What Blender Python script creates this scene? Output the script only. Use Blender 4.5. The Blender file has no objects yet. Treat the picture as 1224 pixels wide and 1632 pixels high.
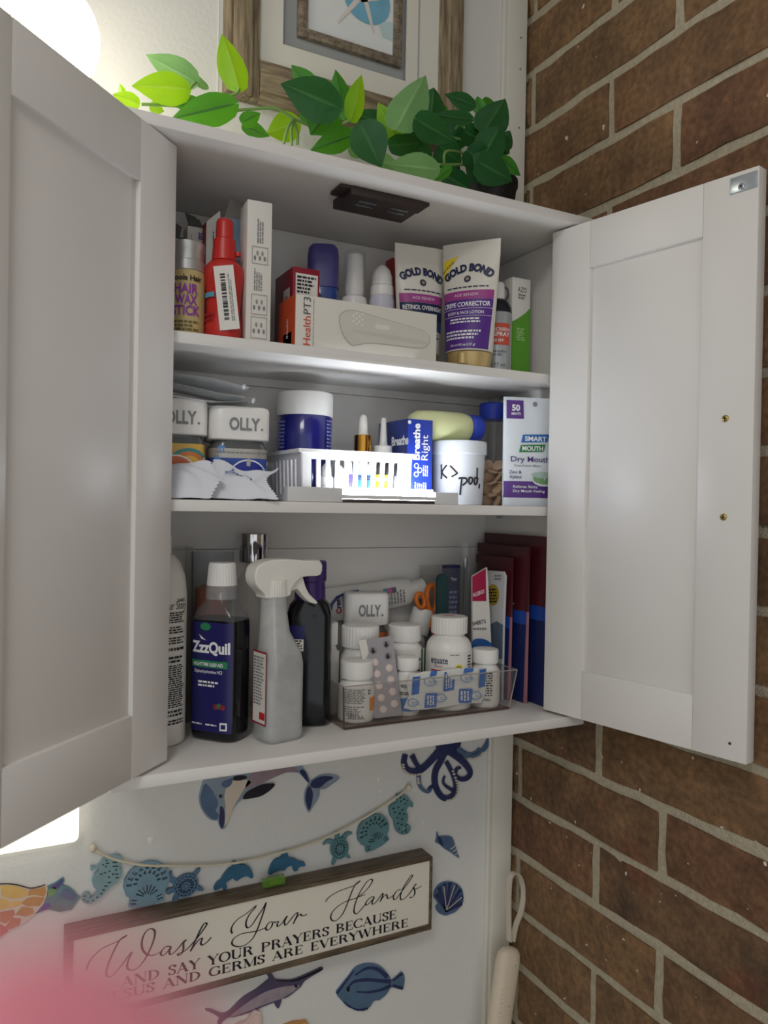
import bpy, bmesh, math, random
from mathutils import Vector, Matrix
random.seed(7)
S = bpy.context.scene
COL = S.collection

# ------------------------------------------------------------------ camera
F_PX, CX, CY = 1241.732, 612.0, 816.0
CAM = Vector((-0.69953, -0.9339, 0.24918))
YAW, PITCH, ROLL = 0.47652, -0.00849, 0.01825
_f = Vector((math.sin(YAW), math.cos(YAW), 0)); _r = Vector((math.cos(YAW), -math.sin(YAW), 0)); _u = Vector((0, 0, 1))
_f, _u = _f * math.cos(PITCH) + _u * math.sin(PITCH), _u * math.cos(PITCH) - _f * math.sin(PITCH)
_r, _u = _r * math.cos(ROLL) + _u * math.sin(ROLL), _u * math.cos(ROLL) - _r * math.sin(ROLL)
FW, RT, UP = _f, _r, _u
cam_d = bpy.data.cameras.new('camera'); cam = bpy.data.objects.new('camera', cam_d); COL.objects.link(cam)
cam_d.sensor_fit = 'HORIZONTAL'; cam_d.sensor_width = 36; cam_d.lens = 36 * F_PX / 1224
cam_d.clip_start = 0.004; cam_d.clip_end = 50
cam_d.dof.use_dof = True; cam_d.dof.focus_distance = 0.86; cam_d.dof.aperture_fstop = 9.0
cam.matrix_world = Matrix(((RT.x, UP.x, -FW.x, CAM.x), (RT.y, UP.y, -FW.y, CAM.y), (RT.z, UP.z, -FW.z, CAM.z), (0, 0, 0, 1)))
S.camera = cam

# ------------------------------------------------------------------ world, exposure, lights
w = bpy.data.worlds.new('world'); S.world = w; w.use_nodes = True
w.node_tree.nodes['Background'].inputs[0].default_value = (0.95, 0.98, 1.0, 1)
w.node_tree.nodes['Background'].inputs[1].default_value = 0.70
S.view_settings.view_transform = 'Standard'; S.view_settings.look = 'None'
S.view_settings.gamma = 1; S.view_settings.use_curve_mapping = False
S.view_settings.exposure = 0.25
GLOBE_E = 9.0; LED_E = 62.0
def area(name, loc, target, sx, sy, power, col):
    d = bpy.data.lights.new(name, 'AREA'); d.shape = 'RECTANGLE'; d.size = sx; d.size_y = sy; d.energy = power; d.color = col
    o = bpy.data.objects.new(name, d); COL.objects.link(o); o.location = loc
    o.rotation_euler = (Vector(target) - Vector(loc)).to_track_quat('-Z', 'Y').to_euler()
    return o
area('added_overhead_fill', (-1.25, -1.35, 1.2), (-1.2, -1.2, -1), 0.45, 0.45, 7, (1, 0.98, 0.95))  # overhead fill lamp added for the room, no known fixture

# ------------------------------------------------------------------ pixel of the photograph -> point of the place
def ray(px, py): return FW + RT * ((px - CX) / F_PX) - UP * ((py - CY) / F_PX)
def U(px, py, y):
    d = ray(px, py); return CAM + d * ((y - CAM.y) / d.y)
def UX(px, py, x):
    d = ray(px, py); return CAM + d * ((x - CAM.x) / d.x)
def UZ(px, py, z):
    d = ray(px, py); return CAM + d * ((z - CAM.z) / d.z)
def mpp(p): return (p - CAM).dot(FW) / F_PX          # metres per pixel at a point

# ------------------------------------------------------------------ materials
def lin(c):
    o = []
    for v in c:
        v = v / 255.0
        o.append(v / 12.92 if v <= 0.04045 else ((v + 0.055) / 1.055) ** 2.4)
    return o
MATS = {}
def M(name, rgb, rough=0.45, metal=0.0, var=0.06, scale=40.0, bump=0.0, bscale=300.0, trans=0.0, ior=1.45, emit=None, spec=0.5, coat=0.0, sss=0.0):
    if name in MATS: return MATS[name]
    m = bpy.data.materials.new(name); m.use_nodes = True; nt = m.node_tree; b = nt.nodes['Principled BSDF']
    c = lin(rgb)
    tc = nt.nodes.new('ShaderNodeTexCoord')
    n = nt.nodes.new('ShaderNodeTexNoise'); n.inputs['Scale'].default_value = scale; n.inputs['Detail'].default_value = 3
    nt.links.new(tc.outputs['Object'], n.inputs['Vector'])
    mx = nt.nodes.new('ShaderNodeMix'); mx.data_type = 'RGBA'
    mx.inputs[6].default_value = (*[x * (1 - var) for x in c], 1); mx.inputs[7].default_value = (*[min(1, x * (1 + var)) for x in c], 1)
    nt.links.new(n.outputs['Fac'], mx.inputs[0]); nt.links.new(mx.outputs[2], b.inputs['Base Color'])
    b.inputs['Roughness'].default_value = rough; b.inputs['Metallic'].default_value = metal
    b.inputs['IOR'].default_value = ior; b.inputs['Transmission Weight'].default_value = trans
    b.inputs['Specular IOR Level'].default_value = spec; b.inputs['Coat Weight'].default_value = coat
    if sss:
        b.inputs['Subsurface Weight'].default_value = sss; b.inputs['Subsurface Radius'].default_value = (0.01, 0.004, 0.002); b.inputs['Subsurface Scale'].default_value = 0.3
    if emit:
        b.inputs['Emission Color'].default_value = (*lin(emit[0]), 1); b.inputs['Emission Strength'].default_value = emit[1]
    if bump:
        n2 = nt.nodes.new('ShaderNodeTexNoise'); n2.inputs['Scale'].default_value = bscale; n2.inputs['Detail'].default_value = 4
        nt.links.new(tc.outputs['Object'], n2.inputs['Vector'])
        bp = nt.nodes.new('ShaderNodeBump'); bp.inputs['Strength'].default_value = bump; bp.inputs['Distance'].default_value = 0.002
        nt.links.new(n2.outputs['Fac'], bp.inputs['Height']); nt.links.new(bp.outputs[0], b.inputs['Normal'])
    MATS[name] = m; return m
def MCLEAR(name, rgb, alpha=0.12, rough=0.05):
    """thin clear plastic: mostly see-through sheet with a tint and a glossy skin"""
    if name in MATS: return MATS[name]
    m = bpy.data.materials.new(name); m.use_nodes = True; nt = m.node_tree
    out = nt.nodes['Material Output']; b = nt.nodes['Principled BSDF']
    c = lin(rgb); b.inputs['Base Color'].default_value = (*c, 1); b.inputs['Roughness'].default_value = rough
    t = nt.nodes.new('ShaderNodeBsdfTransparent'); t.inputs[0].default_value = (*[0.86 + 0.13 * x for x in c], 1)
    g = nt.nodes.new('ShaderNodeBsdfGlossy'); g.inputs['Roughness'].default_value = rough; g.inputs[0].default_value = (.9, .9, .9, 1)
    lw = nt.nodes.new('ShaderNodeLayerWeight'); lw.inputs[0].default_value = .5
    fp_ = nt.nodes.new('ShaderNodeMath'); fp_.operation = 'POWER'; fp_.inputs[1].default_value = 3.0; nt.links.new(lw.outputs['Facing'], fp_.inputs[0])
    fr = nt.nodes.new('ShaderNodeMath'); fr.operation = 'MULTIPLY_ADD'; fr.inputs[1].default_value = .4; fr.inputs[2].default_value = .012; nt.links.new(fp_.outputs[0], fr.inputs[0])
    n = nt.nodes.new('ShaderNodeTexNoise'); n.inputs['Scale'].default_value = 60
    tc = nt.nodes.new('ShaderNodeTexCoord'); nt.links.new(tc.outputs['Object'], n.inputs['Vector'])
    mr = nt.nodes.new('ShaderNodeMapRange'); mr.inputs[3].default_value = alpha * 0.8; mr.inputs[4].default_value = alpha * 1.2
    nt.links.new(n.outputs['Fac'], mr.inputs[0])
    m1 = nt.nodes.new('ShaderNodeMixShader'); m2 = nt.nodes.new('ShaderNodeMixShader')
    nt.links.new(mr.outputs[0], m1.inputs[0]); nt.links.new(t.outputs[0], m1.inputs[1]); nt.links.new(b.outputs[0], m1.inputs[2])
    nt.links.new(fr.outputs[0], m2.inputs[0]); nt.links.new(m1.outputs[0], m2.inputs[1]); nt.links.new(g.outputs[0], m2.inputs[2])
    nt.links.new(m2.outputs[0], out.inputs[0])
    MATS[name] = m; return m
def MLEAF(name, rgb, tl, rgb2=None):
    m = M(name, rgb, 0.38, var=0.3, scale=28, bump=.35, bscale=120); nt = m.node_tree
    out = nt.nodes['Material Output']; b = nt.nodes['Principled BSDF']
    t = nt.nodes.new('ShaderNodeBsdfTranslucent'); t.inputs[0].default_value = (*lin(rgb2 or rgb), 1)
    mx = nt.nodes.new('ShaderNodeMixShader'); mx.inputs[0].default_value = tl
    nt.links.new(b.outputs[0], mx.inputs[1]); nt.links.new(t.outputs[0], mx.inputs[2]); nt.links.new(mx.outputs[0], out.inputs[0])
    return m
def MGRAIN(name, a, b_, rough=0.6, sc=(4, 60, 60)):
    """wood grain: stretched noise along local x"""
    m = M(name, a, rough); nt = m.node_tree; b = nt.nodes['Principled BSDF']
    tc = nt.nodes.new('ShaderNodeTexCoord'); mp = nt.nodes.new('ShaderNodeMapping'); mp.inputs['Scale'].default_value = sc
    n = nt.nodes.new('ShaderNodeTexNoise'); n.inputs['Scale'].default_value = 4; n.inputs['Detail'].default_value = 8
    r = nt.nodes.new('ShaderNodeValToRGB'); r.color_ramp.elements[0].position = 0.35; r.color_ramp.elements[1].position = 0.68
    r.color_ramp.elements[0].color = (*lin(a), 1); r.color_ramp.elements[1].color = (*lin(b_), 1)
    nt.links.new(tc.outputs['Object'], mp.inputs[0]); nt.links.new(mp.outputs[0], n.inputs['Vector']); nt.links.new(n.outputs['Fac'], r.inputs[0])
    nt.links.new(r.outputs[0], b.inputs['Base Color'])
    return m

# ------------------------------------------------------------------ mesh building
def finish(name, me, mat, parent=None, smooth=None, loc=None):
    mats = mat if isinstance(mat, (list, tuple)) else [mat]
    for mm in mats: me.materials.append(mm)
    if smooth is not None:
        me.shade_smooth(); me.set_sharp_from_angle(angle=math.radians(smooth))
    o = bpy.data.objects.new(name, me); COL.objects.link(o)
    if parent is not None: o.parent = parent
    if loc is not None: o.location = loc
    return o
class MB:
    def __init__(s): s.v = []; s.f = []; s.mi = []
    def add(s, vs, fs, mi=0):
        k = len(s.v); s.v += [tuple(v) for v in vs]; s.f += [tuple(i + k for i in f) for f in fs]; s.mi += [mi] * len(fs); return s
    def box(s, x0, x1, y0, y1, z0, z1, mi=0, fn=None):
        vs = [(x, y, z) for x in (x0, x1) for y in (y0, y1) for z in (z0, z1)]
        if fn: vs = [fn(*v) for v in vs]
        return s.add(vs, [(0, 1, 3, 2), (4, 6, 7, 5), (0, 4, 5, 1), (2, 3, 7, 6), (0, 2, 6, 4), (1, 5, 7, 3)], mi)
    def quad(s, a, b, c, d, mi=0): return s.add([a, b, c, d], [(0, 1, 2, 3)], mi)
    def loft(s, rings, mi=0, cap0=True, cap1=True):
        n = len(rings[0]); k = len(s.v)
        for r in rings: s.v += [tuple(p) for p in r]
        for i in range(len(rings) - 1):
            for j in range(n):
                a = k + i * n + j; b = k + i * n + (j + 1) % n
                s.f.append((a, b, b + n, a + n)); s.mi.append(mi)
        if cap0: s.f.append(tuple(k + j for j in range(n))[::-1]); s.mi.append(mi)
        if cap1: s.f.append(tuple(k + (len(rings) - 1) * n + j for j in range(n))); s.mi.append(mi)
        return s
    def tube(s, pts, r, n=8, mi=0, flat=1.0):
        pts = [Vector(p) for p in pts]; rings = []
        rr = r if isinstance(r, (list, tuple)) else [r] * len(pts)
        ref = None
        for i, p in enumerate(pts):
            t = (pts[min(i + 1, len(pts) - 1)] - pts[max(i - 1, 0)]).normalized()
            if ref is None: ref = Vector((0, 0, 1)) if abs(t.z) < 0.9 else Vector((0, 1, 0))
            a = (ref - t * ref.dot(t)).normalized(); ref = a; b = t.cross(a)
            rings.append([p + (a * math.cos(2 * math.pi * j / n) + b * flat * math.sin(2 * math.pi * j / n)) * rr[i] for j in range(n)])
        return s.loft(rings, mi)
    def build(s, name, mat, parent=None, smooth=None, bevel=0, loc=None):
        me = bpy.data.meshes.new(name); me.from_pydata(s.v, [], s.f)
        me.polygons.foreach_set('material_index', s.mi)
        bm = bmesh.new(); bm.from_mesh(me)
        bmesh.ops.recalc_face_normals(bm, faces=bm.faces[:])
        if bevel:
            bmesh.ops.bevel(bm, geom=[e for e in bm.edges if e.is_manifold and e.calc_face_angle() > 0.5], offset=bevel, segments=2, profile=0.5, affect='EDGES', clamp_overlap=True)
        bm.to_mesh(me); bm.free(); me.update()
        return finish(name, me, mat, parent, smooth if smooth is not None else (35 if bevel else None), loc)
def prism(outline, holes, to3, th):
    """2-D outline with holes -> solid plate; to3(u,v,d) maps to space, d = height above the backing"""
    bm = bmesh.new(); es = []
    for loop in [outline] + list(holes):
        vs = [bm.verts.new((p[0], p[1], 0)) for p in loop]
        es += [bm.edges.new((vs[i], vs[(i + 1) % len(vs)])) for i in range(len(vs))]
    if holes: bmesh.ops.triangle_fill(bm, edges=es, use_beauty=True, use_dissolve=False)
    else: bm.faces.new(bm.verts)
    ex = bmesh.ops.extrude_face_region(bm, geom=bm.faces[:])
    for g in ex['geom']:
        if isinstance(g, bmesh.types.BMVert): g.co.z = th
    for v in bm.verts: v.co = Vector(to3(v.co.x, v.co.y, v.co.z))
    bmesh.ops.recalc_face_normals(bm, faces=bm.faces[:])
    me = bpy.data.meshes.new('plate'); bm.to_mesh(me); bm.free(); return me
def smoothpts(p, n=4, closed=False):
    """Catmull-Rom through the points"""
    o = []; L = len(p); rng = range(L if closed else L - 1)
    g = (lambda i: p[i % L]) if closed else (lambda i: p[max(0, min(L - 1, i))])
    for i in rng:
        a, b, c, d = g(i - 1), g(i), g(i + 1), g(i + 2)
        for k in range(n):
            t = k / n
            o.append(tuple(0.5 * (2 * b[q] + (c[q] - a[q]) * t + (2 * a[q] - 5 * b[q] + 4 * c[q] - d[q]) * t * t + (3 * b[q] - a[q] - 3 * c[q] + d[q]) * t ** 3) for q in range(len(b))))
    if not closed: o.append(tuple(p[-1]))
    return o
def tag(o, label, cat, group=None, kind=None):
    if label: o['label'] = label
    if cat: o['category'] = cat
    if group: o['group'] = group
    if kind: o['kind'] = kind
    return o
def thing(name, loc, label, cat, rz=0.0, group=None, rx=0.0, ry=0.0):
    o = bpy.data.objects.new(name, None); COL.objects.link(o); o.location = loc; o.rotation_euler = (rx, ry, rz); o.empty_display_size = 0.02
    return tag(o, label, cat, group)
def struct(o): o['kind'] = 'structure'; return o

# superellipse sections: bottles, jars, caps.  local front is -y
def sel(a, b, n, t):
    c, s_ = math.cos(t), math.sin(t)
    return (a * math.copysign(abs(c) ** (2 / n), c), b * math.copysign(abs(s_) ** (2 / n), s_))
def section(z, a, b=None, n=2.0, seg=40, ribs=0, amp=0.03, cx=0, cy=0):
    b = a if b is None else b; o = []
    for j in range(seg):
        t = 2 * math.pi * j / seg; x, y = sel(a, b, n, t)
        k = 1 + (amp * (1 if (j % max(1, seg // ribs)) * 2 < seg // ribs else -1) if ribs else 0)
        o.append((x * k + cx, y * k + cy, z))
    return o
def lathe(name, prof, mat, parent, seg=40, n=2.0, ribs=0, amp=0.02, smooth=40, cx=0, cy=0):
    """prof: (z, a[, b[, n]]) rings; closed at both ends"""
    rings = []
    for p in prof:
        a = p[1]; b = p[2] if len(p) > 2 else a; nn = p[3] if len(p) > 3 else n
        rings.append(section(p[0], a, b, nn, seg, ribs, amp, cx, cy))
    return MB().loft(rings).build(name, mat, parent, smooth)
class Wrap:
    """arc-length map on a superellipse side: u = 0 at the front (-y), growing to +x"""
    def __init__(s, a, b=None, n=2.0, off=0.0004):
        b = a if b is None else b; N = 720; s.p = []; s.L = [0.0]
        for j in range(N + 1):
            t = -math.pi / 2 + 2 * math.pi * j / N - math.pi
            s.p.append(Vector((*sel(a, b, n, t + math.pi), 0)))
            if j: s.L.append(s.L[-1] + (s.p[-1] - s.p[-2]).length)
        s.off = off
    def __call__(s, u, z, e=0.0):
        T = s.L[-1]; u = u % T; lo, hi = 0, len(s.L) - 1
        while hi - lo > 1:
            m = (lo + hi) // 2
            if s.L[m] <= u: lo = m
            else: hi = m
        k = (u - s.L[lo]) / max(1e-9, s.L[hi] - s.L[lo]); p = s.p[lo].lerp(s.p[hi], k); d = s.p[hi] - s.p[lo]
        nrm = Vector((d.y, -d.x, 0)).normalized()
        return p + nrm * (s.off + e) + Vector((0, 0, z))
class Flat:
    """plane map: origin + u*ux + z*uz, lifted along its normal"""
    def __init__(s, o, ux, uz, off=0.0004):
        s.o, s.ux, s.uz = Vector(o), Vector(ux).normalized(), Vector(uz).normalized(); s.n = s.ux.cross(s.uz); s.off = off
    def __call__(s, u, z, e=0.0): return s.o + s.ux * u + s.uz * z + s.n * (s.off + e)
class Taper:
    """wrap a surface whose half sizes change with z: fn(z) -> (a, b, n)"""
    def __init__(s, fn, z0, z1, k=14, off=0.0005):
        s.z0, s.z1, s.k = z0, z1, k; s.w = [Wrap(*fn(z0 + (z1 - z0) * i / k), off=off) for i in range(k + 1)]
    def __call__(s, u, z, e=0.0):
        t = max(0, min(s.k - 1e-6, (z - s.z0) / (s.z1 - s.z0) * s.k)); i = int(t)
        p = s.w[i](u, 0, e).lerp(s.w[i + 1](u, 0, e), t - i); p.z = z; return p
def patch(name, mp, u0, u1, z0, z1, mat, parent, e=0.0, nu=None, nz=1, outline=None):
    nu = nu or (1 if isinstance(mp, Flat) else 14)
    if isinstance(mp, Taper): nz = max(nz, 8)
    vs, fs = [], []
    for i in range(nz + 1):
        for j in range(nu + 1):
            vs.append(mp(u0 + (u1 - u0) * j / nu, z0 + (z1 - z0) * i / nz, e))
    for i in range(nz):
        for j in range(nu):
            a = i * (nu + 1) + j; fs.append((a, a + 1, a + nu + 2, a + nu + 1))
    me = bpy.data.meshes.new(name); me.from_pydata([tuple(v) for v in vs], [], fs)
    return finish(name, me, mat, parent, 60)
def poly(name, mp, pts, mat, parent, e=0.0003):
    """flat printed shape from 2-D points; finely cut along u so that it follows a curved label"""
    bm = bmesh.new(); f = bm.faces.new([bm.verts.new((p[0], p[1], 0)) for p in pts])
    if not isinstance(mp, Flat):
        xs = [p[0] for p in pts]; k = min(40, int((max(xs) - min(xs)) / 0.004) + 1)
        if max(xs) > 10: k = 6
        for i in range(1, k):
            x = min(xs) + (max(xs) - min(xs)) * i / k
            bmesh.ops.bisect_plane(bm, geom=bm.verts[:] + bm.edges[:] + bm.faces[:], plane_co=(x, 0, 0), plane_no=(1, 0, 0))
    bmesh.ops.triangulate(bm, faces=bm.faces[:])
    for v in bm.verts: v.co = mp(v.co.x, v.co.y, e)
    me = bpy.data.meshes.new(name); bm.to_mesh(me); bm.free()
    return finish(name, me, mat, parent)
def disc(cx, cy, rx, ry=None, n=24, a0=0.0, a1=2 * math.pi):
    ry = rx if ry is None else ry
    full = abs(a1 - a0 - 2 * math.pi) < 1e-6
    return [(cx + rx * math.cos(a0 + (a1 - a0) * i / (n if full else n - 1)), cy + ry * math.sin(a0 + (a1 - a0) * i / (n if full else n - 1))) for i in range(n)]
FONT_CACHE = {}
def glyphs(s, bold=0.0, res=3):
    k = (s, bold)
    if k in FONT_CACHE: return FONT_CACHE[k]
    cu = bpy.data.curves.new('glyph', 'FONT'); cu.body = s; cu.size = 1.0; cu.resolution_u = res; cu.offset = bold; cu.fill_mode = 'FRONT'
    ob = bpy.data.objects.new('glyph', cu)
    me = bpy.data.meshes.new_from_object(ob)
    vs = [(v.co.x, v.co.y) for v in me.vertices]; fs = [tuple(p.vertices) for p in me.polygons]
    bpy.data.objects.remove(ob); bpy.data.curves.remove(cu); bpy.data.meshes.remove(me)
    FONT_CACHE[k] = (vs, fs); return FONT_CACHE[k]
def text(s, mp, u, z, h, mat, parent, width=None, align='C', rot=0.0, bold=0.012, e=0.0006, name='lettering', arc=None, shear=0.0):
    """letters of cap height h (0.7 of the type size), mapped by mp; width squeezes to fit; arc = (radius) bends the line upward"""
    vs, fs = glyphs(s, bold)
    if not vs: return None
    x0 = min(v[0] for v in vs); x1 = max(v[0] for v in vs); y0 = 0.0
    k = h / 0.72; kx = k if width is None else width / (x1 - x0); W = (x1 - x0) * kx
    sh = {'C': -W / 2, 'L': 0, 'R': -W}[align]; out = []
    for x, y in vs:
        x = (x - x0) * kx + sh + shear * y * k; y = y * k
        if arc: a = x / arc; x, y = (arc + y) * math.sin(a), (arc + y) * math.cos(a) - arc
        if rot: x, y = x * math.cos(rot) - y * math.sin(rot), x * math.sin(rot) + y * math.cos(rot)
        out.append(tuple(mp(u + x, z + y, e)))
    me = bpy.data.meshes.new(name); me.from_pydata(out, [], fs)
    return finish(name, me, mat, parent)
def fine(mp, u0, u1, z0, z1, rows, mat, parent, e=0.0006, fill=0.55, ragged=0.35, vertical=False, seed=1, name='fine_print', wl=0.0045):
    """lines of print too small to read: rows of short dashes"""
    rnd = random.Random(seed); vs, fs = [], []
    for i in range(rows):
        if vertical: a0, a1, b0, b1 = z0, z1, u0 + (u1 - u0) * i / rows, u0 + (u1 - u0) * (i + fill) / rows
        else: a0, a1 = u0, u1; b1 = z1 - (z1 - z0) * i / rows; b0 = b1 - (z1 - z0) * fill / rows
        end = a1 - (a1 - a0) * ragged * rnd.random(); x = a0
        while x < end:
            L = min(end - x, wl * rnd.uniform(0.4, 1.3)); k = len(vs)
            q = [(x, b0), (x + L, b0), (x + L, b1), (x, b1)]
            if vertical: q = [(b0, x), (b1, x), (b1, x + L), (b0, x + L)]
            vs += [tuple(mp(p[0], p[1], e)) for p in q]; fs.append((k, k + 1, k + 2, k + 3)); x += L + wl * 0.22
    if not fs: return None
    me = bpy.data.meshes.new(name); me.from_pydata(vs, [], fs); return finish(name, me, mat, parent)
def barcode(mp, u0, u1, z0, z1, mat, parent, n=24, horizontal=False, seed=3, name='barcode'):
    rnd = random.Random(seed); vs, fs = [], []; x = 0.0
    ws = [rnd.choice((1, 1, 2, 3)) for _ in range(n * 2)]; T = sum(ws)
    for i, w_ in enumerate(ws):
        if i % 2 == 0:
            a, b = x / T, (x + w_) / T; k = len(vs)
            q = [(u0 + (u1 - u0) * a, z0), (u0 + (u1 - u0) * b, z0), (u0 + (u1 - u0) * b, z1), (u0 + (u1 - u0) * a, z1)]
            if horizontal: q = [(u0, z0 + (z1 - z0) * a), (u1, z0 + (z1 - z0) * a), (u1, z0 + (z1 - z0) * b), (u0, z0 + (z1 - z0) * b)]
            vs += [tuple(mp(p[0], p[1], 0.0006)) for p in q]; fs.append((k, k + 1, k + 2, k + 3))
        x += w_
    me = bpy.data.meshes.new(name); me.from_pydata(vs, [], fs); return finish(name, me, mat, parent)

# shared materials
WHITE = M('white_paint_board', (232, 230, 228), 0.42, var=0.015)
INK = M('black_ink', (30, 28, 36), 0.6); WINK = M('white_ink', (238, 238, 240), 0.5); GINK = M('grey_ink', (132, 132, 133), 0.5)
NINK = M('navy_ink', (32, 36, 92), 0.5); RINK = M('red_ink', (190, 42, 48), 0.5); PINK_ = M('plum_ink', (150, 50, 130), 0.5)
PLASTIC = M('white_plastic', (236, 234, 230), 0.32, var=0.02); PAPER = M('white_card', (226, 222, 214), 0.6, var=0.02)
CHROME = M('chrome', (215, 215, 218), 0.08, 1.0, var=0.01); BRASS = M('brass', (196, 172, 96), 0.28, 1.0); STEEL = M('zinc_steel', (190, 200, 210), 0.3, 1.0, var=0.1)
# ================================================================== the room
WALL = M('painted_wall', (226, 226, 222), 0.75, var=0.03, scale=6, bump=0.35, bscale=160)
CEIL = M('ceiling_paint', (232, 230, 226), 0.8, var=0.02); FLOOR = M('floor_tile', (168, 156, 142), 0.5, var=0.12, scale=8)
TRIM = M('trim_paint', (224, 221, 210), 0.5, var=0.03, scale=12)
ZF, ZC, XL, YN = -1.25, 1.25, -2.3, -2.4
struct(MB().box(XL, 0.12, 0, 0.1, ZF, ZC).build('wall_back', WALL))
struct(MB().box(XL - 0.1, XL, YN, 0.1, ZF, ZC).build('wall_left', WALL))
struct(MB().box(XL - 0.1, 0.12, YN, 0.1, ZF - 0.1, ZF).build('floor', FLOOR))
struct(MB().box(XL - 0.1, 0.12, YN, 0.1, ZC, ZC + 0.1).build('ceiling', CEIL))
# brick wall: mortar bed set back, every brick a piece of its own
MORT = M('mortar', (184, 174, 152), 0.9, var=0.3, scale=160, bump=1.0, bscale=380)
wr = struct(MB().box(0.005, 0.12, YN, 0.0, ZF, ZC).build('wall_right', MORT))
def brick_mat():
    m = M('fired_brick', (120, 88, 64), 0.85, bump=0.8, bscale=110); nt = m.node_tree; b = nt.nodes['Principled BSDF']
    L = nt.links.new
    oi = nt.nodes.new('ShaderNodeObjectInfo'); tc = nt.nodes.new('ShaderNodeTexCoord')
    r = nt.nodes.new('ShaderNodeValToRGB'); e = r.color_ramp.elements
    cols = [(0.0, (68, 52, 43)), (0.2, (120, 87, 59)), (0.5, (130, 101, 68)), (0.75, (112, 87, 60)), (1.0, (108, 66, 49))]
    e[0].position, e[0].color = 0, (*lin(cols[0][1]), 1); e[1].position, e[1].color = 1, (*lin(cols[-1][1]), 1)
    for p, c in cols[1:-1]: q = e.new(p); q.color = (*lin(c), 1)
    L(oi.outputs['Random'], r.inputs[0])
    ad = nt.nodes.new('ShaderNodeVectorMath'); ad.operation = 'ADD'; L(tc.outputs['Object'], ad.inputs[0]); L(oi.outputs['Location'], ad.inputs[1])
    n1 = nt.nodes.new('ShaderNodeTexNoise'); n1.inputs['Scale'].default_value = 16; n1.inputs['Detail'].default_value = 6; n1.inputs['Roughness'].default_value = .65; L(ad.outputs[0], n1.inputs['Vector'])
    r1 = nt.nodes.new('ShaderNodeValToRGB'); r1.color_ramp.elements[0].position = .3; r1.color_ramp.elements[1].position = .75
    r1.color_ramp.elements[0].color = (*lin((70, 58, 46)), 1); r1.color_ramp.elements[1].color = (*lin((158, 121, 85)), 1); L(n1.outputs['Fac'], r1.inputs[0])
    m1 = nt.nodes.new('ShaderNodeMix'); m1.data_type = 'RGBA'; m1.inputs[0].default_value = .55; L(r.outputs[0], m1.inputs[6]); L(r1.outputs[0], m1.inputs[7])
    # burnt red blotches and pale paint flecks
    n2 = nt.nodes.new('ShaderNodeTexNoise'); n2.inputs['Scale'].default_value = 9; n2.inputs['Detail'].default_value = 4; L(ad.outputs[0], n2.inputs['Vector'])
    r2 = nt.nodes.new('ShaderNodeValToRGB'); r2.color_ramp.elements[0].position = .60; r2.color_ramp.elements[1].position = .68; L(n2.outputs['Fac'], r2.inputs[0])
    m2 = nt.nodes.new('ShaderNodeMix'); m2.data_type = 'RGBA'; m2.inputs[7].default_value = (*lin((118, 62, 46)), 1); L(m1.outputs[2], m2.inputs[6])
    k = nt.nodes.new('ShaderNodeMath'); k.operation = 'MULTIPLY'; k.inputs[1].default_value = .4; L(r2.outputs[0], k.inputs[0]); L(k.outputs[0], m2.inputs[0])
    n3 = nt.nodes.new('ShaderNodeTexNoise'); n3.inputs['Scale'].default_value = 75; n3.inputs['Detail'].default_value = 2; L(ad.outputs[0], n3.inputs['Vector'])
    r3 = nt.nodes.new('ShaderNodeValToRGB'); r3.color_ramp.elements[0].position = .73; r3.color_ramp.elements[1].position = .745; L(n3.outputs['Fac'], r3.inputs[0])
    m3 = nt.nodes.new('ShaderNodeMix'); m3.data_type = 'RGBA'; m3.inputs[7].default_value = (*lin((215, 205, 190)), 1); L(m2.outputs[2], m3.inputs[6]); L(r3.outputs[0], m3.inputs[0])
    n4 = nt.nodes.new('ShaderNodeTexNoise'); n4.inputs['Scale'].default_value = 130; n4.inputs['Detail'].default_value = 5; L(ad.outputs[0], n4.inputs['Vector'])
    r4 = nt.nodes.new('ShaderNodeMapRange'); r4.inputs[1].default_value = .3; r4.inputs[2].default_value = .7; r4.inputs[3].default_value = .72; r4.inputs[4].default_value = 1.3; L(n4.outputs['Fac'], r4.inputs[0])
    m4 = nt.nodes.new('ShaderNodeVectorMath'); m4.operation = 'SCALE'; L(m3.outputs[2], m4.inputs[0]); L(r4.outputs[0], m4.inputs['Scale'])
    L(m4.outputs[0], b.inputs['Base Color'])
    return m
BRICK = brick_mat(); COURSE = 0.08124; ZB0 = -0.09479; BL = 0.267; JT = 0.0125
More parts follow.
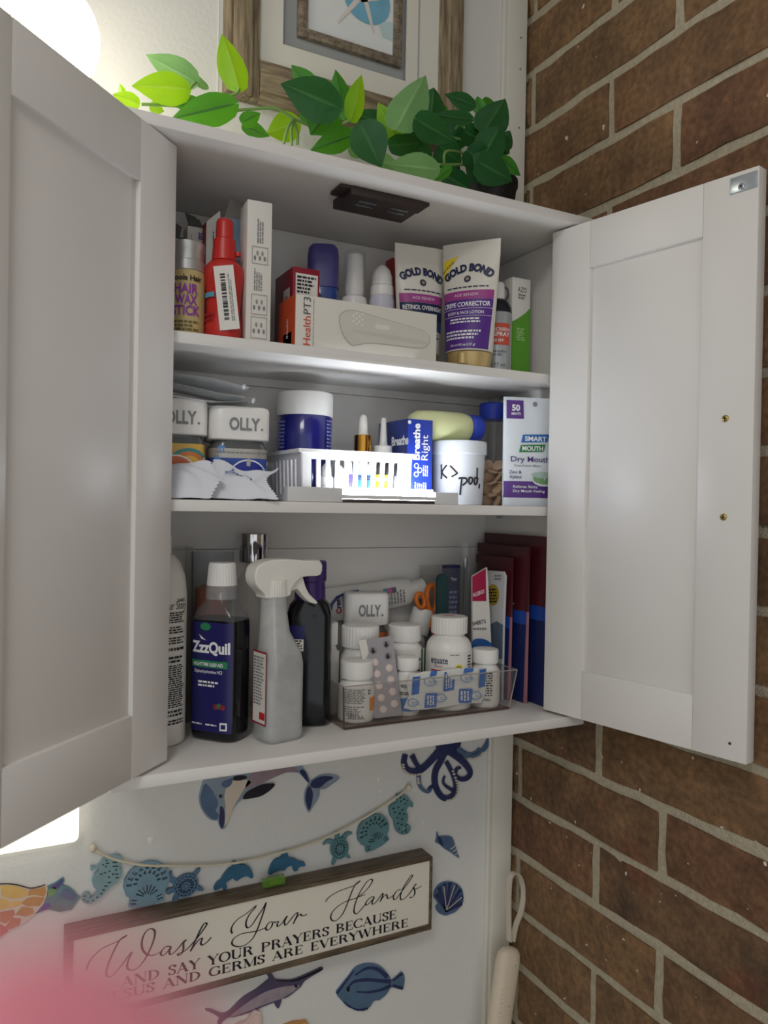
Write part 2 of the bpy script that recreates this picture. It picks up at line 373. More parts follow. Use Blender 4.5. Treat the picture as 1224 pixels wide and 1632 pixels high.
def brick_mesh(L, H, seed):
    rnd = random.Random(seed); bm = bmesh.new()
    ny, nz = 8, 3; g = []
    for d in (0, 1):
        for i in range(nz + 1):
            for j in range(ny + 1):
                y = -L / 2 + L * j / ny; z = -H / 2 + H * i / nz
                ed = i in (0, nz) or j in (0, ny); x = 0.0
                if d == 0:
                    x = 0.0022 * rnd.random() + (0.0025 if ed else 0)
                    if ed: y += rnd.uniform(-.0016, .0016); z += rnd.uniform(-.0016, .0016)
                else: x = 0.03
                g.append(bm.verts.new((x, y, z)))
    W = ny + 1; N = (nz + 1) * W
    for i in range(nz):
        for j in range(ny):
            a = i * W + j; bm.faces.new([g[a], g[a + 1], g[a + W + 1], g[a + W]])
    rim = [j for j in range(W)] + [i * W + ny for i in range(1, nz + 1)] + [nz * W + j for j in range(ny - 1, -1, -1)] + [i * W for i in range(nz - 1, 0, -1)]
    for q in range(len(rim)):
        a, b = rim[q], rim[(q + 1) % len(rim)]; bm.faces.new([g[a], g[b], g[N + b], g[N + a]])
    bmesh.ops.recalc_face_normals(bm, faces=bm.faces[:])
    me = bpy.data.meshes.new('brick'); bm.to_mesh(me); bm.free(); me.materials.append(BRICK); me.shade_smooth(); me.set_sharp_from_angle(angle=math.radians(50)); return me
BV = [brick_mesh(BL - JT, COURSE - JT, s_) for s_ in range(6)]; BSH = {}
k0 = int((ZF - ZB0) / COURSE) + 1
for k in range(k0, int((ZC - ZB0) / COURSE)):
    y = -0.020 if k % 2 else 0.087 ; zc = ZB0 + (k + .5) * COURSE
    if k % 2: y += BL
    while y > YN + 0.1:
        a, b = min(0.0 - 0.001, y - JT / 2), y - BL + JT / 2
        if a - b > 0.012:
            full = abs((a - b) - (BL - JT)) < 1e-4
            if full: me = random.choice(BV)
            else:
                kk = round(a - b, 3)
                if kk not in BSH: BSH[kk] = brick_mesh(a - b, COURSE - JT, 50)
                me = BSH[kk]
            o = bpy.data.objects.new('brick', me); COL.objects.link(o); o.parent = wr
            o.location = (random.uniform(-.0012, .0008), (a + b) / 2 + random.uniform(-.001, .001), zc + random.uniform(-.0008, .0008))
        y -= BL
# corner trim with its caulk bead, drywall seam
t = MB().box(-0.036, -0.0025, -0.011, 0, ZF, ZC).build('trim_1', TRIM, bevel=0.0015); struct(t)
cb = MB(); cb.tube([(-0.0385, -0.002, ZF), (-0.0385, -0.002, 0.1), (-0.038, -0.002, 0.7), (-0.0385, -0.002, ZC)], 0.0035, 8); cb.build('caulk_bead', TRIM, t, 50)
nh = M('nail_hole', (90, 84, 76), 0.9)
for z in (0.93, 0.885, 0.80):
    MB().loft([[(-0.014 + 0.0014 * math.cos(a), -0.0113 + d, z + 0.0014 * math.sin(a)) for a in [i * math.pi / 4 for i in range(8)]] for d in (0.001, 0)]).build('nail_hole', nh, t)
sm = MB().box(-0.4545, -0.4525, -0.0007, 0.0005, 0.55, ZC).build('trim_2', WALL, bevel=0.0003); struct(sm)

# ================================================================== the wall cabinet
YF, ZT, TP, XR, XI = -0.20963, 0.58777, 0.01209, -0.05949, -0.583
S1, S2, TS, YS = 0.4137, 0.2514, 0.0116, -0.175
IN = M('cabinet_white', (228, 225, 221), 0.36, var=0.015, scale=15)
cab = thing('wall_cabinet', ((XR + XI) / 2, -0.1, -TP), 'white two-door wall cabinet standing open, packed with toiletries and medicine', 'cabinet')
CO = cab.location.copy()
def cpart(mb, name, mat=IN, bevel=0.0008, parent=None):
    o = mb.build(name, mat, None, bevel=bevel)
    for v in o.data.vertices: v.co -= CO
    o.parent = parent or cab; return o
XO0, XO1 = XI - TP, XR + TP
cpart(MB().box(XO0 - .0, XO1, YF, -0.006, ZT, ZT + TP), 'top_panel', bevel=.0022)
cpart(MB().box(XO0, XO1, YF, -0.006, -TP, 0), 'bottom_panel', bevel=.0015)
cpart(MB().box(XR, XO1, YF + .001, -0.006, .0002, ZT - .0002), 'side_panel'); cpart(MB().box(XO0, XI, YF + .001, -0.006, .0002, ZT - .0002), 'side_panel')
for z0, z1 in ((.0003, .1926), (.1932, .3919), (.3925, ZT - .0003)): cpart(MB().box(XI, XR, -.012, -.0065, z0, z1), 'back_board', bevel=.0004)
sh1 = cpart(MB().box(XI + .001, XR - .001, YS, -.0125, S1 - TS, S1), 'shelf', bevel=.001)
sh2 = cpart(MB().box(XI + .001, XR - .001, YS, -.0125, S2 - TS, S2), 'shelf', bevel=.001)
for z in (S1 - TS, S2 - TS):
    for y in (-.165, -.05):
        m = MB(); m.tube([(XR - .009, y, z - .0028), (XR + .004, y, z - .0028)], .0026, 8)
        o = m.build('shelf_pin', STEEL, None, 50); [setattr(v, 'co', v.co - CO) for v in o.data.vertices]; o.parent = cab
# double magnetic catch under the top panel
DKB = M('brown_plastic', (58, 46, 44), 0.5)
p = [UZ(*q, ZT) for q in ((552, 291), (677, 319), (649, 345), (553, 324))]
cx0, cx1 = UZ(553, 300, ZT).x, UZ(664, 326, ZT).x; cy0, cy1 = UZ(600, 303, ZT).y, UZ(600, 334, ZT).y
mc = cpart(MB().box(cx0, cx1, cy0, cy1, ZT - .010, ZT - .0002), 'magnet_catch', DKB, .001)
cpart(MB().box(cx0 - .012, cx0 + .001, cy0 + .001, (cy0 + cy1) / 2 + .004, ZT - .004, ZT - .0002), 'mounting_ear', DKB, .0008, mc); cpart(MB().box(cx1 - .001, cx1 + .010, cy0 + .001, (cy0 + cy1) / 2 + .004, ZT - .004, ZT - .0002), 'mounting_ear', DKB, .0008, mc)
for a in (.17, .62):
    for yy in (.22, .42):
        x = cx0 + (cx1 - cx0) * a; y = cy0 + (cy1 - cy0) * yy
        cpart(MB().box(x, x + (cx1 - cx0) * .24, y, y + .0014, ZT - .0115, ZT - .0098), 'magnet_pole', STEEL, 0, mc)
# doors: frame-and-panel, each hung inside the carcass
DW, DT, DZ0, DZ1 = 0.2513, 0.0155, 0.003, ZT - 0.003
def door(hx, hy, dx, dy, nx, ny, W):
    """(dx,dy) along the width from the hinge, (nx,ny) out of the inner face"""
    d = Vector((dx, dy, 0)).normalized(); n = Vector((nx, ny, 0)).normalized(); o0 = Vector((hx, hy, 0))
    P = lambda s_, t_, z: tuple(o0 + d * s_ - n * t_ + Vector((0, 0, z)) - CO)
    def piece(name, s0, s1, z0, z1, t0=0.0, t1=DT, parent=None, bevel=.0009, mat=IN):
        return MB().box(s0, s1, t0, t1, z0, z1, fn=P).build(name, mat, parent or cab, bevel=bevel)
    a, b, c0, c1 = .0557, W - .0569, .05966, .53036
    dr = piece('door', a - .004, b + .004, c0 - .004, c1 + .004, .0045, .0105)
    piece('stile', 0, a, DZ0, DZ1, parent=dr); piece('stile', b, W, DZ0, DZ1, parent=dr)
    piece('rail', a + .0002, b - .0002, c1, DZ1, parent=dr); piece('rail', a + .0002, b - .0002, DZ0, c0, parent=dr)
    return dr, P, d, n
rd, RP, rdd, rdn = door(-0.08589, -0.17952, math.cos(1.37026), -math.sin(1.37026), -math.sin(1.37026), -math.cos(1.37026), DW)
ldoor, LP, ldd, ldn = door(-0.53969, -0.18452, -math.cos(.78533), -math.sin(.78533), math.sin(.78533), -math.cos(.78533), 0.262)
def on_door(px, py):
    """right door inner face: s along the width, z"""
    dv = ray(px, py); o0 = Vector((-0.08589, -0.17952, 0)); k = (o0 - CAM).dot(rdn) / dv.dot(rdn); q = CAM + dv * k
    return (q - o0).dot(rdd), q.z
def screw(P, s_, z, parent, mat, r=.0036, lift=0.0):
    m = MB(); R_ = lambda rr, t_: [P(s_ + rr * math.cos(a), t_ - lift, z + rr * math.sin(a)) for a in [i * math.pi / 8 for i in range(16)]]
    m.loft([R_(r, 0), R_(r * .92, -.0009), R_(r * .55, -.0016)]); o = m.build('screw', mat, parent, 60)
    c = MB()
    for q in (0, 1):
        l, w2 = r * .62, r * .14; A, B = (l, w2) if q else (w2, l)
        c.box(s_ - A, s_ + A, -.0012 - lift, -.00185 - lift, z - B, z + B, fn=P)
    c.build('screw_slot', DKB, parent)
for px, py in ((1156, 667), (1153, 824)): screw(RP, *on_door(px, py), rd, BRASS)
s_, z_ = on_door(1163, 1185); m = MB(); m.loft([[RP(s_ + .0016 * math.cos(a), t_, z_ + .0016 * math.sin(a)) for a in [i * math.pi / 5 for i in range(10)]] for t_ in (.001, -.0002)]); m.build('screw_hole', DKB, rd)
sa, za = on_door(1164, 311); sb, zb = on_door(1208, 268)
MB().box(sa, sb, -.0014, .0, za, zb - .002, fn=RP).build('strike_plate', STEEL, rd, bevel=.0006); screw(RP, *on_door(1183, 298), rd, STEEL, .0034, .0012)
for P_, dd in ((RP, rd), (LP, ldoor)):
    for z in (.075, .515):
        MB().box(.004, .02, -.003, -.0, z - .02, z + .02, fn=lambda a_, b_, c_: P_(a_ - .004, DT + .0005 - b_, c_)).build('hinge', DKB, dd, bevel=.0006)

# ================================================================== vanity globe lamp and emissive stand-in panel left of the cabinet
gl = U(70, 55, -.12); GR = 85 * mpp(gl)
lamp = thing('globe_lamp', (gl.x, 0, gl.z), 'glowing white round globe lamp above the open left door', 'lamp')
GLOW = M('lit_opal_glass', (255, 250, 240), 0.3, emit=((255, 246, 228), GLOBE_E))
m = MB(); m.loft([section(GR * math.sin(a), GR * math.cos(a), seg=32) for a in [(-.5 + i / 16) * math.pi for i in range(17)]], cap0=False, cap1=False)
o = m.build('globe', GLOW, lamp, 80); o.location = (0, gl.y, 0)
m = MB(); m.loft([[(r * math.cos(a), y, r * math.sin(a)) for a in [i * math.pi / 12 for i in range(24)]] for y, r in ((0, .045), (-.012, .045), (-.016, .02), (gl.y + GR * .96, .02))]); m.build('mounting_arm', STEEL, lamp, 40)
PANEL = M('emissive_panel_face', (255, 252, 240), 0.4, emit=((255, 247, 228), 1.1))  # emission stands in for the brightness of an unidentified white area
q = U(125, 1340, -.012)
pn = thing('emissive_stand_in_panel', (q.x - .2, -.001, q.z), 'white stand-in panel made to glow, with rounded corner, low beside the open left door', 'panel')
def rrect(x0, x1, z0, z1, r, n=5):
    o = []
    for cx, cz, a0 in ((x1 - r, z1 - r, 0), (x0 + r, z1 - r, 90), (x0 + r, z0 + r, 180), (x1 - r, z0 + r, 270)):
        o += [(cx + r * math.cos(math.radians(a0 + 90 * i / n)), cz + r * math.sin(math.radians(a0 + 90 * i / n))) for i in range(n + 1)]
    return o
finish('emissive_board', prism(rrect(-.2, .2, 0, .62, .006), [], lambda u, v, d: (u, -.004 - d, v), .008), PANEL, pn)
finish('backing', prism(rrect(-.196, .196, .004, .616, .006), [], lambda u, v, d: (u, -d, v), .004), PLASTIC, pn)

# ================================================================== framed shadow box above the cabinet
FRW = MGRAIN('driftwood', (112, 98, 80), (168, 152, 122), .6, (6, 60, 60)); FRV = MGRAIN('driftwood_upright', (112, 98, 80), (168, 152, 122), .6, (60, 60, 6))
yF = -.026
x0 = U(363, 100, yF).x; x1 = U(741, 100, yF).x; zb = U(363, 140, yF).z; ix0 = U(414, 60, yF + .01).x; ix1 = U(701, 60, yF + .01).x; iz0 = U(414, 95.6, yF + .01).z
zt = zb + .43; iz1 = zt - (iz0 - zb)
fr = thing('shadow_box_frame', ((x0 + x1) / 2, 0, zb), 'large driftwood-framed shadow box hanging above the plant', 'picture')
def fp(mb, name, mat, parent=fr, bevel=.001, off=None):
    o = mb.build(name, mat, None, bevel=bevel); oo = fr.location
    for v in o.data.vertices: v.co -= oo
    o.parent = parent; return o
def rail(a, b, c, d, y1, y2, horizontal):
    """stepped moulding: outer lip, scooped middle, inner lip"""
    m = MB()
    if horizontal:
        s_ = (d - c) / 3; lo = 1 if c == zb else -1
        hs = [(c, c + s_ * .5), (c + s_ * .5, c + 2.2 * s_), (c + 2.2 * s_, d)] if lo == 1 else [(d - s_ * .5, d), (d - 2.2 * s_, d - s_ * .5), (c, d - 2.2 * s_)]
        for (p0, p1), yy in zip(hs, (yF + .004, yF, yF + .008)): m.box(a, b, yy, -.0015, p0, p1)
    else:
        s_ = (b - a) / 3; lo = 1 if a == x0 else -1
        hs = [(a, a + s_ * .5), (a + s_ * .5, a + 2.2 * s_), (a + 2.2 * s_, b)] if lo == 1 else [(b - s_ * .5, b), (b - 2.2 * s_, b - s_ * .5), (a, b - 2.2 * s_)]
        for (p0, p1), yy in zip(hs, (yF + .004, yF, yF + .008)): m.box(p0, p1, yy, -.0015, c, d)
    return m
fp(rail(ix0, ix1, zb, iz0, 0, 0, True), 'frame_rail', FRW); fp(rail(ix0, ix1, iz1, zt, 0, 0, True), 'frame_rail', FRW)
fp(rail(x0, ix0, zb, zt, 0, 0, False), 'frame_stile', FRV); fp(rail(ix1, x1, zb, zt, 0, 0, False), 'frame_stile', FRV)
yM = yF + .013
rx0 = U(451, 70, yM).x; rx1 = U(648, 70, yM).x; rz0 = U(451, 70, yM).z; rz1 = zt - (rz0 - zb)
MATB = M('mat_board', (226, 224, 214), .7, var=.02); RECB = M('recess_grey', (168, 170, 170), .7)
mo = [(ix0 - .002, iz0 - .002), (ix1 + .002, iz0 - .002), (ix1 + .002, iz1 + .002), (ix0 - .002, iz1 + .002)]; mi = [(rx0, rz0), (rx0, rz1), (rx1, rz1), (rx1, rz0)]
o = finish('mat_board', prism(mo, [mi], lambda u, v, d: (u, yM + .002 - d, v), .002), MATB); [setattr(v, 'co', v.co - fr.location) for v in o.data.vertices]; o.parent = fr
gx = U(667, 70, yM).x; fp(MB().box(gx - .0011, gx + .0011, yM - .0005, yM, iz0 - .001, iz1), 'mat_groove', RECB, bevel=0)
fp(MB().box(ix0, ix1, -.0045, -.0015, iz0, iz1), 'backing_board', RECB, bevel=0)
yS = -.0125
sx0 = U(476, 50, yS).x; sx1 = U(641.6, 50, yS).x; sz0 = U(476, 55, yS).z; px0 = U(491, 45, yS).x; px1 = U(629, 45, yS).x; pz0 = U(491, 45, yS).z; sz1 = rz1 - (sz0 - rz0); pz1 = sz1 - (pz0 - sz0)
sf = thing('inner_picture', ((sx0 + sx1) / 2, -.0045, sz0), 'small beaded wood picture of starfish on blue glass inside the shadow box', 'picture')
BEAD = MGRAIN('beaded_wood', (104, 92, 78), (150, 138, 120), .6, (30, 30, 30))
def sp_(m, name, mat, bevel=.0008, parent=sf):
    o = m.build(name, mat, None, bevel=bevel); [setattr(v, 'co', v.co - sf.location) for v in o.data.vertices]; o.parent = parent; return o
for a, b, c, d, n_ in ((sx0, sx1, sz0, pz0, 'frame_rail'), (sx0, sx1, pz1, sz1, 'frame_rail'), (sx0, px0, pz0, pz1, 'frame_stile'), (px1, sx1, pz0, pz1, 'frame_stile')):
    fo = sp_(MB().box(a, b, yS, -.0046, c, d), n_, BEAD)
    m = MB(); h = (b - a) > (d - c); L = (b - a) if h else (d - c); N = int(L / .0045)
    for i in range(N):
        u = (i + .5) / N; cxx, czz = (a + L * u, (c + d) / 2) if h else ((a + b) / 2, c + L * u)
        m.loft([[(cxx + r * math.cos(q), y, czz + r * math.sin(q)) for q in [k * math.pi / 3 for k in range(6)]] for y, r in ((yS + .0005, .0021), (yS - .001, .0015))])
    o = sp_(m, 'beading', BEAD, 0, fo); o['kind'] = 'stuff'
PRINT = M('print_paper', (232, 236, 236), .5, var=.03, scale=20); BOWL = M('print_blue', (120, 180, 208), .45, var=.25, scale=40); STAR = M('print_starfish', (226, 218, 212), .5); BLK2 = M('print_pale_blue', (196, 218, 222), .5)
pic = sp_(MB().box(px0, px1, -.0075, -.0047, pz0, pz1), 'print', PRINT, 0)
fm = Flat((0, -.0076 + .0045, 0) , (1, 0, 0), (0, 0, 1), .0003)
def pxy(px, py): q = U(px, py, -.0078); return (q.x - sf.location.x, q.z - sf.location.z)
poly('glass_bowl', fm, disc(*pxy(585, 0), .034, .031, 28), BOWL, pic)
poly('tray', fm, [pxy(640, 40), pxy(600, 30), pxy(610, 60), pxy(629, 66)], BLK2, pic, .0001)
for a, b in (((570, 0), (538, 36)), ((582, 0), (596, 55)), ((575, 2), (600, -25)), ((575, 2), (560, -30)), ((575, 0), (610, -2))):
    (ax, az), (bx, bz) = pxy(*a), pxy(*b); l = math.hypot(bx - ax, bz - az); nx, nz = -(bz - az) / l * .0035, (bx - ax) / l * .0035
    poly('starfish_arm', fm, [(ax - nx, az - nz), (bx - nx * .4, bz - nz * .4), (bx + nx * .4, bz + nz * .4), (ax + nx, az + nz)], STAR, pic, .0005)

# ================================================================== trailing plant on top of the cabinet
LD = MLEAF('leaf_dark', (38, 92, 52), .25, (70, 150, 20)); LM_ = MLEAF('leaf_mid', (62, 138, 50), .35, (120, 200, 20)); LL = MLEAF('leaf_light', (128, 190, 44), .5, (190, 235, 20)); LPALE = MLEAF('leaf_pale_back', (124, 172, 112), .35, (150, 200, 90)); STEM = M('vine_stem', (130, 168, 92), .5)
ZTOP = ZT + TP
plant = thing('trailing_pothos', (U(778, 290, -.1).x, -.1, ZTOP), 'artificial green pothos in black pot trailing leftward along the cabinet top', 'plant')
PO = plant.location
POTM = M('black_pot', (26, 26, 28), .45)
lathe('pot', [(0.0005, .026), (.004, .030), (.055, .036), (.058, .038), (.066, .038), (.066, .034), (.060, .033)], POTM, plant)
HW = [(0, .03), (.04, .42), (.1, .68), (.2, .92), (.32, 1.0), (.48, .93), (.63, .76), (.78, .5), (.9, .24), (1.0, .015)]
def leaf(b, t_, w_px, mat, y0=-.15, y1=None, fold=.25, roll=0.0, droop=.12):
    y1 = y0 if y1 is None else y1
    B, T = U(*b, y0), U(*t_, y1); ax = T - B; L = ax.length; ax.normalize(); W = w_px * mpp(B) / 2
    n = (CAM - B).normalized(); n = (n - ax * n.dot(ax)).normalized(); s = ax.cross(n); 
    n2 = n * math.cos(roll) + s * math.sin(roll); s = ax.cross(n2); n = n2; W /= max(.35, math.cos(roll))
    vs, fs = [], []; us = (-1, -.6, -.08, 0, .08, .6, 1); K = len(us)
    for tt, hw in HW:
        for u in us:
            dn = -abs(u) * fold * W * hw - droop * L * tt * tt + (.0006 if u == 0 else 0) + .05 * W * math.sin(tt * 22 + 2 * abs(u)) * abs(u)
            vs.append(tuple(B + ax * (L * (tt - .07 * abs(u) * (1 if tt < .12 else 0))) + s * (u * W * hw) + n * dn - PO))
    mi = []
    for i in range(len(HW) - 1):
        for j in range(K - 1):
            a = i * K + j; fs.append((a, a + 1, a + K + 1, a + K)); mi.append(1 if j in (2, 3) else 0)
    me = bpy.data.meshes.new('leaf'); me.from_pydata(vs, [], fs); me.polygons.foreach_set('material_index', mi)
    return finish('leaf', me, [mat, VEIN[mat.name]], plant, 180)
VD = MLEAF('vein_dark', (58, 112, 62), .25, (90, 165, 40)); VL = MLEAF('vein_light', (150, 200, 70), .45, (205, 240, 60)); VP = MLEAF('vein_pale', (146, 190, 132), .35, (170, 215, 120))
VEIN = {'leaf_dark': VD, 'leaf_mid': VD, 'leaf_light': VL, 'leaf_pale_back': VP}
LV = [((221, 166), (180, 150), 26, LL, -.13), ((197, 152), (190, 132), 12, LL, -.10), ((299, 142), (212, 133), 50, LL, -.14), ((312, 131), (232, 90), 44, LPALE, -.11), ((329, 139), (268, 94), 16, LPALE, -.10),
      ((381, 141), (356, 48), 46, LL, -.12), ((374, 166), (276, 187), 50, LM_, -.17), ((318, 163), (280, 168), 26, LM_, -.13), ((386, 195), (417, 178), 26, LM_, -.16), ((388, 200), (430, 220), 24, LM_, -.14),
      ((476, 195), (428, 212), 46, LL, -.09), ((540, 172), (451, 130), 66, LD, -.17), ((530, 172), (496, 210), 60, LM_, -.13), ((500, 150), (463, 104), 36, LM_, -.09), ((550, 186), (536, 106), 38, LM_, -.08),
      ((560, 190), (581, 114), 33, LL, -.15), ((633, 203), (679, 109), 62, LPALE, -.16), ((632, 222), (601, 163), 40, LL, -.13), ((575, 198), (606, 266), 64, LD, -.19), ((562, 216), (500, 240), 38, LM_, -.14),
      ((687, 183), (694, 136), 48, LD, -.12), ((664, 190), (727, 227), 46, LD, -.185), ((697, 270), (624, 260), 46, LPALE, -.19), ((719, 267), (694, 288), 17, LM_, -.17), ((752, 190), (692, 183), 22, LD, -.18),
      ((756, 168), (712, 149), 26, LD, -.14), ((772, 208), (808, 150), 56, LD, -.15), ((764, 178), (760, 152), 22, LM_, -.13), ((794, 208), (760, 266), 52, LD, -.165), ((762, 258), (821, 290), 52, LD, -.175),
      ((800, 252), (832, 280), 22, LM_, -.15), ((700, 232), (738, 262), 50, LD, -.12), ((622, 232), (680, 226), 34, LD, -.14), ((745, 300), (700, 272), 40, LD, -.13), ((735, 205), (722, 240), 36, LD, -.10), ((742, 175), (726, 205), 30, LM_, -.09),
      ((655, 196), (676, 232), 40, LD, -.11), ((618, 196), (560, 180), 30, LD, -.10), ((604, 256), (640, 268), 30, LPALE, -.15), ((780, 240), (748, 215), 36, LD, -.11), ((800, 235), (815, 205), 30, LD, -.10), ((770, 285), (742, 262), 30, LD, -.14), ((520, 205), (540, 178), 22, LL, -.10),
      ((690, 205), (715, 165), 40, LM_, -.07), ((650, 225), (690, 250), 44, LD, -.13), ((745, 240), (780, 268), 46, LD, -.155), ((730, 225), (700, 200), 36, LD, -.10), ((785, 225), (812, 248), 36, LD, -.12), ((770, 175), (795, 168), 34, LM_, -.09), ((600, 215), (640, 185), 40, LM_, -.08), ((560, 230), (590, 250), 34, LPALE, -.12), ((505, 190), (475, 165), 40, LM_, -.07), ((660, 255), (650, 235), 30, LD, -.10), ((715, 285), (735, 262), 30, LD, -.12), ((740, 210), (770, 225), 36, LD, -.13), ((340, 165), (352, 190), 22, LL, -.09), ((240, 168), (262, 178), 20, LL, -.1)]
for i, L_ in enumerate(LV): leaf(L_[0], L_[1], L_[2], L_[3], L_[4], roll=random.uniform(-.35, .35))
def vine(pts, r=.0016):
    P_ = smoothpts([tuple(U(a, b, y) - PO) for a, b, y in pts], 5); m = MB(); m.tube(P_, r, 6); m.build('stem', STEM, plant, 60)
vine([(778, 262, -.1), (760, 232, -.11), (700, 215, -.12), (640, 205, -.12), (560, 205, -.12), (510, 205, -.12), (470, 190, -.12), (440, 173, -.12), (400, 174, -.12), (360, 176, -.12), (300, 170, -.12), (225, 166, -.12)], .0018)
vine([(778, 258, -.1), (740, 262, -.13), (700, 262, -.15)]); vine([(775, 255, -.1), (715, 240, -.14), (708, 262, -.14)]); vine([(770, 255, -.1), (764, 180, -.12)]); vine([(775, 255, -.1), (795, 212, -.14)])
vine([(468, 190, -.12), (458, 205, -.13), (452, 230, -.13)]); vine([(468, 190, -.12), (464, 210, -.12), (465, 232, -.12)]); vine([(468, 190, -.12), (474, 212, -.12), (474, 230, -.12)])
vine([(381, 141, -.12), (375, 150, -.12), (352, 157, -.12)]); vine([(312, 131, -.11), (300, 145, -.12), (288, 168, -.12)]); vine([(632, 203, -.14), (640, 190, -.14), (645, 205, -.12)]); vine([(560, 190, -.14), (548, 196, -.13), (530, 204, -.12)]); vine([(727, 205, -.12), (735, 195, -.14), (752, 188, -.17)])
# ================================================================== things on the wall below the cabinet
def tr(ox, oy, sc, pts, y=-.003): return [(lambda q: (q.x, q.z))(U(ox + a / sc, oy + b / sc, y)) for a, b in pts]
def plate(name, pts, mat, parent, th=.003, holes=(), base=0.0, sm=True, cl=3):
    P_ = smoothpts(pts, cl, True) if sm else pts
    o = parent.location if parent else Vector()
    return finish(name, prism(P_, holes, lambda u, v, d: (u - o.x, -base - d - o.y, v - o.z), th), mat, parent)
def mark(name, pts, mat, parent, base=.003, th=.0005, sm=True): return plate(name, pts, mat, parent, th, (), base, sm)
def wthing(name, pts, label, cat, group=None):
    xs = [p[0] for p in pts]; zs = [p[1] for p in pts]; return thing(name, ((min(xs) + max(xs)) / 2, -.0005, min(zs)), label, cat, group=group)
def ribbon(pts, w):
    """outline of a strip of varying width along the points"""
    P_ = smoothpts(pts, 5); N = len(P_); ws = [w[0] + (w[1] - w[0]) * i / (N - 1) for i in range(N)] if isinstance(w, tuple) else [w] * N; a, b = [], []
    for i, p in enumerate(P_):
        q0, q1 = P_[max(0, i - 1)], P_[min(N - 1, i + 1)]; dx, dz = q1[0] - q0[0], q1[1] - q0[1]; l = math.hypot(dx, dz) or 1
        a.append((p[0] - dz / l * ws[i] / 2, p[1] + dx / l * ws[i] / 2)); b.append((p[0] + dz / l * ws[i] / 2, p[1] - dx / l * ws[i] / 2))
    return a, b
def ribbon_mesh(name, pts, w, mat, parent, base=.003, th=.0006):
    a, b = ribbon(pts, w); o = parent.location; m = MB(); N = len(a)
    vs = [(p[0] - o.x, -base - d - o.y, p[1] - o.z) for d in (0, th) for p in a + b]; fs = []
    for i in range(N - 1):
        fs += [(2 * N + i, 2 * N + i + 1, 3 * N + i + 1, 3 * N + i), (i, i + 1, 2 * N + i + 1, 2 * N + i), (N + i, 3 * N + i, 3 * N + i + 1, N + i + 1), (i, N + i, N + i + 1, i + 1)]
    fs += [(0, 2 * N, 3 * N, N), (N - 1, 2 * N - 1, 4 * N - 1, 3 * N - 1)]
    return m.add(vs, fs).build(name, mat, parent)
DB = M('deep_blue_glaze', (44, 56, 98), .25, var=.35, scale=60, coat=.5); SB = M('slate_blue_glaze', (84, 110, 144), .25, var=.3, scale=50, coat=.5); BK = M('blue_black_line', (26, 26, 38), .3); CRM = M('cream_glaze', (216, 204, 186), .3, var=.08, scale=30, coat=.4); GREYB = M('blue_grey_glaze', (140, 156, 172), .3, var=.3, scale=40, coat=.4); MAUV = M('mauve_glaze', (150, 130, 140), .35, var=.25, scale=60)
# dolphin
Z1 = (300, 1200, 4.708)
dp = tr(*Z1, [(120, 200), (95, 270), (82, 340), (95, 410), (130, 470), (175, 505), (222, 510), (232, 545), (245, 570), (262, 572), (280, 560), (300, 520), (330, 440), (370, 380), (410, 345), (440, 300), (520, 250), (600, 205), (700, 160), (760, 145), (820, 150), (850, 170), (880, 205), (905, 235), (885, 270), (872, 320), (875, 380), (890, 425), (907, 447), (925, 420), (960, 370), (985, 320), (990, 275), (1030, 270), (1080, 235), (1137, 190), (1100, 168), (1050, 162), (990, 170), (940, 200), (920, 210), (890, 150), (860, 110), (800, 40), (600, -20), (400, 0), (250, 60), (170, 130)])
t = wthing('dolphin_plaque', dp, 'blue and cream glazed dolphin plaque on the wall under the cabinet', 'wall art')
plate('body', dp, GREYB, t)
mark('head_patch', tr(*Z1, [(125, 230), (98, 300), (92, 350), (105, 410), (140, 462), (180, 495), (215, 500), (228, 460), (205, 430), (225, 380), (205, 330), (170, 270)]), SB, t)
mark('belly', tr(*Z1, [(345, 200), (290, 250), (270, 330), (280, 400), (275, 540), (300, 510), (335, 420), (370, 350), (420, 270), (470, 220), (430, 200)]), CRM, t)
mark('flank', tr(*Z1, [(450, 200), (430, 270), (520, 240), (640, 185), (740, 145), (830, 135), (700, 70), (520, 120)]), MAUV, t)
mark('snout', tr(*Z1, [(240, 400), (262, 410), (272, 450), (272, 510), (258, 565), (240, 550), (230, 510), (235, 450)]), DB, t)
mark('flipper', tr(*Z1, [(410, 345), (470, 340), (540, 325), (600, 290), (645, 248), (640, 228), (560, 235), (490, 262), (430, 300)]), BK, t, 0.0031)
mark('eye', tr(*Z1, [(230, 323), (242, 310), (255, 323), (242, 337)]), BK, t, .0035)
mark('tail_patch', tr(*Z1, [(885, 290), (880, 360), (905, 430), (925, 380), (935, 310), (925, 270), (905, 250)]), DB, t); mark('tail_patch', tr(*Z1, [(925, 215), (920, 255), (980, 262), (1040, 215), (1090, 185), (1040, 172), (980, 180)]), DB, t); mark('tail_patch', tr(*Z1, [(835, 140), (870, 190), (905, 222), (890, 160), (862, 125)]), DB, t)  # deep blue glaze patches on the tail
for ax in ((170, 190), (480, 160)): mark('chip', tr(*Z1, [(250, 240), (262, 215), (300, 200), (330, 190), (322, 235), (280, 262)]) if ax[0] == 170 else tr(*Z1, [(340, 205), (345, 175), (420, 168), (440, 185), (400, 203)]), BK if ax[0] != 170 else SB, t, .0033)
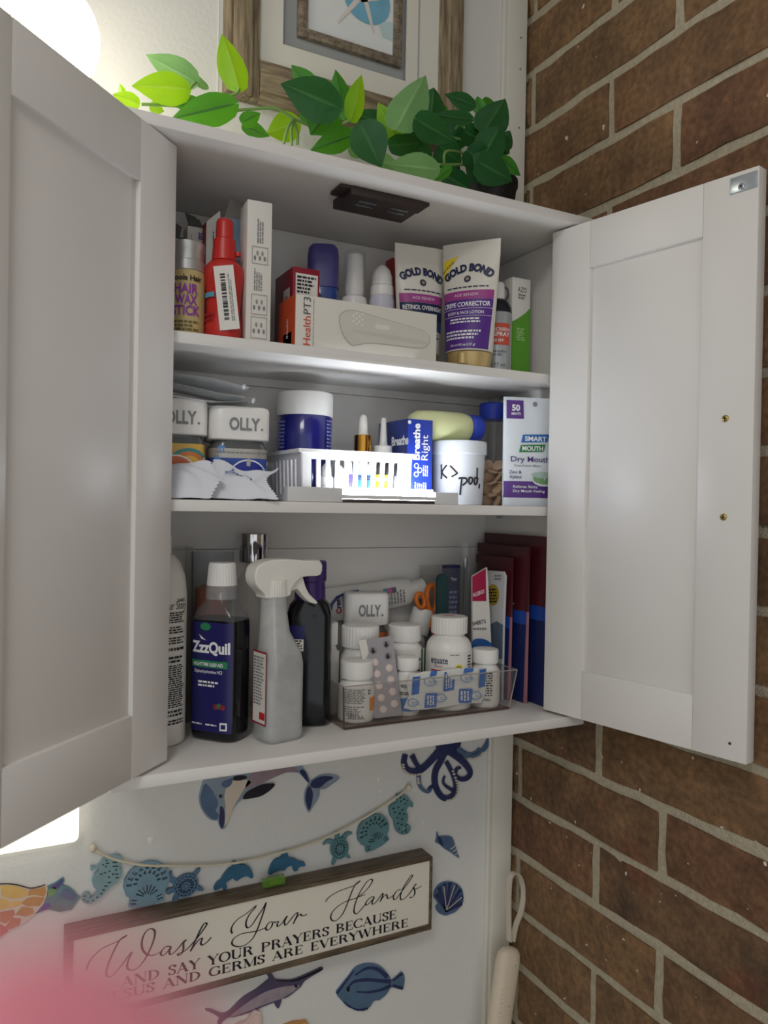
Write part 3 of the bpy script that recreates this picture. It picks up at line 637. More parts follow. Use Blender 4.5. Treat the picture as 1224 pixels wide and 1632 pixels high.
# octopus
Z2 = (620, 1170, 6.8); sc = 1 / 6.8 * mpp(U(700, 1230, 0))
hp = tr(*Z2, disc(640, 40, 150, 190, 16))
t = wthing('octopus_plaque', hp + tr(*Z2, [(130, 750), (1100, 0)]), 'deep blue octopus plaque with curling tentacles in the wall corner', 'wall art')
plate('head', hp, DB, t)
TENT = [([(620, 180), (560, 300), (510, 400), (500, 520), (530, 620), (590, 690), (660, 690), (715, 640), (728, 560), (705, 460), (668, 380), (625, 300)], (80, 50)), ([(690, 610), (640, 580), (600, 545), (592, 500), (610, 455)], (42, 18)),
        ([(680, 200), (790, 285), (862, 370), (882, 430), (845, 478), (775, 487), (722, 440), (740, 375), (780, 365)], (85, 28)), ([(740, 150), (850, 245), (960, 225), (1045, 140), (1090, 50)], (40, 60)), ([(770, 150), (860, 205), (930, 200), (985, 150)], (16, 18)),
        ([(560, 170), (445, 300), (350, 385), (270, 408), (200, 385), (165, 310), (180, 220)], (85, 60)), ([(325, 450), (330, 540), (370, 605), (430, 625), (460, 590)], (50, 26)), ([(250, 230), (300, 330), (340, 360)], (60, 40)), ([(430, 600), (470, 570)], (26, 40))]
for i, (pt, wd) in enumerate(TENT): ribbon_mesh('tentacle', tr(*Z2, pt), (wd[0] * sc, wd[1] * sc), (DB, SB)[i in (3, 4, 6)], t, .0 + .0004 * (i % 4), .0028)
for pt in ([(690, 400), (715, 470), (735, 530), (742, 590), (730, 650), (690, 700), (630, 718)], [(860, 265), (920, 262), (975, 240), (1015, 200)], [(150, 330), (165, 390), (210, 428), (280, 440), (340, 432)], [(310, 480), (318, 530)]):
    for a, b in smoothpts(pt, 2): mark('sucker', tr(*Z2, disc(a, b, 15, 12, 8)), CRM, t, .0036, .0006, False)
# whelk, scallop, sun fish, sword fish
Z3 = (600, 1160, 5.1)
op = tr(*Z3, [(495, 845), (510, 880), (560, 880), (610, 885), (630, 920), (645, 970), (665, 1030), (675, 1058), (640, 1040), (600, 1010), (550, 980), (510, 945), (482, 930), (490, 900)])
t = wthing('whelk_plaque', op, 'small blue pointed whelk shell plaque right of the sign', 'wall art'); plate('body', op, SB, t)
mark('mouth', tr(*Z3, [(497, 890), (520, 890), (538, 930), (535, 960), (505, 930)]), DB, t)
for a in ((600, 985, 640, 950), (620, 1005, 650, 980), (640, 1030, 660, 1008)): ribbon_mesh('whorl', tr(*Z3, [(a[0], a[1]), ((a[0] + a[2]) / 2 + 4, (a[1] + a[3]) / 2 + 4), (a[2], a[3])]), .0012, CRM, t)
op = tr(*Z3, [(555, 1525), (500, 1500), (485, 1460), (500, 1430), (470, 1380), (480, 1320), (520, 1270), (580, 1250), (650, 1265), (695, 1310), (708, 1370), (700, 1430), (650, 1490), (600, 1515)])
t = wthing('scallop_plaque', op, 'dark blue ribbed scallop shell plaque beside the sign', 'wall art'); plate('body', op, SB, t)
for i, (a, b) in enumerate(((486, 1350), (508, 1292), (552, 1264), (598, 1256), (646, 1272), (684, 1312), (700, 1368), (694, 1425))):
    ribbon_mesh('rib', tr(*Z3, [(565, 1495), ((565 + a) / 2, (1495 + b) / 2), (a, b)]), (.0016, .0068), DB, t)
for a, b in ((545, 1285), (635, 1275), (690, 1375)): ribbon_mesh('rib', tr(*Z3, [(566, 1480), ((566 + a) / 2, (1480 + b) / 2), (a, b)]), (.0006, .0014), CRM, t, .0037)
Z4 = (320, 1510, 3.4)
op = tr(*Z4, [(735, 250), (760, 210), (800, 160), (840, 110), (900, 88), (960, 95), (1000, 125), (1025, 160), (1035, 180), (1060, 165), (1090, 135), (1105, 165), (1095, 225), (1060, 222), (1030, 218), (1010, 250), (970, 285), (940, 290), (915, 325), (880, 345), (845, 335), (800, 325), (765, 290)])
FB = M('fish_blue', (86, 114, 142), .3, var=.3, scale=60, coat=.4)
t = wthing('flat_fish_plaque', op, 'round blue striped fish plaque below the sign', 'wall art'); plate('body', op, FB, t)
for pt, w_ in (([(800, 215), (830, 185), (900, 175), (970, 180), (1030, 185)], (.003, .005)), ([(845, 240), (910, 242), (980, 228), (1030, 205)], (.0015, .005)), ([(835, 150), (900, 112), (960, 120), (1010, 160)], (.002, .006)), ([(737, 248), (780, 190), (830, 125)], (.0035, .002)), ([(1092, 140), (1040, 178)], (.004, .003)), ([(1095, 222), (1040, 205)], (.004, .003)), ([(770, 292), (840, 336), (905, 330)], (.001, .003))): ribbon_mesh('stripe', tr(*Z4, pt), w_, DB, t)
mark('eye', tr(*Z4, disc(797, 225, 9, 14, 10)), BK, t, .0035, sm=False)
op = tr(*Z4, [(25, 340), (60, 338), (110, 360), (150, 350), (200, 300), (240, 265), (300, 230), (350, 190), (370, 170), (358, 145), (385, 145), (410, 175), (480, 178), (530, 165), (600, 135), (655, 110), (660, 122), (600, 158), (560, 185), (545, 210), (510, 240), (470, 270), (440, 280), (435, 300), (420, 332), (400, 310), (395, 300), (330, 325), (260, 355), (190, 375), (150, 380), (120, 400), (110, 415), (90, 415), (100, 385), (70, 360)])
PUR = M('dusky_purple_glaze', (84, 76, 104), .3, var=.25, scale=50, coat=.4); LIL = M('lilac_grey_glaze', (158, 146, 156), .3, var=.3, scale=90)
t = wthing('swordfish_plaque', op, 'purple-grey swordfish plaque under the lower edge of the sign', 'wall art'); plate('body', op, PUR, t)
mark('belly', tr(*Z4, [(160, 372), (250, 300), (340, 245), (430, 215), (510, 205), (535, 205), (500, 238), (440, 275), (390, 292), (320, 318), (240, 350)]), LIL, t)
ribbon_mesh('bill_edge', tr(*Z4, [(410, 178), (500, 180), (560, 160), (655, 116)]), (.001, .0032), BK, t); mark('eye', tr(*Z4, disc(515, 208, 8, 8, 10)), BK, t, .0036, sm=False)
# mosaic fish at the left edge
Z5 = (0, 1260, 6.278)
op = tr(*Z5, [(0, 935), (100, 935), (200, 950), (300, 975), (400, 960), (450, 945), (480, 975), (470, 1060), (430, 1140), (345, 1240), (280, 1300), (200, 1350), (100, 1400), (0, 1480), (-200, 1500), (-350, 1380), (-400, 1180), (-280, 1000), (-100, 940)])
tl = tr(*Z5, [(480, 960), (560, 920), (630, 870), (645, 890), (625, 950), (680, 960), (740, 1000), (770, 1040), (805, 1068), (780, 1100), (745, 1150), (720, 1190), (600, 1215), (480, 1190), (400, 1215), (345, 1240), (430, 1140), (465, 1060)])
t = wthing('mosaic_fish_plaque', op + tl, 'golden mosaic fish plaque with blue-green tail at the left edge', 'wall art')
GO = [M('amber_tile', (196, 142, 74), .3, var=.3, scale=60, coat=.5), M('gold_tile', (226, 184, 100), .3, var=.2, scale=60, coat=.5), M('orange_tile', (190, 118, 72), .3, var=.3, scale=60, coat=.5), M('rose_tile', (196, 92, 84), .3, var=.2, coat=.5)]
TQ = M('sea_green_glaze', (84, 130, 138), .3, var=.4, scale=70, coat=.4); IND = M('indigo_glaze', (78, 74, 140), .3, var=.3, coat=.4); SG = M('grass_green_glaze', (110, 158, 104), .3, var=.3, coat=.4)
plate('body', op, CRM, t, sm=False); plate('tail', tl, TQ, t, sm=False)
for i, pp in enumerate(([(0, 950), (110, 948), (200, 965), (275, 1000), (270, 1055), (150, 1085), (20, 1060)], [(290, 990), (400, 975), (450, 960), (462, 1010), (440, 1060), (340, 1040), (280, 1050)], [(80, 1110), (240, 1100), (200, 1150), (95, 1175)], [(0, 1075), (75, 1090), (85, 1170), (0, 1200)], [(330, 1060), (450, 1070), (400, 1150), (280, 1160), (215, 1130), (260, 1080)], [(150, 1240), (220, 1160), (330, 1175), (345, 1225), (260, 1260)], [(0, 1215), (140, 1190), (150, 1240), (60, 1330), (0, 1310)], [(120, 1270), (210, 1280), (200, 1340), (100, 1390), (50, 1370)], [(0, 1330), (45, 1360), (90, 1400), (0, 1465)], [(-180, 980), (-20, 950), (-10, 1080), (-160, 1120)], [(-340, 1150), (-180, 1140), (-20, 1110), (-20, 1290), (-250, 1330)], [(-300, 1360), (-20, 1310), (-15, 1460), (-190, 1480)])):
    mark('tile', tr(*Z5, pp), GO[(1, 0, 1, 1, 0, 0, 2, 2, 3, 1, 0, 3)[i]], t, sm=False)
mark('tail_fin', tr(*Z5, [(352, 1232), (440, 1135), (490, 1120), (510, 1160), (470, 1190), (400, 1210)]), IND, t, sm=False); mark('tail_fin', tr(*Z5, [(475, 1060), (480, 990), (550, 960), (570, 1000), (540, 1050)]), SG, t, sm=False); mark('tail_fin', tr(*Z5, [(500, 970), (560, 930), (625, 882), (632, 900), (600, 960), (560, 985)]), IND, t, sm=False); mark('tail_fin', tr(*Z5, [(640, 980), (700, 990), (765, 1050), (740, 1100), (670, 1090), (600, 1050)]), SB, t, sm=False)
ribbon_mesh('outline', tr(*Z5, [(-100, 935), (0, 932), (100, 932), (200, 948), (300, 974), (400, 958), (450, 940)]), .0012, BK, t)
# two plaques whose tips show at the lower edge
op = tr(300, 1500, 4.708, [(360, 621), (430, 590), (465, 545), (490, 515), (520, 515), (543, 540), (545, 621), (560, 760), (470, 840), (380, 780), (330, 680)])
t = wthing('pale_shell_plaque', op, 'pale pink shell tip showing at the bottom under the swordfish', 'wall art'); PSH = M('shell_pink', (232, 206, 200), .35, var=.06); plate('body', op, PSH, t, .006); ribbon_mesh('lip', tr(300, 1500, 4.708, [(440, 600), (480, 550), (510, 535), (528, 560), (530, 640)]), .0016, CRM, t, .006)
op = tr(300, 1500, 4.708, [(740, 622), (790, 604), (840, 600), (885, 597), (900, 640), (890, 780), (800, 860), (720, 780), (690, 660)])
t = wthing('amber_plaque', op, 'amber glazed plaque barely showing at the bottom edge', 'wall art'); plate('body', op, GO[0], t, .006); mark('gold_patch', tr(300, 1500, 4.708, [(845, 612), (880, 606), (885, 640), (850, 650)]), GO[1], t, .006)  # small lighter gold patch on the amber glaze
# wall scuffs
SC = M('wall_filler', (236, 236, 230), .6)
for i, (a, b, r) in enumerate(((604, 1242, .004), (605, 1262, .003), (676, 1312, .0035), (241, 1340, .006), (403, 1330, .002), (150, 1226, .004))):
    q = U(a, b, 0); rnd = random.Random(i); m = MB(); R_ = [(r * (.6 + .5 * rnd.random()), k * math.pi / 5) for k in range(10)]
    m.loft([[(q.x + rr * s_ * math.cos(an), y, q.z + rr * s_ * math.sin(an)) for rr, an in R_] for y, s_ in ((0.0004, 1), (-.0005, .8), (-.0008, .4))]); o = struct(m.build('trim_%d' % (3 + i), SC, None, 70))

# ------------------------------------------------------------------ sea-life garland
Z6 = (110, 1340, 5.3217); Z7 = (330, 1240, 3.6); Z8 = (340, 1370, 6.8)
cord = [U(*p, -.006) for p in ((148, 1352), (160, 1360), (178, 1368), (200, 1374), (230, 1379), (270, 1380), (310, 1380), (360, 1377), (400, 1371), (440, 1361), (480, 1350), (520, 1335), (560, 1315), (600, 1292), (630, 1272), (640, 1265), (652, 1255))]
g = thing('cord', (cord[8].x, -.001, cord[8].z), 'cream twine of the sea-life garland strung across the wall', 'cord')
m = MB(); m.tube(smoothpts([tuple(c - g.location) for c in cord], 4), .0017, 6); m.build('twine', M('twine', (222, 214, 192), .8, bump=.4), g, 60)
for q in (cord[0], cord[-1]):
    m = MB(); m.loft([section(z, r, seg=10) for z, r in ((-.004, .0022), (-.002, .0036), (.001, .0038), (.004, .002))]); o = m.build('knot', M('twine', (0, 0, 0)), g, 70); o.location = q - g.location
TE = [M('teal_wash_pale', (138, 168, 174), .6, var=.22, scale=50), M('teal_wash_blue', (124, 156, 174), .6, var=.22, scale=50), M('teal_wash_deep', (92, 122, 150), .6, var=.2, scale=50), M('sea_blue_wash', (52, 106, 138), .5, var=.3, scale=60), M('sea_green_wash', (100, 142, 148), .6, var=.22, scale=50)]
GG = 'garland cut-outs'
def cutout(name, pts, holes, mat, label, sm=True):
    t = wthing(name, pts, label, 'ornament', GG)
    o = t.location; P_ = smoothpts(pts, 3, True) if sm else pts
    finish('plate', prism(P_, holes, lambda u, v, d: (u - o.x, -.0015 - d - o.y, v - o.z), .0045), mat, t); return t
def place2(cx, cz, s_, rot, pts): return [(cx + s_ * (x * math.cos(rot) - y * math.sin(rot)), cz + s_ * (x * math.sin(rot) + y * math.cos(rot))) for x, y in pts]
def shell2(px, py, r_px, rot, mat, label):
    q = U(px, py, -.004); s_ = r_px * mpp(q) * 1.06; out = []
    for i in range(46):
        a = math.radians(-28 + 236 * i / 45); rr = 1 + .025 * abs(math.cos(i * .5 * math.pi / 2.25)); out.append((rr * math.cos(a), rr * math.sin(a) * .92 + .05))
    out += [(-.72, -.52), (-.78, -.92), (-.3, -1.02), (.3, -1.02), (.78, -.92), (.72, -.52)]
    holes = []
    for row, (r0, r1, n) in enumerate(((.68, .90, 9), (.44, .60, 8))):
        for i in range(n):
            a0 = math.radians(-8 + 196 * (i + .16) / n); a1 = math.radians(-8 + 196 * (i + .84) / n); c = (a0 + a1) / 2
            holes.append([(r0 * math.cos(a0), r0 * .92 * math.sin(a0) + .05), (r0 * math.cos(a1), r0 * .92 * math.sin(a1) + .05), (r1 * math.cos((a1 + c) / 2), r1 * .92 * math.sin((a1 + c) / 2) + .05), (r1 * 1.03 * math.cos(c), r1 * .95 * math.sin(c) + .05), (r1 * math.cos((a0 + c) / 2), r1 * .92 * math.sin((a0 + c) / 2) + .05)])
    for i in range(7):
        a = math.radians(25 + 130 * i / 6); c, s2 = math.cos(a), math.sin(a); w_ = .045; holes.append([(.05 * c + w_ * s2 * .4, -.55 + .12 * s2 - w_ * c * .4), (.55 * c + w_ * s2, -.6 + .62 * s2 - w_ * c), (.55 * c - w_ * s2, -.6 + .62 * s2 + w_ * c), (.05 * c - w_ * s2 * .4, -.55 + .12 * s2 + w_ * c * .4)][::1] if False else [(.16 * c + .02 * s2, -.62 + .16 * s2 - .02 * c), (.52 * c + w_ * s2, -.62 + .55 * s2 - w_ * c), (.52 * c - w_ * s2, -.62 + .55 * s2 + w_ * c), (.16 * c - .02 * s2, -.62 + .16 * s2 + .02 * c)])
    for sx in (-1, 1):
        holes += [[(sx * .42, -.66), (sx * .66, -.6), (sx * .68, -.66), (sx * .44, -.72)], [(sx * .46, -.8), (sx * .7, -.75), (sx * .72, -.82), (sx * .48, -.87)]]
    return cutout('shell_ornament', place2(q.x, q.z, s_, rot, out), [place2(q.x, q.z, s_, rot, h) for h in holes], mat, label, False)
def turtle2(px, py, r_px, rot, mat, label):
    q = U(px, py, -.004); s_ = r_px * mpp(q); P_ = lambda L: place2(q.x, q.z, s_, rot, L); holes = []
    for i in range(14):
        a0 = 2 * math.pi * (i + .15) / 14; a1 = 2 * math.pi * (i + .85) / 14; holes.append([(r * math.cos(a), r * .9 * math.sin(a)) for r, a in ((.34, a0), (.62, a0), (.68, (a0 + a1) / 2), (.62, a1), (.34, a1))])
    for i in range(16):
        a0 = 2 * math.pi * (i + .15) / 16; a1 = 2 * math.pi * (i + .85) / 16; holes.append([(r * math.cos(a), r * .9 * math.sin(a)) for r, a in ((.77, a0), (.87, a0), (.87, a1), (.77, a1))])
    for i in range(6):
        a = math.pi * i / 3; holes.append([(.19 * math.cos(a) + .06 * math.cos(b), .19 * math.sin(a) + .06 * math.sin(b)) for b in (0, 1.57, 3.14, 4.71)])
    t = cutout('turtle_ornament', P_(disc(0, 0, 1, .9, 36)), [P_(h) for h in holes], mat, label, False); o = t.location
    def limb(name, pts): finish(name, prism(smoothpts(P_(pts), 3, True), [], lambda u, v, d: (u - o.x, -.001 - d - o.y, v - o.z), .003), mat, t)
    limb('head', [(.85, -.16), (1.1, -.2), (1.35, -.24), (1.55, -.1), (1.55, .1), (1.35, .24), (1.1, .2), (.85, .16)])
    for sy in (1, -1):
        limb('flipper', [(.55, .62 * sy), (.9, .45 * sy), (1.15, .75 * sy), (1.2, 1.1 * sy), (1.0, 1.45 * sy), (.85, 1.5 * sy), (.88, 1.15 * sy), (.75, .9 * sy)]); limb('flipper', [(-.6, .62 * sy), (-.8, .4 * sy), (-1.05, .5 * sy), (-1.3, .75 * sy), (-1.3, .95 * sy), (-1.05, .9 * sy)])
    return t
def hs(Z, L, sw=7): return [tr(*Z, [(x - w2, y - 5), (x + w2, y - 8), (x + w2 + 3, y + 4), (x - w2 + 2, y + 7)]) for x, y, w2 in L]
sea1 = tr(*Z6, [(320, 140), (380, 112), (437, 122), (442, 165), (425, 215), (448, 255), (430, 310), (400, 350), (362, 372), (325, 410), (285, 450), (240, 492), (190, 522), (130, 520), (105, 492), (110, 455), (150, 430), (182, 450), (168, 475), (192, 472), (220, 445), (235, 410), (205, 380), (195, 330), (215, 280), (255, 238), (225, 225), (187, 248), (183, 208), (230, 212), (262, 180), (282, 155)])
cutout('seahorse_ornament', sea1, hs(Z6, [(322, 183, 14), (310, 210, 9), (285, 195, 7), (375, 142, 12), (385, 175, 20), (390, 208, 24), (315, 160, 8), (395, 240, 7), (340, 250, 8), (300, 262, 10), (270, 275, 9), (370, 275, 9), (335, 300, 8), (400, 275, 14), (405, 305, 14), (340, 345, 14), (310, 375, 14), (290, 408, 12), (270, 440, 10), (235, 470, 8), (200, 495, 7), (155, 505, 7), (125, 490, 6), (130, 460, 8)]), TE[0], 'grey-teal wooden seahorse at the left end of the garland')
shell2(234, 1407, 33, .0, TE[1], 'blue-grey wooden scallop cut-out, left of the two garland shells')
turtle2(296, 1411, 20, math.radians(190), TE[2], 'slate blue wooden turtle, left of the two garland turtles')
d1 = tr(*Z8, [(5, 320), (10, 288), (40, 240), (75, 220), (110, 160), (160, 100), (205, 70), (200, 25), (240, 15), (275, 45), (340, 50), (395, 85), (420, 140), (425, 180), (400, 195), (370, 175), (330, 175), (280, 200), (250, 220), (220, 210), (215, 185), (170, 215), (130, 240), (140, 280), (130, 315), (100, 315), (85, 290), (50, 310), (15, 325)])
cutout('dolphin_ornament', d1, [], TE[3], 'blue wooden dolphin, left of the pair on the garland')
d2 = tr(*Z7, [(350, 548), (360, 510), (385, 470), (425, 450), (430, 425), (455, 420), (465, 450), (500, 460), (530, 475), (555, 480), (558, 500), (525, 505), (515, 525), (495, 530), (488, 500), (460, 505), (440, 525), (420, 525), (385, 535), (365, 548)])
cutout('dolphin_ornament', d2, [], TE[3], 'blue wooden dolphin just above the green vial')
turtle2(541, 1352, 17, math.radians(100), TE[4], 'sea green wooden turtle, right of the two garland turtles')
shell2(595, 1325, 26, math.radians(18), TE[4], 'sea green wooden scallop cut-out, right of the two garland shells')
sea2 = tr(*Z3, [(160, 540), (200, 535), (250, 555), (265, 590), (290, 605), (285, 640), (255, 635), (235, 670), (250, 710), (240, 760), (215, 800), (205, 825), (225, 838), (240, 822), (228, 803), (240, 783), (264, 790), (270, 820), (250, 850), (205, 862), (165, 845), (145, 800), (135, 750), (110, 710), (100, 650), (125, 620), (165, 595)])
cutout('seahorse_ornament', sea2, hs(Z3, [(185, 560, 7), (215, 575, 9), (240, 585, 6), (190, 590, 8), (225, 610, 7), (130, 650, 9), (140, 680, 8), (170, 640, 7), (200, 660, 8), (180, 690, 9), (215, 695, 7), (160, 725, 8), (200, 735, 9), (165, 770, 8), (195, 780, 8), (175, 815, 7), (200, 842, 6), (235, 843, 5)]), TE[4], 'sea green wooden seahorse at the right end of the garland')

# ------------------------------------------------------------------ the sign
SW = MGRAIN('walnut_frame', (82, 70, 56), (120, 104, 84), .5, (6, 60, 60)); SFACE = M('sign_face', (232, 226, 212), .45, var=.015)
YS0 = -.032
gx0, gx1 = U(106, 1498, YS0).x, U(690, 1372, YS0).x; gz1, gz0 = U(690, 1370, YS0).z, U(690, 1481, YS0).z
fx0, fx1 = U(117, 1500, YS0).x, U(686, 1374, YS0).x; fz1, fz0 = U(686, 1372.5, YS0).z + .0005, U(684, 1474, YS0).z
sg = thing('wall_sign', ((gx0 + gx1) / 2, 0, gz0), 'long cream Wash Your Hands sign in a walnut frame', 'sign')
def sgp(m, name, mat, bevel=.0008):
    o = m.build(name, mat, None, bevel=bevel); [setattr(v, 'co', v.co - sg.location) for v in o.data.vertices]; o.parent = sg; return o
sgp(MB().box(gx0, gx1, YS0, -.001, fz1, gz1 + .004), 'frame_rail', SW); sgp(MB().box(gx0, gx1, YS0, -.001, gz0, fz0), 'frame_rail', SW)
sgp(MB().box(gx0, fx0, YS0, -.001, fz0, fz1), 'frame_stile', SW); sgp(MB().box(fx1, gx1, YS0, -.001, fz0, fz1), 'frame_stile', SW)
yp = YS0 + .0025
face = sgp(MB().box(fx0, fx1, yp, -.012, fz0, fz1), 'face', SFACE, 0)
def pen(name, strokes, mat, nib=(1, .25), thin=.0006, thick=.0016, parent=None):
    """flat lettering: strokes in space on the sign face, broad-nib width by direction"""
    o0 = sg.location; nl = math.hypot(*nib); nx, nz = nib[0] / nl, nib[1] / nl; vs, fs = [], []
    for st in strokes:
        N = len(st); k = len(vs)
        for i, p in enumerate(st):
            q0, q1 = st[max(0, i - 1)], st[min(N - 1, i + 1)]; dx, dz = q1[0] - q0[0], q1[1] - q0[1]; l = math.hypot(dx, dz) or 1
            w_ = (thin + (thick - thin) * abs(dx / l * nz - dz / l * nx) ** 2) / 2
            if isinstance(p, tuple) and len(p) > 2: w_ = p[2] / 2
            for s_ in (1, -1): vs.append((p[0] - dz / l * w_ * s_ - o0.x, yp - .0004 - o0.y, p[1] + dx / l * w_ * s_ - o0.z))
        for i in range(N - 1): fs.append((k + 2 * i, k + 2 * i + 1, k + 2 * i + 3, k + 2 * i + 2))
    me = bpy.data.meshes.new(name); me.from_pydata(vs, [], fs); return finish(name, me, mat, face)
def tp(Z, pts): return smoothpts(tr(*Z, pts, yp), 6)
ZA, ZBq, ZCq = (100, 1440, 4.708), (340, 1370, 6.8), (500, 1360, 6.12)
SINK = M('sign_ink', (28, 26, 34), .5)
pen('lettering', [tp(ZA, [(180, 498), (190, 455), (225, 400), (290, 340), (350, 310), (410, 283), (450, 260), (483, 238)]), tp(ZA, [(483, 236), (450, 252), (420, 285), (385, 350), (350, 430), (328, 500), (330, 540), (360, 548), (400, 510), (450, 450), (490, 395), (517, 365), (500, 405), (483, 455), (490, 490), (525, 498), (570, 475), (620, 410), (660, 330), (685, 260), (690, 210), (672, 190), (640, 195), (608, 235), (592, 295), (600, 345), (630, 380), (670, 388), (710, 375), (750, 350)]),
                  tp(ZA, [(812, 322), (775, 322), (745, 350), (735, 380), (755, 388), (785, 360), (812, 325), (800, 358), (805, 380), (830, 370), (870, 330), (905, 285), (925, 272), (905, 300), (905, 335), (895, 370), (870, 388), (862, 375)]), tp(ZA, [(862, 378), (920, 350), (985, 285), (1040, 215), (1075, 165), (1078, 148), (1060, 150), (1030, 200), (1000, 265), (975, 320), (957, 358)]), tp(ZA, [(957, 358), (985, 315), (1025, 268), (1045, 262), (1035, 295), (1050, 310), (1085, 285), (1113, 252)])], SINK, thin=.001, thick=.0026)
pen('lettering', [tp(ZBq, [(205, 800), (192, 760), (215, 700), (270, 640), (340, 595), (400, 550), (440, 515), (460, 500), (445, 530), (400, 580), (365, 640), (352, 690), (360, 730), (385, 735), (430, 690), (480, 610), (530, 540), (572, 462)]), tp(ZBq, [(572, 462), (545, 560), (510, 660), (470, 770), (420, 860), (350, 920), (280, 942), (220, 930), (200, 900), (225, 850), (300, 805), (400, 785), (480, 770), (540, 748), (575, 730)]),
                   tp(ZBq, [(640, 670), (605, 680), (575, 720), (570, 755), (595, 760), (630, 725), (645, 680), (670, 678), (710, 668)]), tp(ZBq, [(710, 668), (690, 700), (700, 722), (740, 690), (775, 640), (800, 610), (775, 660), (770, 690), (785, 708), (820, 670), (870, 605), (905, 575), (912, 590), (890, 640), (865, 695)]), tp(ZBq, [(865, 695), (900, 630), (940, 590), (955, 605), (985, 605), (1015, 590)])], SINK, thin=.0009, thick=.0023)
pen('lettering', [tp(ZCq, [(115, 470), (150, 425), (230, 375), (320, 340), (390, 315), (430, 290), (455, 265)]), tp(ZCq, [(455, 265), (415, 290), (380, 350), (345, 440), (310, 530), (270, 605), (215, 655), (175, 650), (165, 610), (190, 560), (250, 505), (330, 460), (400, 440), (440, 420)]), tp(ZCq, [(500, 400), (440, 420), (500, 370), (550, 310), (572, 265), (555, 252), (520, 275), (470, 345), (425, 430), (398, 510), (392, 570), (415, 590), (450, 560), (500, 500)]),
                   tp(ZCq, [(590, 425), (560, 425), (525, 455), (505, 490), (520, 502), (555, 470), (590, 428), (570, 470), (572, 495), (600, 480), (640, 430), (670, 390), (672, 410), (645, 470)]), tp(ZCq, [(645, 470), (680, 420), (705, 400), (715, 420), (720, 440), (760, 420), (800, 385)]), tp(ZCq, [(850, 350), (810, 365), (780, 410), (778, 445), (800, 445), (835, 400), (880, 340), (940, 260), (962, 220), (950, 215), (915, 265), (870, 340), (845, 410), (850, 450), (890, 435), (940, 380), (985, 310), (998, 300), (975, 330), (985, 370), (980, 405), (950, 432), (938, 425)]), tp(ZCq, [(975, 350), (1010, 340), (1050, 318)])], SINK, thin=.0009, thick=.0022)
# serif capitals: skeleton strokes in a unit-high box, drawn with a broad nib
def arcp(cx, cy, rx, ry, a0, a1, n=12): return [(cx + rx * math.cos(math.radians(a0 + (a1 - a0) * i / n)), cy + ry * math.sin(math.radians(a0 + (a1 - a0) * i / n))) for i in range(n + 1)]
K, T = .21, .06
def stem(x, y0=0, y1=1, w_=K, sr=1): return [[(x, y0, w_), (x, y1, w_)]] + ([[(x - .14, y0 + .02, T), (x + .14, y0 + .02, T)], [(x - .14, y1 - .02, T), (x + .14, y1 - .02, T)]] if sr else [])
def ser(x, y, r=.12): return [[(x - r, y + (.02 if y < .5 else -.02), T), (x + r, y + (.02 if y < .5 else -.02), T)]]
def vary(pts): 
    o = []
    for i, p in enumerate(pts):
        q0, q1 = pts[max(0, i - 1)], pts[min(len(pts) - 1, i + 1)]; dx, dy = q1[0] - q0[0], q1[1] - q0[1]; l = math.hypot(dx, dy) or 1
        o.append((p[0], p[1], T + (K - T) * (abs(dy) / l) ** 2))
    return o
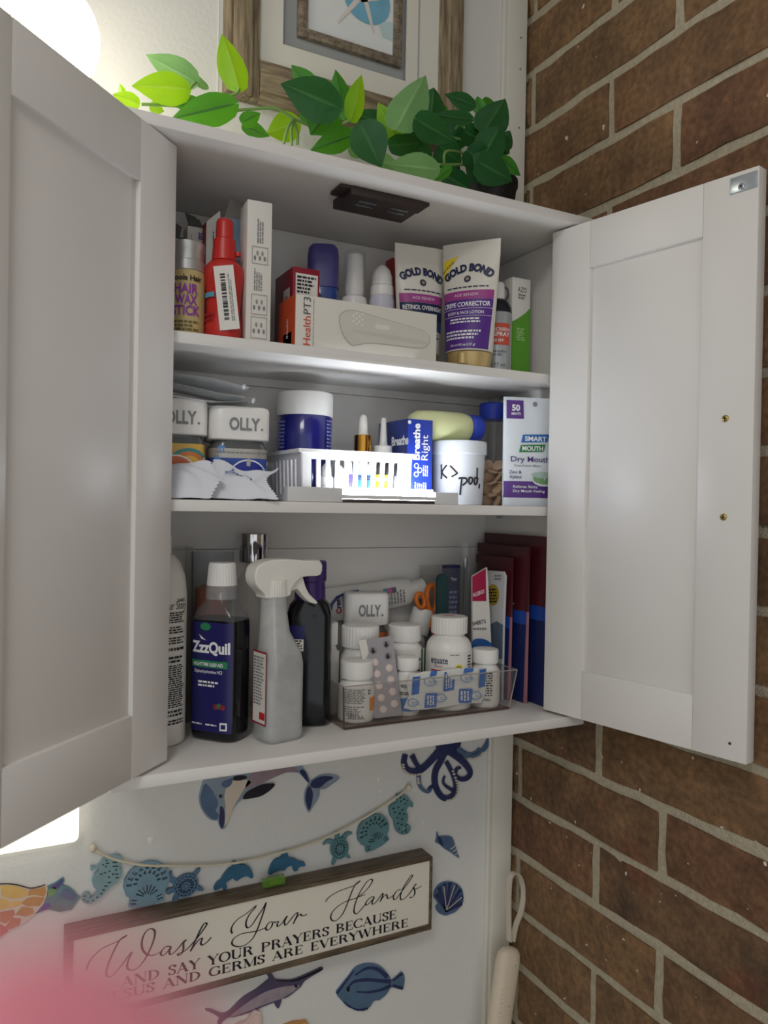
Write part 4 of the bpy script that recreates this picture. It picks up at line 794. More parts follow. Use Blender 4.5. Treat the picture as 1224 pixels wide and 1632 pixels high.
GL = {'A': (.95, [[(.1, 0, T), (.45, 1, T)], [(.42, 1, K), (.8, 0, K)], [(.22, .32, T), (.66, .32, T)]] + ser(.1, 0, .1) + ser(.8, 0, .15)), 'N': (1.0, [[(.14, 0, T), (.14, 1, T)], [(.14, 1, K), (.84, 0, K)], [(.84, 0, T), (.84, 1, T)]] + ser(.14, 0) + ser(.1, 1) + ser(.84, 1)),
      'D': (.98, stem(.2) + [vary(arcp(.2, .5, .62, .48, 90, -90, 16))]), 'S': (.68, [vary([(.56, .72), (.56, .97)]), vary(smoothpts([(.56, .8), (.45, .95), (.3, .975), (.14, .87), (.14, .7), (.3, .57), (.46, .45), (.56, .3), (.5, .1), (.32, .025), (.15, .1), (.08, .25)], 3)), [(.08, .03, T), (.08, .3, T)]]),
      'Y': (.92, [[(.1, 1, K), (.46, .48, K)], [(.84, 1, T), (.46, .46, T)], [(.46, .5, K), (.46, 0, K)]] + ser(.46, 0, .15) + ser(.1, 1) + ser(.82, 1, .1)), 'O': (1.0, [vary(arcp(.5, .5, .41, .475, 0, 360, 30))]), 'U': (.98, [[(.2, 1, K), (.2, .3, K)], vary(arcp(.5, .3, .3, .275, 180, 360, 14)), [(.8, .3, T), (.8, 1, T)]] + ser(.2, 1, .15) + ser(.8, 1, .1)),
      'R': (.98, stem(.2) + [vary(arcp(.2, .74, .5, .24, 90, -90, 14)), [(.45, .5, T), (.62, .4, K), (.74, .1, K), (.9, .04, T)]]), 'P': (.88, stem(.2) + [vary(arcp(.2, .72, .54, .26, 90, -90, 14))]), 'E': (.82, stem(.2) + [[(.2, .98, T), (.7, .98, T)], [(.2, .52, T), (.55, .52, T)], [(.2, .02, T), (.72, .02, T)], [(.7, .99, T), (.7, .76, T)], [(.72, .01, T), (.72, .26, T)], [(.55, .4, T), (.55, .64, T)]]),
      'B': (.9, stem(.2) + [vary(arcp(.2, .75, .46, .23, 90, -90, 14)), vary(arcp(.2, .27, .54, .25, 90, -90, 14))]), 'C': (.92, [vary(arcp(.52, .5, .43, .475, 45, 318, 22)), [(.84, .66, T), (.84, .98, T)]]), 'J': (.6, [[(.36, 1, K), (.36, .2, K)], vary([(.36, .2), (.3, .03), (.16, -.06), (.06, .02)])] + ser(.36, 1, .15)), 'G': (1.0, [vary(arcp(.52, .5, .43, .475, 45, 330, 22)), [(.84, .66, T), (.84, .98, T)], [(.84, .05, K), (.84, .42, K)]] + [[(.68, .42, T), (.97, .42, T)]]),
      'M': (1.15, [[(.15, 0, T), (.15, 1, T)], [(.15, 1, K), (.56, .02, K)], [(.56, .02, T), (.96, 1, T)], [(.98, 1, K), (.98, 0, K)]] + ser(.15, 0) + ser(.98, 0, .15) + ser(.12, 1) + ser(1.0, 1)), 'V': (.92, [[(.12, 1, K), (.48, 0, K)], [(.48, 0, T), (.82, 1, T)]] + ser(.12, 1, .15) + ser(.82, 1, .1)), 'W': (1.3, [[(.1, 1, K), (.38, 0, K)], [(.38, 0, T), (.64, 1, T)], [(.62, 1, K), (.9, 0, K)], [(.9, 0, T), (1.16, 1, T)]] + ser(.1, 1, .14) + ser(.62, 1, .12) + ser(1.16, 1, .1)), 'H': (1.05, stem(.2) + stem(.84) + [[(.2, .52, T), (.84, .52, T)]])}
def capline(s_, a, b, h0, h1):
    """a, b: photograph pixels of the two ends of the baseline"""
    A, B = U(*a, yp), U(*b, yp); W = sum(GL[c][0] if c != ' ' else .6 for c in s_); kx = (B.x - A.x) / W; x = 0; H = U(b[0], b[1] - h1, yp).z - B.z
    zoff = 0; strokes = []
    for c in s_:
        if c == ' ': x += .6; continue
        wd, sts = GL[c]
        for st in sts: strokes.append([(A.x + (x + p[0]) * kx, A.z + (B.z - A.z) * (x / W) + p[1] * H, p[2] * (kx * .62 + H * .38)) for p in st])
        x += wd
    pen('lettering', strokes, SINK)
capline('AND SAY YOUR PRAYERS BECAUSE', (193, 1574), (632, 1463), 20, 13.5)
capline('JESUS AND GERMS ARE EVERYWHERE', (164, 1600), (651, 1476), 20, 12.5)
# green vial resting on top of the sign
vz = U(690, 1370, YS0).z + .004
GV = MCLEAR('green_glass', (120, 170, 60), .45, .1); q = UZ(436, 1408, vz + .005)
v = thing('green_vial', (q.x, -.02, gz1 + .0045), 'small translucent green vial lying on top of the sign', 'vial')
vr = 8.5 * mpp(q); L2 = .0145
m = MB(); m.loft([[(x, r * math.cos(a), vr + r * math.sin(a)) for a in [i * math.pi / 8 for i in range(16)]] for x, r in ((-L2, vr * .7), (-L2 * .95, vr * .95), (-L2 * .7, vr * .95), (-L2 * .65, vr * .85), (-L2 * .55, vr * .85), (-L2 * .5, vr), (L2 * .95, vr), (L2, vr * .8))]); m.build('body', GV, v, 40)
MB().box(-L2 * .3, L2 * .7, -vr * .4, vr * .4, vr * .5, vr * 1.3).build('liquid', M('lime_liquid', (132, 176, 66), .2, trans=.3), v, bevel=.001)

# ------------------------------------------------------------------ long brush handle in the corner
BH = M('beige_handle', (222, 208, 186), .45, var=.03)
A, B = U(812, 1512, -.045), U(786, 1700, -.05); ax = (A - B).normalized(); hw = 21.5 * mpp(A)
q = A + Vector((0, 0, 0))
hb = thing('bath_brush', tuple(B), 'beige bath brush handle with wrist loop in the corner by the brick wall', 'brush')
L = (A - B).length; s_ = ax.cross(Vector((0, 1, 0))).normalized(); nn = ax.cross(s_).normalized()
def ringh(t_, r1, r2): return [ax * t_ + s_ * (r1 * sel(1, 1, 2.4, a)[0]) + nn * (r2 * sel(1, 1, 2.4, a)[1]) for a in [i * math.pi / 12 for i in range(24)]]
MB().loft([ringh(-.05, hw * .9, hw * .6), ringh(L - hw * .9, hw, hw * .62), ringh(L - hw * .3, hw * .9, hw * .56), ringh(L, hw * .66, hw * .42), ringh(L + hw * .12, hw * .3, hw * .2)]).build('handle', BH, hb, 50)
sg_ = 1 if nn.y < 0 else -1
for dt, ds in ((-.018, -.25), (-.072, -.15)):
    c = ax * (L + dt) + s_ * hw * ds + nn * sg_ * hw * .59; m = MB(); m.loft([[c + s_ * r * math.cos(a) + ax * r * math.sin(a) + nn * sg_ * d for a in [i * math.pi / 6 for i in range(12)]] for d, r in ((-.001, .0022), (.0009, .0016))]); m.build('rivet', M('handle_rivet', (196, 182, 160), .5), hb, 60)
for i in range(7):
    t0 = L - .052 - .006 * i; m = MB(); m.tube([ax * (t0 + .0035 * math.cos(u * 1.4)) + s_ * hw * (.62 * u + .1) + nn * sg_ * hw * .60 * (1 - .25 * (.62 * u + .1) ** 2) for u in (-.9, -.5, 0, .5, .9)], .0008, 6); m.build('grip_ridge', BH, hb, 60)
lp = [U(812, 1500, -.045), U(811, 1470, -.045), U(811, 1430, -.043), U(813, 1400, -.04), U(820, 1391, -.038), U(829, 1398, -.036), U(834, 1420, -.036), U(831, 1450, -.04), U(822, 1475, -.043), U(817, 1500, -.046)]
lpt = [Vector(p) for p in smoothpts([tuple(p - B) for p in lp], 5)]; m = MB(); rings = []
for i, p in enumerate(lpt):
    tg = (lpt[min(i + 1, len(lpt) - 1)] - lpt[max(i - 1, 0)]).normalized(); wv = (FW - RT * .8).normalized(); wv = (wv - tg * wv.dot(tg)).normalized(); th = tg.cross(wv)
    rings.append([p + wv * .004 * a + th * .0011 * b for a, b in ((-1, -1), (1, -1), (1, 1), (-1, 1))])
m.loft(rings).build('wrist_loop', M('loop_rubber', (206, 196, 180), .55), hb, 40)
# ================================================================== the contents of the cabinet
def place(px0, px1, ptop, y, zb):
    m_ = (px0 + px1) / 2; q = U(m_, ptop, y); return q.x, (px1 - px0) * mpp(q), q.z - zb
def facing(x, y): return -math.atan2(x - CAM.x, y - CAM.y)          # turn that points a thing's front at the viewer
def carton(name, px0, px1, ptop, yf, depth, zb, mat, label, cat='box', rz=0.0, group=None, topfn=None):
    """upright box: front face at y = yf, pixel columns px0..px1"""
    x0, x1 = U(px0, ptop, yf).x, U(px1, ptop, yf).x; w_ = (x1 - x0) / max(.5, math.cos(rz)); h = U((px0 + px1) / 2, ptop, yf).z - zb
    t = thing(name, ((x0 + x1) / 2, yf, zb + .0003), label, cat, rz, group)
    b = MB().box(-w_ / 2, w_ / 2, 0, depth, 0, h).build('body', mat, t, bevel=.0006)
    return t, b, w_, h, Flat((-w_ / 2, 0, 0), (1, 0, 0), (0, 0, 1)), Flat((-w_ / 2, depth, 0), (0, -1, 0), (0, 0, 1))
def flap(t, mat, pts, name='flap'):
    m = MB(); a = [Vector(p) for p in pts]; n = (a[1] - a[0]).cross(a[2] - a[0]).normalized() * .0007
    m.loft([[tuple(p) for p in a], [tuple(p + n) for p in a]]); return m.build(name, mat, t)

# ---------------------------------------------------------------- upper shelf
GOLDL = M('straw_label', (196, 176, 122), .5); PURP = M('violet_ink', (140, 60, 160), .5); TINW = M('brushed_tin', (196, 196, 194), .35, .6)
x, w_, h = place(269, 327, 391, -.14, S1); r = w_ / 2
t = thing('hair_wax_stick', (x, -.14, S1 + .0003), 'round hair wax stick with straw-coloured label and grey cap, beside the left door', 'hair product', facing(x, -.14))
lathe('body', [(0, r * .96), (.002, r), (h * .67, r), (h * .69, r * .97)], GOLDL, t); lathe('cap', [(h * .69, r * .93), (h * .70, r * .99), (h * .8, r * .99), (h * .81, r * .93), (h * .92, r * .93), (h * .93, r * .97), (h, r * .97), (h, r * .8)], TINW, t)
wp = Wrap(r); text('Coola Hair', wp, 0, h * .575, .0052, INK, t, width=r * 1.7, bold=.03)
for i, s_ in enumerate(('HAIR', 'WAX', 'STICK')): text(s_, wp, 0, h * (.44 - .115 * i), .0095, PURP, t, width=r * (1.25, 1.15, 1.5)[i], bold=.03)
fine(wp, -r * .75, r * .75, h * .03, h * .15, 3, M('olive_ink', (110, 96, 50), .5), t)
# torn cartons behind it
DKG = M('carton_green', (52, 78, 76), .5); t, b, w_, h, ff, lf = carton('small_carton', 276, 294, 378, -.09, .02, S1, DKG, 'dark green small carton with torn top behind the wax stick'); patch('sticker', ff, w_ * .2, w_ * .9, h * .86, h * .98, PAPER, b); barcode(ff, w_ * .25, w_ * .85, h * .88, h * .96, INK, b, 6)
flap(t, M('carton_inside', (84, 84, 82), .7), [(-w_ / 2, .001, h), (w_ * .1, .001, h), (w_ * .3, .004, h + .012), (-w_ * .2, .006, h + .016)])
t, b, w_, h, ff, lf = carton('small_carton', 299, 325, 362, -.085, .02, S1, PAPER, 'white small carton with blue lettering and torn grey top'); text('Sal', ff, w_ * .68, h * .93, w_ * .3, M('cobalt_ink', (40, 70, 160), .5), b, rot=-math.pi / 2, bold=.02); fine(ff, w_ * .2, w_ * .35, h * .75, h * .95, 2, GINK, b, vertical=True)
for q in ([(-w_ / 2, .002, h), (w_ / 2, .002, h), (w_ * .3, .006, h + .010), (-w_ * .3, .008, h + .013)], [(-w_ * .2, .012, h), (w_ / 2, .018, h), (w_ * .2, .016, h + .016), (-w_ * .5, .014, h + .018)]): flap(t, MATS['carton_inside'], q)
t, b, w_, h, ff, lf = carton('slim_carton', 329, 352, 356, -.10, .025, S1, PAPER, 'white slim carton edged red behind the red bottle'); patch('red_edge', lf, 0, .025, 0, h, M('carton_red', (170, 52, 50), .5), b); fine(ff, w_ * .45, w_ * .9, h * .55, h * .95, 4, NINK, b, vertical=True); flap(t, PAPER, [(-w_ / 2, .001, h), (w_ / 2, .001, h), (w_ * .35, -.004, h + .013), (-w_ * .3, .001, h + .004)])
SKY = M('carton_sky_blue', (140, 172, 196), .45, var=.12, scale=15); t, b, w_, h, ff, lf = carton('tall_carton', 355, 394, 349, -.105, .045, S1, SKY, 'sky blue tall carton with open top flap behind the red bottle')
flap(t, M('carton_grey_inside', (150, 146, 140), .7), [(-w_ * .4, .004, h), (w_ * .3, .004, h), (w_ * .5, .018, h + .024), (-w_ * .05, .016, h + .027)]); text('Lift', ff, w_ * .72, h * .2, w_ * .3, WINK, b, rot=math.pi / 2)
# red pump bottle
REDP = M('coral_red_plastic', (196, 48, 44), .35, var=.05); x, w_, h = place(326, 391, 352, -.148, S1); r = w_ / 2
t = thing('pump_bottle', (x, -.148, S1 + .0003), 'red curvy pump bottle with crooked white barcode sticker', 'bottle', facing(x, -.148))
lathe('body', [(0, r * .8), (.003, r * .9), (h * .10, r * .9), (h * .24, r * .82), (h * .38, r * .86), (h * .52, r * .97), (h * .60, r * .93), (h * .645, r * .7), (h * .655, r * .56)], REDP, t); lathe('collar', [(h * .655, r * .56), (h * .66, r * .6), (h * .83, r * .54), (h * .84, r * .48)], REDP, t); lathe('pump_head', [(h * .84, r * .44), (h * .97, r * .42), (h * .985, r * .40), (h, r * .36)], REDP, t)
lathe('nozzle', [(h * .70, .0028), (h * .70 + .004, .0028)], REDP, t, 12, cx=r * .66, cy=-r * .2)
sk = Flat((r * .18, -r * 1.0, h * .33), (1, -.06, 0), (.02, .0, 1), .0006); rt = Matrix.Rotation(math.radians(8), 2)
def skm(u, z, e=0.0): q = rt @ Vector((u, z)); return sk(q.x, q.y, e)
class SK(Flat):
    def __call__(s, u, z, e=0.0): q = rt @ Vector((u, z)); return Flat.__call__(s, q.x, q.y, e)
sk = SK((r * .18, -r * 1.0, h * .33), (1, -.06, 0), (.02, .0, 1), .0006)
st = patch('sticker', sk, -r * .52, r * .42, -h * .27, h * .25, PAPER, t); barcode(sk, -r * .25, -r * .02, -h * .19, h * .19, INK, st, 22, True); fine(sk, r * .1, r * .28, -h * .2, h * .2, 2, GINK, st, vertical=True)
wv = Taper(lambda z: (r * .92, r * .92, 2), 0, h); patch('label_band', wv, -r * 1.1, -r * .45, h * .33, h * .37, M('aqua_print', (90, 160, 190), .5), t, nu=8); fine(wv, -r * 1.1, -r * .4, h * .12, h * .2, 2, M('dull_red_print', (150, 30, 40), .5), t)
# tall white carton with drawings
t, b, w_, h, ff, lf = carton('tall_carton', 395, 434, 321, -.166, .03, S1, PAPER, 'white tall carton with small grey instruction drawings', rz=-.05)
fine(ff, w_ * .4, w_ * .68, h * .7, h * .88, 3, GINK, b, vertical=True, ragged=.2); fine(ff, w_ * .3, w_ * .65, h * .36, h * .52, 4, GINK, b, vertical=True, ragged=.25)
for z0, z1 in ((.55, .67), (.19, .33), (.02, .17)):
    ln = M('light_grey_line', (150, 148, 142), .6)
    for u0, u1, a, c in ((.2, .85, z0, z0 + .004), (.2, .85, z1, z1 + .004), (.2, .22, z0, z1), (.83, .85, z0, z1)): patch('drawing_line', ff, w_ * u0, w_ * u1, h * a, h * c, ln, b, .0003)
    for k in range(5): poly('drawing', ff, disc(w_ * (.32 + .1 * k), h * (z0 + (z1 - z0) * (.35 + .3 * (k % 2))), w_ * .05, h * .018, 7), (GINK, ln)[k % 2], b)
# dark red bandage carton
DRED = M('crimson_card', (142, 28, 48), .4, var=.06); t, b, w_, h, ff, lf = carton('bandage_carton', 467, 510, 428, -.125, .058, S1, DRED, 'dark red bandage carton marked 10 behind the thermometer box')
text('10', lf, .040, h * .62, .0075, DRED, patch('badge', lf, .030, .050, h * .56, h * .78, PAPER, b), bold=.02); fine(lf, .031, .049, h * .58, h * .61, 1, DRED, b, e=.0007); text('3 IN X 3 IN', lf, .040, h * .44, .0036, WINK, b); fine(lf, .030, .050, h * .36, h * .41, 1, WINK, b)
pp = patch('directions_panel', ff, w_ * .1, w_ * .92, h * .5, h * .93, PAPER, b); fine(ff, w_ * .15, w_ * .88, h * .52, h * .9, 9, INK, pp); patch('lower_panel', lf, .03, .056, 0, h * .26, PAPER, b); barcode(lf, .034, .054, h * .02, h * .22, INK, b, 14)
# thermometer box
ORG = M('vermilion_card', (214, 84, 44), .45); WB = M('thermometer_card', (222, 218, 208), .5, var=.015)
yf = -.171; xa, xb = U(470, 552, yf).x, U(695, 577, yf).x; h = U(470, 468, yf).z - S1; w_ = xb - xa; D = .050
t = thing('thermometer_box', ((xa + xb) / 2, yf, S1 + .0003), 'long white infrared thermometer box with orange end', 'box'); b = MB().box(-w_ / 2, w_ / 2, 0, D, 0, h).build('body', WB, t, bevel=.0005)
ff = Flat((-w_ / 2, 0, 0), (1, 0, 0), (0, 0, 1)); lf = Flat((-w_ / 2, D, 0), (0, -1, 0), (0, 0, 1)); patch('orange_end', lf, 0, D, 0, h, ORG, b)
cc = M('coral_ink', (206, 74, 52), .5); dk = M('charcoal_ink', (78, 78, 80), .5)
text('Health', ff, .0165, h * .02, .0085, cc, b, width=.030, align='L', rot=math.pi / 2, bold=.0); text('PT3', ff, .0165, h * .63, .0085, dk, b, width=.0175, align='L', rot=math.pi / 2, bold=-.004); fine(ff, .0195, .0205, h * .02, h * .95, 1, GINK, b, vertical=True, ragged=.0, fill=.6)
text('iHealth', lf, D * .62, h * .38, .006, WINK, b, rot=math.pi / 2, width=.02); patch('code_sticker', lf, D * .3, D * .8, h * .02, h * .3, PAPER, b)
# embossed thermometer picture
tho = [(.045, .62), (.050, .78), (.062, .84), (.080, .80), (.120, .70), (.148, .62), (.157, .50), (.156, .34), (.148, .24), (.13, .22), (.10, .22), (.08, .20), (.068, .14), (.060, .12), (.050, .30)]
tho = [(u + .004, v * h) for u, v in tho]
poly('device_outline', ff, smoothpts(tho, 5, True), M('device_edge_print', (186, 182, 172), .5), b, .0001); poly('device_print', ff, smoothpts([(u + (.106 - u) * .018, v + (h * .5 - v) * .05) for u, v in tho], 5, True), M('device_print', (212, 208, 198), .45), b, .0003)
poly('device_shade', ff, smoothpts([(.062, h * .42), (.10, h * .36), (.152, h * .32), (.156, h * .40), (.10, h * .44)], 4, True), M('device_shade_print', (204, 200, 190), .5), b, .0005); poly('button_print', ff, [(p_[0], p_[1]) for p_ in rrect(.092, .110, h * .52, h * .62, .0022)], M('button_print', (228, 225, 216), .5), b, .0006)
for i in range(4):
    for j in range(5):
        if (i + j) % 2: poly('led_print', ff, disc(.066 + .0035 * i, h * (.56 + .055 * j), .0014, .0014, 6), M('led_print', (234, 232, 226), .5), b, .0006)
# blue spray, clear-capped bottle, foam bottle
BLUE = M('royal_blue_plastic', (34, 66, 140), .25, var=.1, coat=.4); INDG = M('indigo_plastic', (72, 66, 128), .35)
x, w_, h = place(490, 541, 393, -.075, S1); r = w_ / 2; t = thing('spray_bottle', (x, -.075, S1 + .0003), 'blue bottle with indigo cap behind the thermometer box', 'bottle', facing(x, -.075))
lathe('body', [(0, r * .9, r * .7, 3), (.003, r, r * .75, 3), (h * .58, r, r * .75, 3), (h * .64, r * .92, r * .7, 3)], BLUE, t); lathe('cap', [(h * .64, r * .98, r * .75, 3.4), (h * .9, r * .98, r * .75, 3.4), (h * .97, r * .92, r * .7, 3.4), (h, r * .75, r * .55, 3.2)], INDG, t); text('NR', Wrap(r, r * .75, 3), 0, h * .5, .006, WINK, t)
x, w_, h = place(544, 587, 402, -.075, S1); r = w_ / 2; t = thing('nasal_bottle', (x, -.075, S1 + .0003), 'white bottle with clear overcap between blue bottle and foam bottle', 'bottle', facing(x, -.075))
lathe('body', [(0, r * .95), (.002, r), (h * .55, r), (h * .60, r * .9), (h * .62, r * .6)], PLASTIC, t); lathe('inner_cap', [(h * .62, r * .62), (h * .66, r * .7), (h * .95, r * .64), (h * .97, r * .55)], PLASTIC, t); lathe('overcap', [(h * .60, r * .86), (h * .99, r * .82), (h, r * .7)], MCLEAR('clear_cap', (230, 230, 230), .08), t); wp = Wrap(r); patch('red_stripe', wp, r * .1, r * 1.0, h * .40, h * .46, RINK, t); text('9', wp, -r * .8, h * .38, .007, NINK, t, bold=.03); fine(wp, 0, r * .9, h * .22, h * .36, 3, GINK, t)
x, w_, h = place(589, 630, 425, -.08, S1); r = w_ / 2; t = thing('foam_bottle', (x, -.08, S1 + .0003), 'pale lilac bottle with white domed pump beside the lotion tubes', 'bottle', facing(x, -.08))
lathe('body', [(0, r * .92), (.003, r), (h * .66, r), (h * .71, r * .9)], M('lilac_white_plastic', (206, 206, 218), .4), t); lathe('collar', [(h * .71, r * .92), (h * .8, r * .9), (h * .81, r * .8)], PLASTIC, t, ribs=0); lathe('pump_head', [(h * .81, r * .82), (h * .90, r * .78), (h * .96, r * .62), (h, r * .3)], PLASTIC, t)
t, b, w_, h, ff, lf = carton('slim_carton', 625, 640, 412, -.03, .02, S1, M('carton_red', (0, 0, 0)), 'thin red carton wedged behind the two lotion tubes')
# lotion tubes
TUBE = M('tube_white', (222, 217, 206), .38, var=.015); GOLDC = M('champagne_cap', (196, 172, 118), .35, .35); VIO = M('deep_violet', (86, 44, 138), .45); MAG = M('orchid', (160, 64, 138), .45); NAVY = M('navy_print', (30, 40, 78), .45); YEL = M('yellow_print', (232, 208, 52), .45)
def lotion(px0, px1, ptop, y, rz, label, second):
    x, w_, h = place(px0, px1, ptop, y, S1); w_ /= math.cos(rz - facing(x, y)); r = w_ * .385
    t = thing('lotion_tube', (x, y, S1 + .0003), label, 'lotion tube', rz)
    zc = h * .115
    lathe('cap', [(0, r * .86), (.002, r * .9), (zc * .95, r * .98), (zc, r * .94)], GOLDC, t, smooth=30); lathe('cap_tab', [(zc * .15, .0062), (zc * .85, .0062), (zc * .9, .0045)], GOLDC, t, 16, cx=0, cy=-r * .86)
    def fn(z):
        k = max(0, min(1, (z - zc) / (h * .97 - zc))); return (r + (w_ / 2 - r) * min(1, k * 1.15), max(.0011, r * (1 - k) ** .8), 2.0)
    rings = [(zc, r * .8)] + [(z, *fn(z)) for z in [zc + .001 + (h - zc - .001) * i / 14 for i in range(15)]]
    body = lathe('body', [(q[0], q[1], q[2] if len(q) > 2 else q[1]) for q in rings], TUBE, t, smooth=70); lathe('crimp', [(h * .965, w_ / 2, .0014), (h * .999, w_ / 2 * 1.005, .0009), (h, w_ / 2, .0005)], TUBE, t, smooth=30)
    mp = Taper(fn, zc + .002, h * .97, 20); W = w_ * .46
    text('GOLD BOND', mp, 0, h * .755, h * .060, NAVY, body, width=w_ * .82, bold=.055, arc=.040)
    poly('seal', mp, disc(0, h * .69, h * .027), NAVY, body, .0005); poly('seal_ring', mp, disc(0, h * .69, h * .015), M('seal_gold', (150, 140, 110), .5), body, .0009)
    fine(mp, -w_ * .36, w_ * .36, h * .612, h * .628, 1, NAVY, body, ragged=0, wl=.006)
    patch('magenta_band', mp, -W, W, h * .525, h * .595, MAG, body); text('AGE RENEW', mp, 0, h * .548, h * .025, M('pale_pink_ink', (232, 196, 222), .5), body)
    if second:
        patch('violet_band', mp, -W, W, h * .13, h * .523, VIO, body); text('CREPE CORRECTOR', mp, 0, h * .467, h * .036, WINK, body, width=w_ * .82, bold=.025); text('BODY & FACE LOTION', mp, 0, h * .405, h * .024, WINK, body, width=w_ * .62)
        for z in (.448, .388): patch('rule', mp, -W, W, h * z, h * (z + .003), WINK, body, .0006)
        fine(mp, -w_ * .25, w_ * .28, h * .325, h * .372, 2, WINK, body); fine(mp, -w_ * .34, w_ * .3, h * .195, h * .275, 3, WINK, body, ragged=.2); text('Net wt 4.5 oz (127 g)', mp, 0, h * .152, h * .019, WINK, body, width=w_ * .42)
        poly('value_flash', mp, [(-w_ * .46, h * .72), (-w_ * .46, h * .86), (-w_ * .20, h * .895), (-w_ * .46, h * .70)], YEL, body); text('NEW VALUE SIZE', mp, -w_ * .36, h * .80, h * .018, NAVY, body, rot=.75, width=w_ * .26)
    else:
        patch('navy_band', mp, -W, W, h * .38, h * .523, NAVY, body); text('RETINOL OVERNIGHT', mp, 0, h * .465, h * .036, WINK, body, width=w_ * .8, bold=.02); patch('blue_band', mp, -W, W, h * .30, h * .379, M('steel_blue_print', (44, 74, 120), .45), body); fine(mp, -w_ * .3, w_ * .3, h * .2, h * .28, 3, NAVY, body)
    return t
lotion(630, 709, 393, -.104, -.1, 'white lotion tube with navy band, half hidden by the thermometer box', False)
lotion(706, 797, 386, -.148, -.92, 'white lotion tube with violet lower half standing on gold cap', True)
# sunscreen spray
x, w_, h = place(770, 817, 452, -.125, S1); r = w_ / 2; GRY = M('silver_can', (178, 182, 186), .35, .3); t = thing('spray_can', (x, -.125, S1 + .0003), 'silver spray can with orange-red label behind the violet lotion tube', 'spray can', facing(x, -.125))
BLKP = M('black_plastic', (24, 26, 34), .35); lathe('body', [(.004, r), (h * .66, r), (h * .665, r * .98)], GRY, t); lathe('base', [(0, r * .9), (.004, r * 1.01), (.0045, r * .98)], BLKP, t); lathe('shoulder', [(h * .665, r * .99), (h * .72, r * .95), (h * .78, r * .78), (h * .82, r * .5), (h * .83, r * .35)], BLKP, t); lathe('nozzle', [(h * .8, r * .45), (h * .83, r * .5), (h * .98, r * .46), (h, r * .38)], PLASTIC, t)
m = MB(); m.tube([(r * .4, 0, h * .97), (r * .68, 0, h * .93), (r * .72, 0, h * .86), (r * .5, 0, h * .81)], .0012, 6); m.build('carry_clip', BLKP, t, 60)
wp = Wrap(r); lb = patch('label', wp, -r * .9, r * .95, h * .31, h * .54, M('sunset_red', (204, 82, 56), .45), t); text('SUNSCREEN', wp, r * .02, h * .455, .0042, WINK, lb); text('EN SPRAY', wp, r * .05, h * .40, .0052, WINK, lb, bold=.02); text('30 SPF', wp, r * .1, h * .34, .0036, WINK, lb); fine(wp, -r * .6, r * .7, h * .18, h * .25, 2, GINK, t); text('177 mL', wp, r * .2, h * .08, .0045, GINK, t); fine(wp, r * 1.05, r * 1.15, h * .05, h * .6, 1, PAPER, t, vertical=True)
# green and white carton
LIME = M('lime_card', (96, 158, 52), .4, var=.05); t, b, w_, h, ff, lf = carton('medicine_carton', 817, 846, 444, -.128, .03, S1, PAPER, 'slim white and lime green medicine carton at the right of the upper shelf')
poly('green_wave', ff, [(0, 0), (w_, 0), (w_, h * .72), (w_ * .7, h * .655), (w_ * .35, h * .60), (0, h * .555)], LIME, b); poly('green_wave', lf, [(0, 0), (.03, 0), (.03, h * .555), (0, h * .5)], LIME, b); text('AZO', ff, w_ * .52, h * .86, .0068, M('dark_green_ink', (50, 70, 50), .5), b, width=w_ * .46, bold=-.005); fine(ff, w_ * .3, w_ * .75, h * .78, h * .84, 2, GINK, b); fine(ff, w_ * .25, w_ * .7, h * .37, h * .50, 6, M('pale_green_ink', (170, 208, 140), .5), b)

# ---------------------------------------------------------------- middle shelf
def olly(px0, px1, ptop, y, zb, label, rz, shade, kind, capfrac=.36, dep=1.0):
    x, w_, h = place(px0, px1, ptop, y, zb); r = w_ / 2 / (1.0); t = thing('gummy_jar', (x, y, zb + .0003), label, 'jar', rz)
    n_ = 4.5; zc = h * (1 - capfrac)
    CLJ = M('smoke_jar', (88, 92, 92), .15, coat=.6, var=.2)
    lathe('body', [(0, r * .86, r * .86 * dep, n_), (.003, r * .93, r * .93 * dep, n_), (zc - .008, r * .93, r * .93 * dep, n_), (zc - .003, r * .84, r * .84 * dep, n_), (zc, r * .84, r * .84 * dep, n_)], CLJ, t, 48); lathe('lid', [(zc, r * .96, r * .96 * dep, n_), (zc + .001, r, r * dep, n_), (h - .004, r, r * dep, n_), (h - .001, r * .96, r * .96 * dep, n_), (h, r * .9, r * .9 * dep, n_)], PLASTIC, t, 48)
    wl = Wrap(r, r * dep, n_); text('OLLY', wl, r * .1, zc + (h - zc) * .3, (h - zc) * .36, GINK, t, width=r * .98, bold=.03); text('.', wl, r * .66, zc + (h - zc) * .3, (h - zc) * .36, GINK, t)
    wb = Wrap(r * .93, r * .93 * dep, n_); lb = patch('label', wb, -r * 1.4, r * 2.6, .004, zc - .009, shade, t, nu=40); return t, r, h, zc, wb, lb
BLB = M('ocean_print', (44, 76, 160), .4, var=.3, scale=90); YLB = M('sunny_print', (220, 176, 84), .4, var=.08)
t, r, h, zc, wb, lb = olly(329, 425, 653, -.103, S2, 'gummy jar with blue label and white lid behind the crumpled wipe', facing(-.5, -.125) + .12, BLB, 1)
patch('silver_band', wb, -r * 1.4, r * 1.3, zc - .019, zc - .009, M('silver_print', (176, 172, 164), .35, .4), lb, .0003, 30); fine(wb, -r * .8, r * .9, zc - .0155, zc - .0125, 1, GINK, lb, ragged=0)
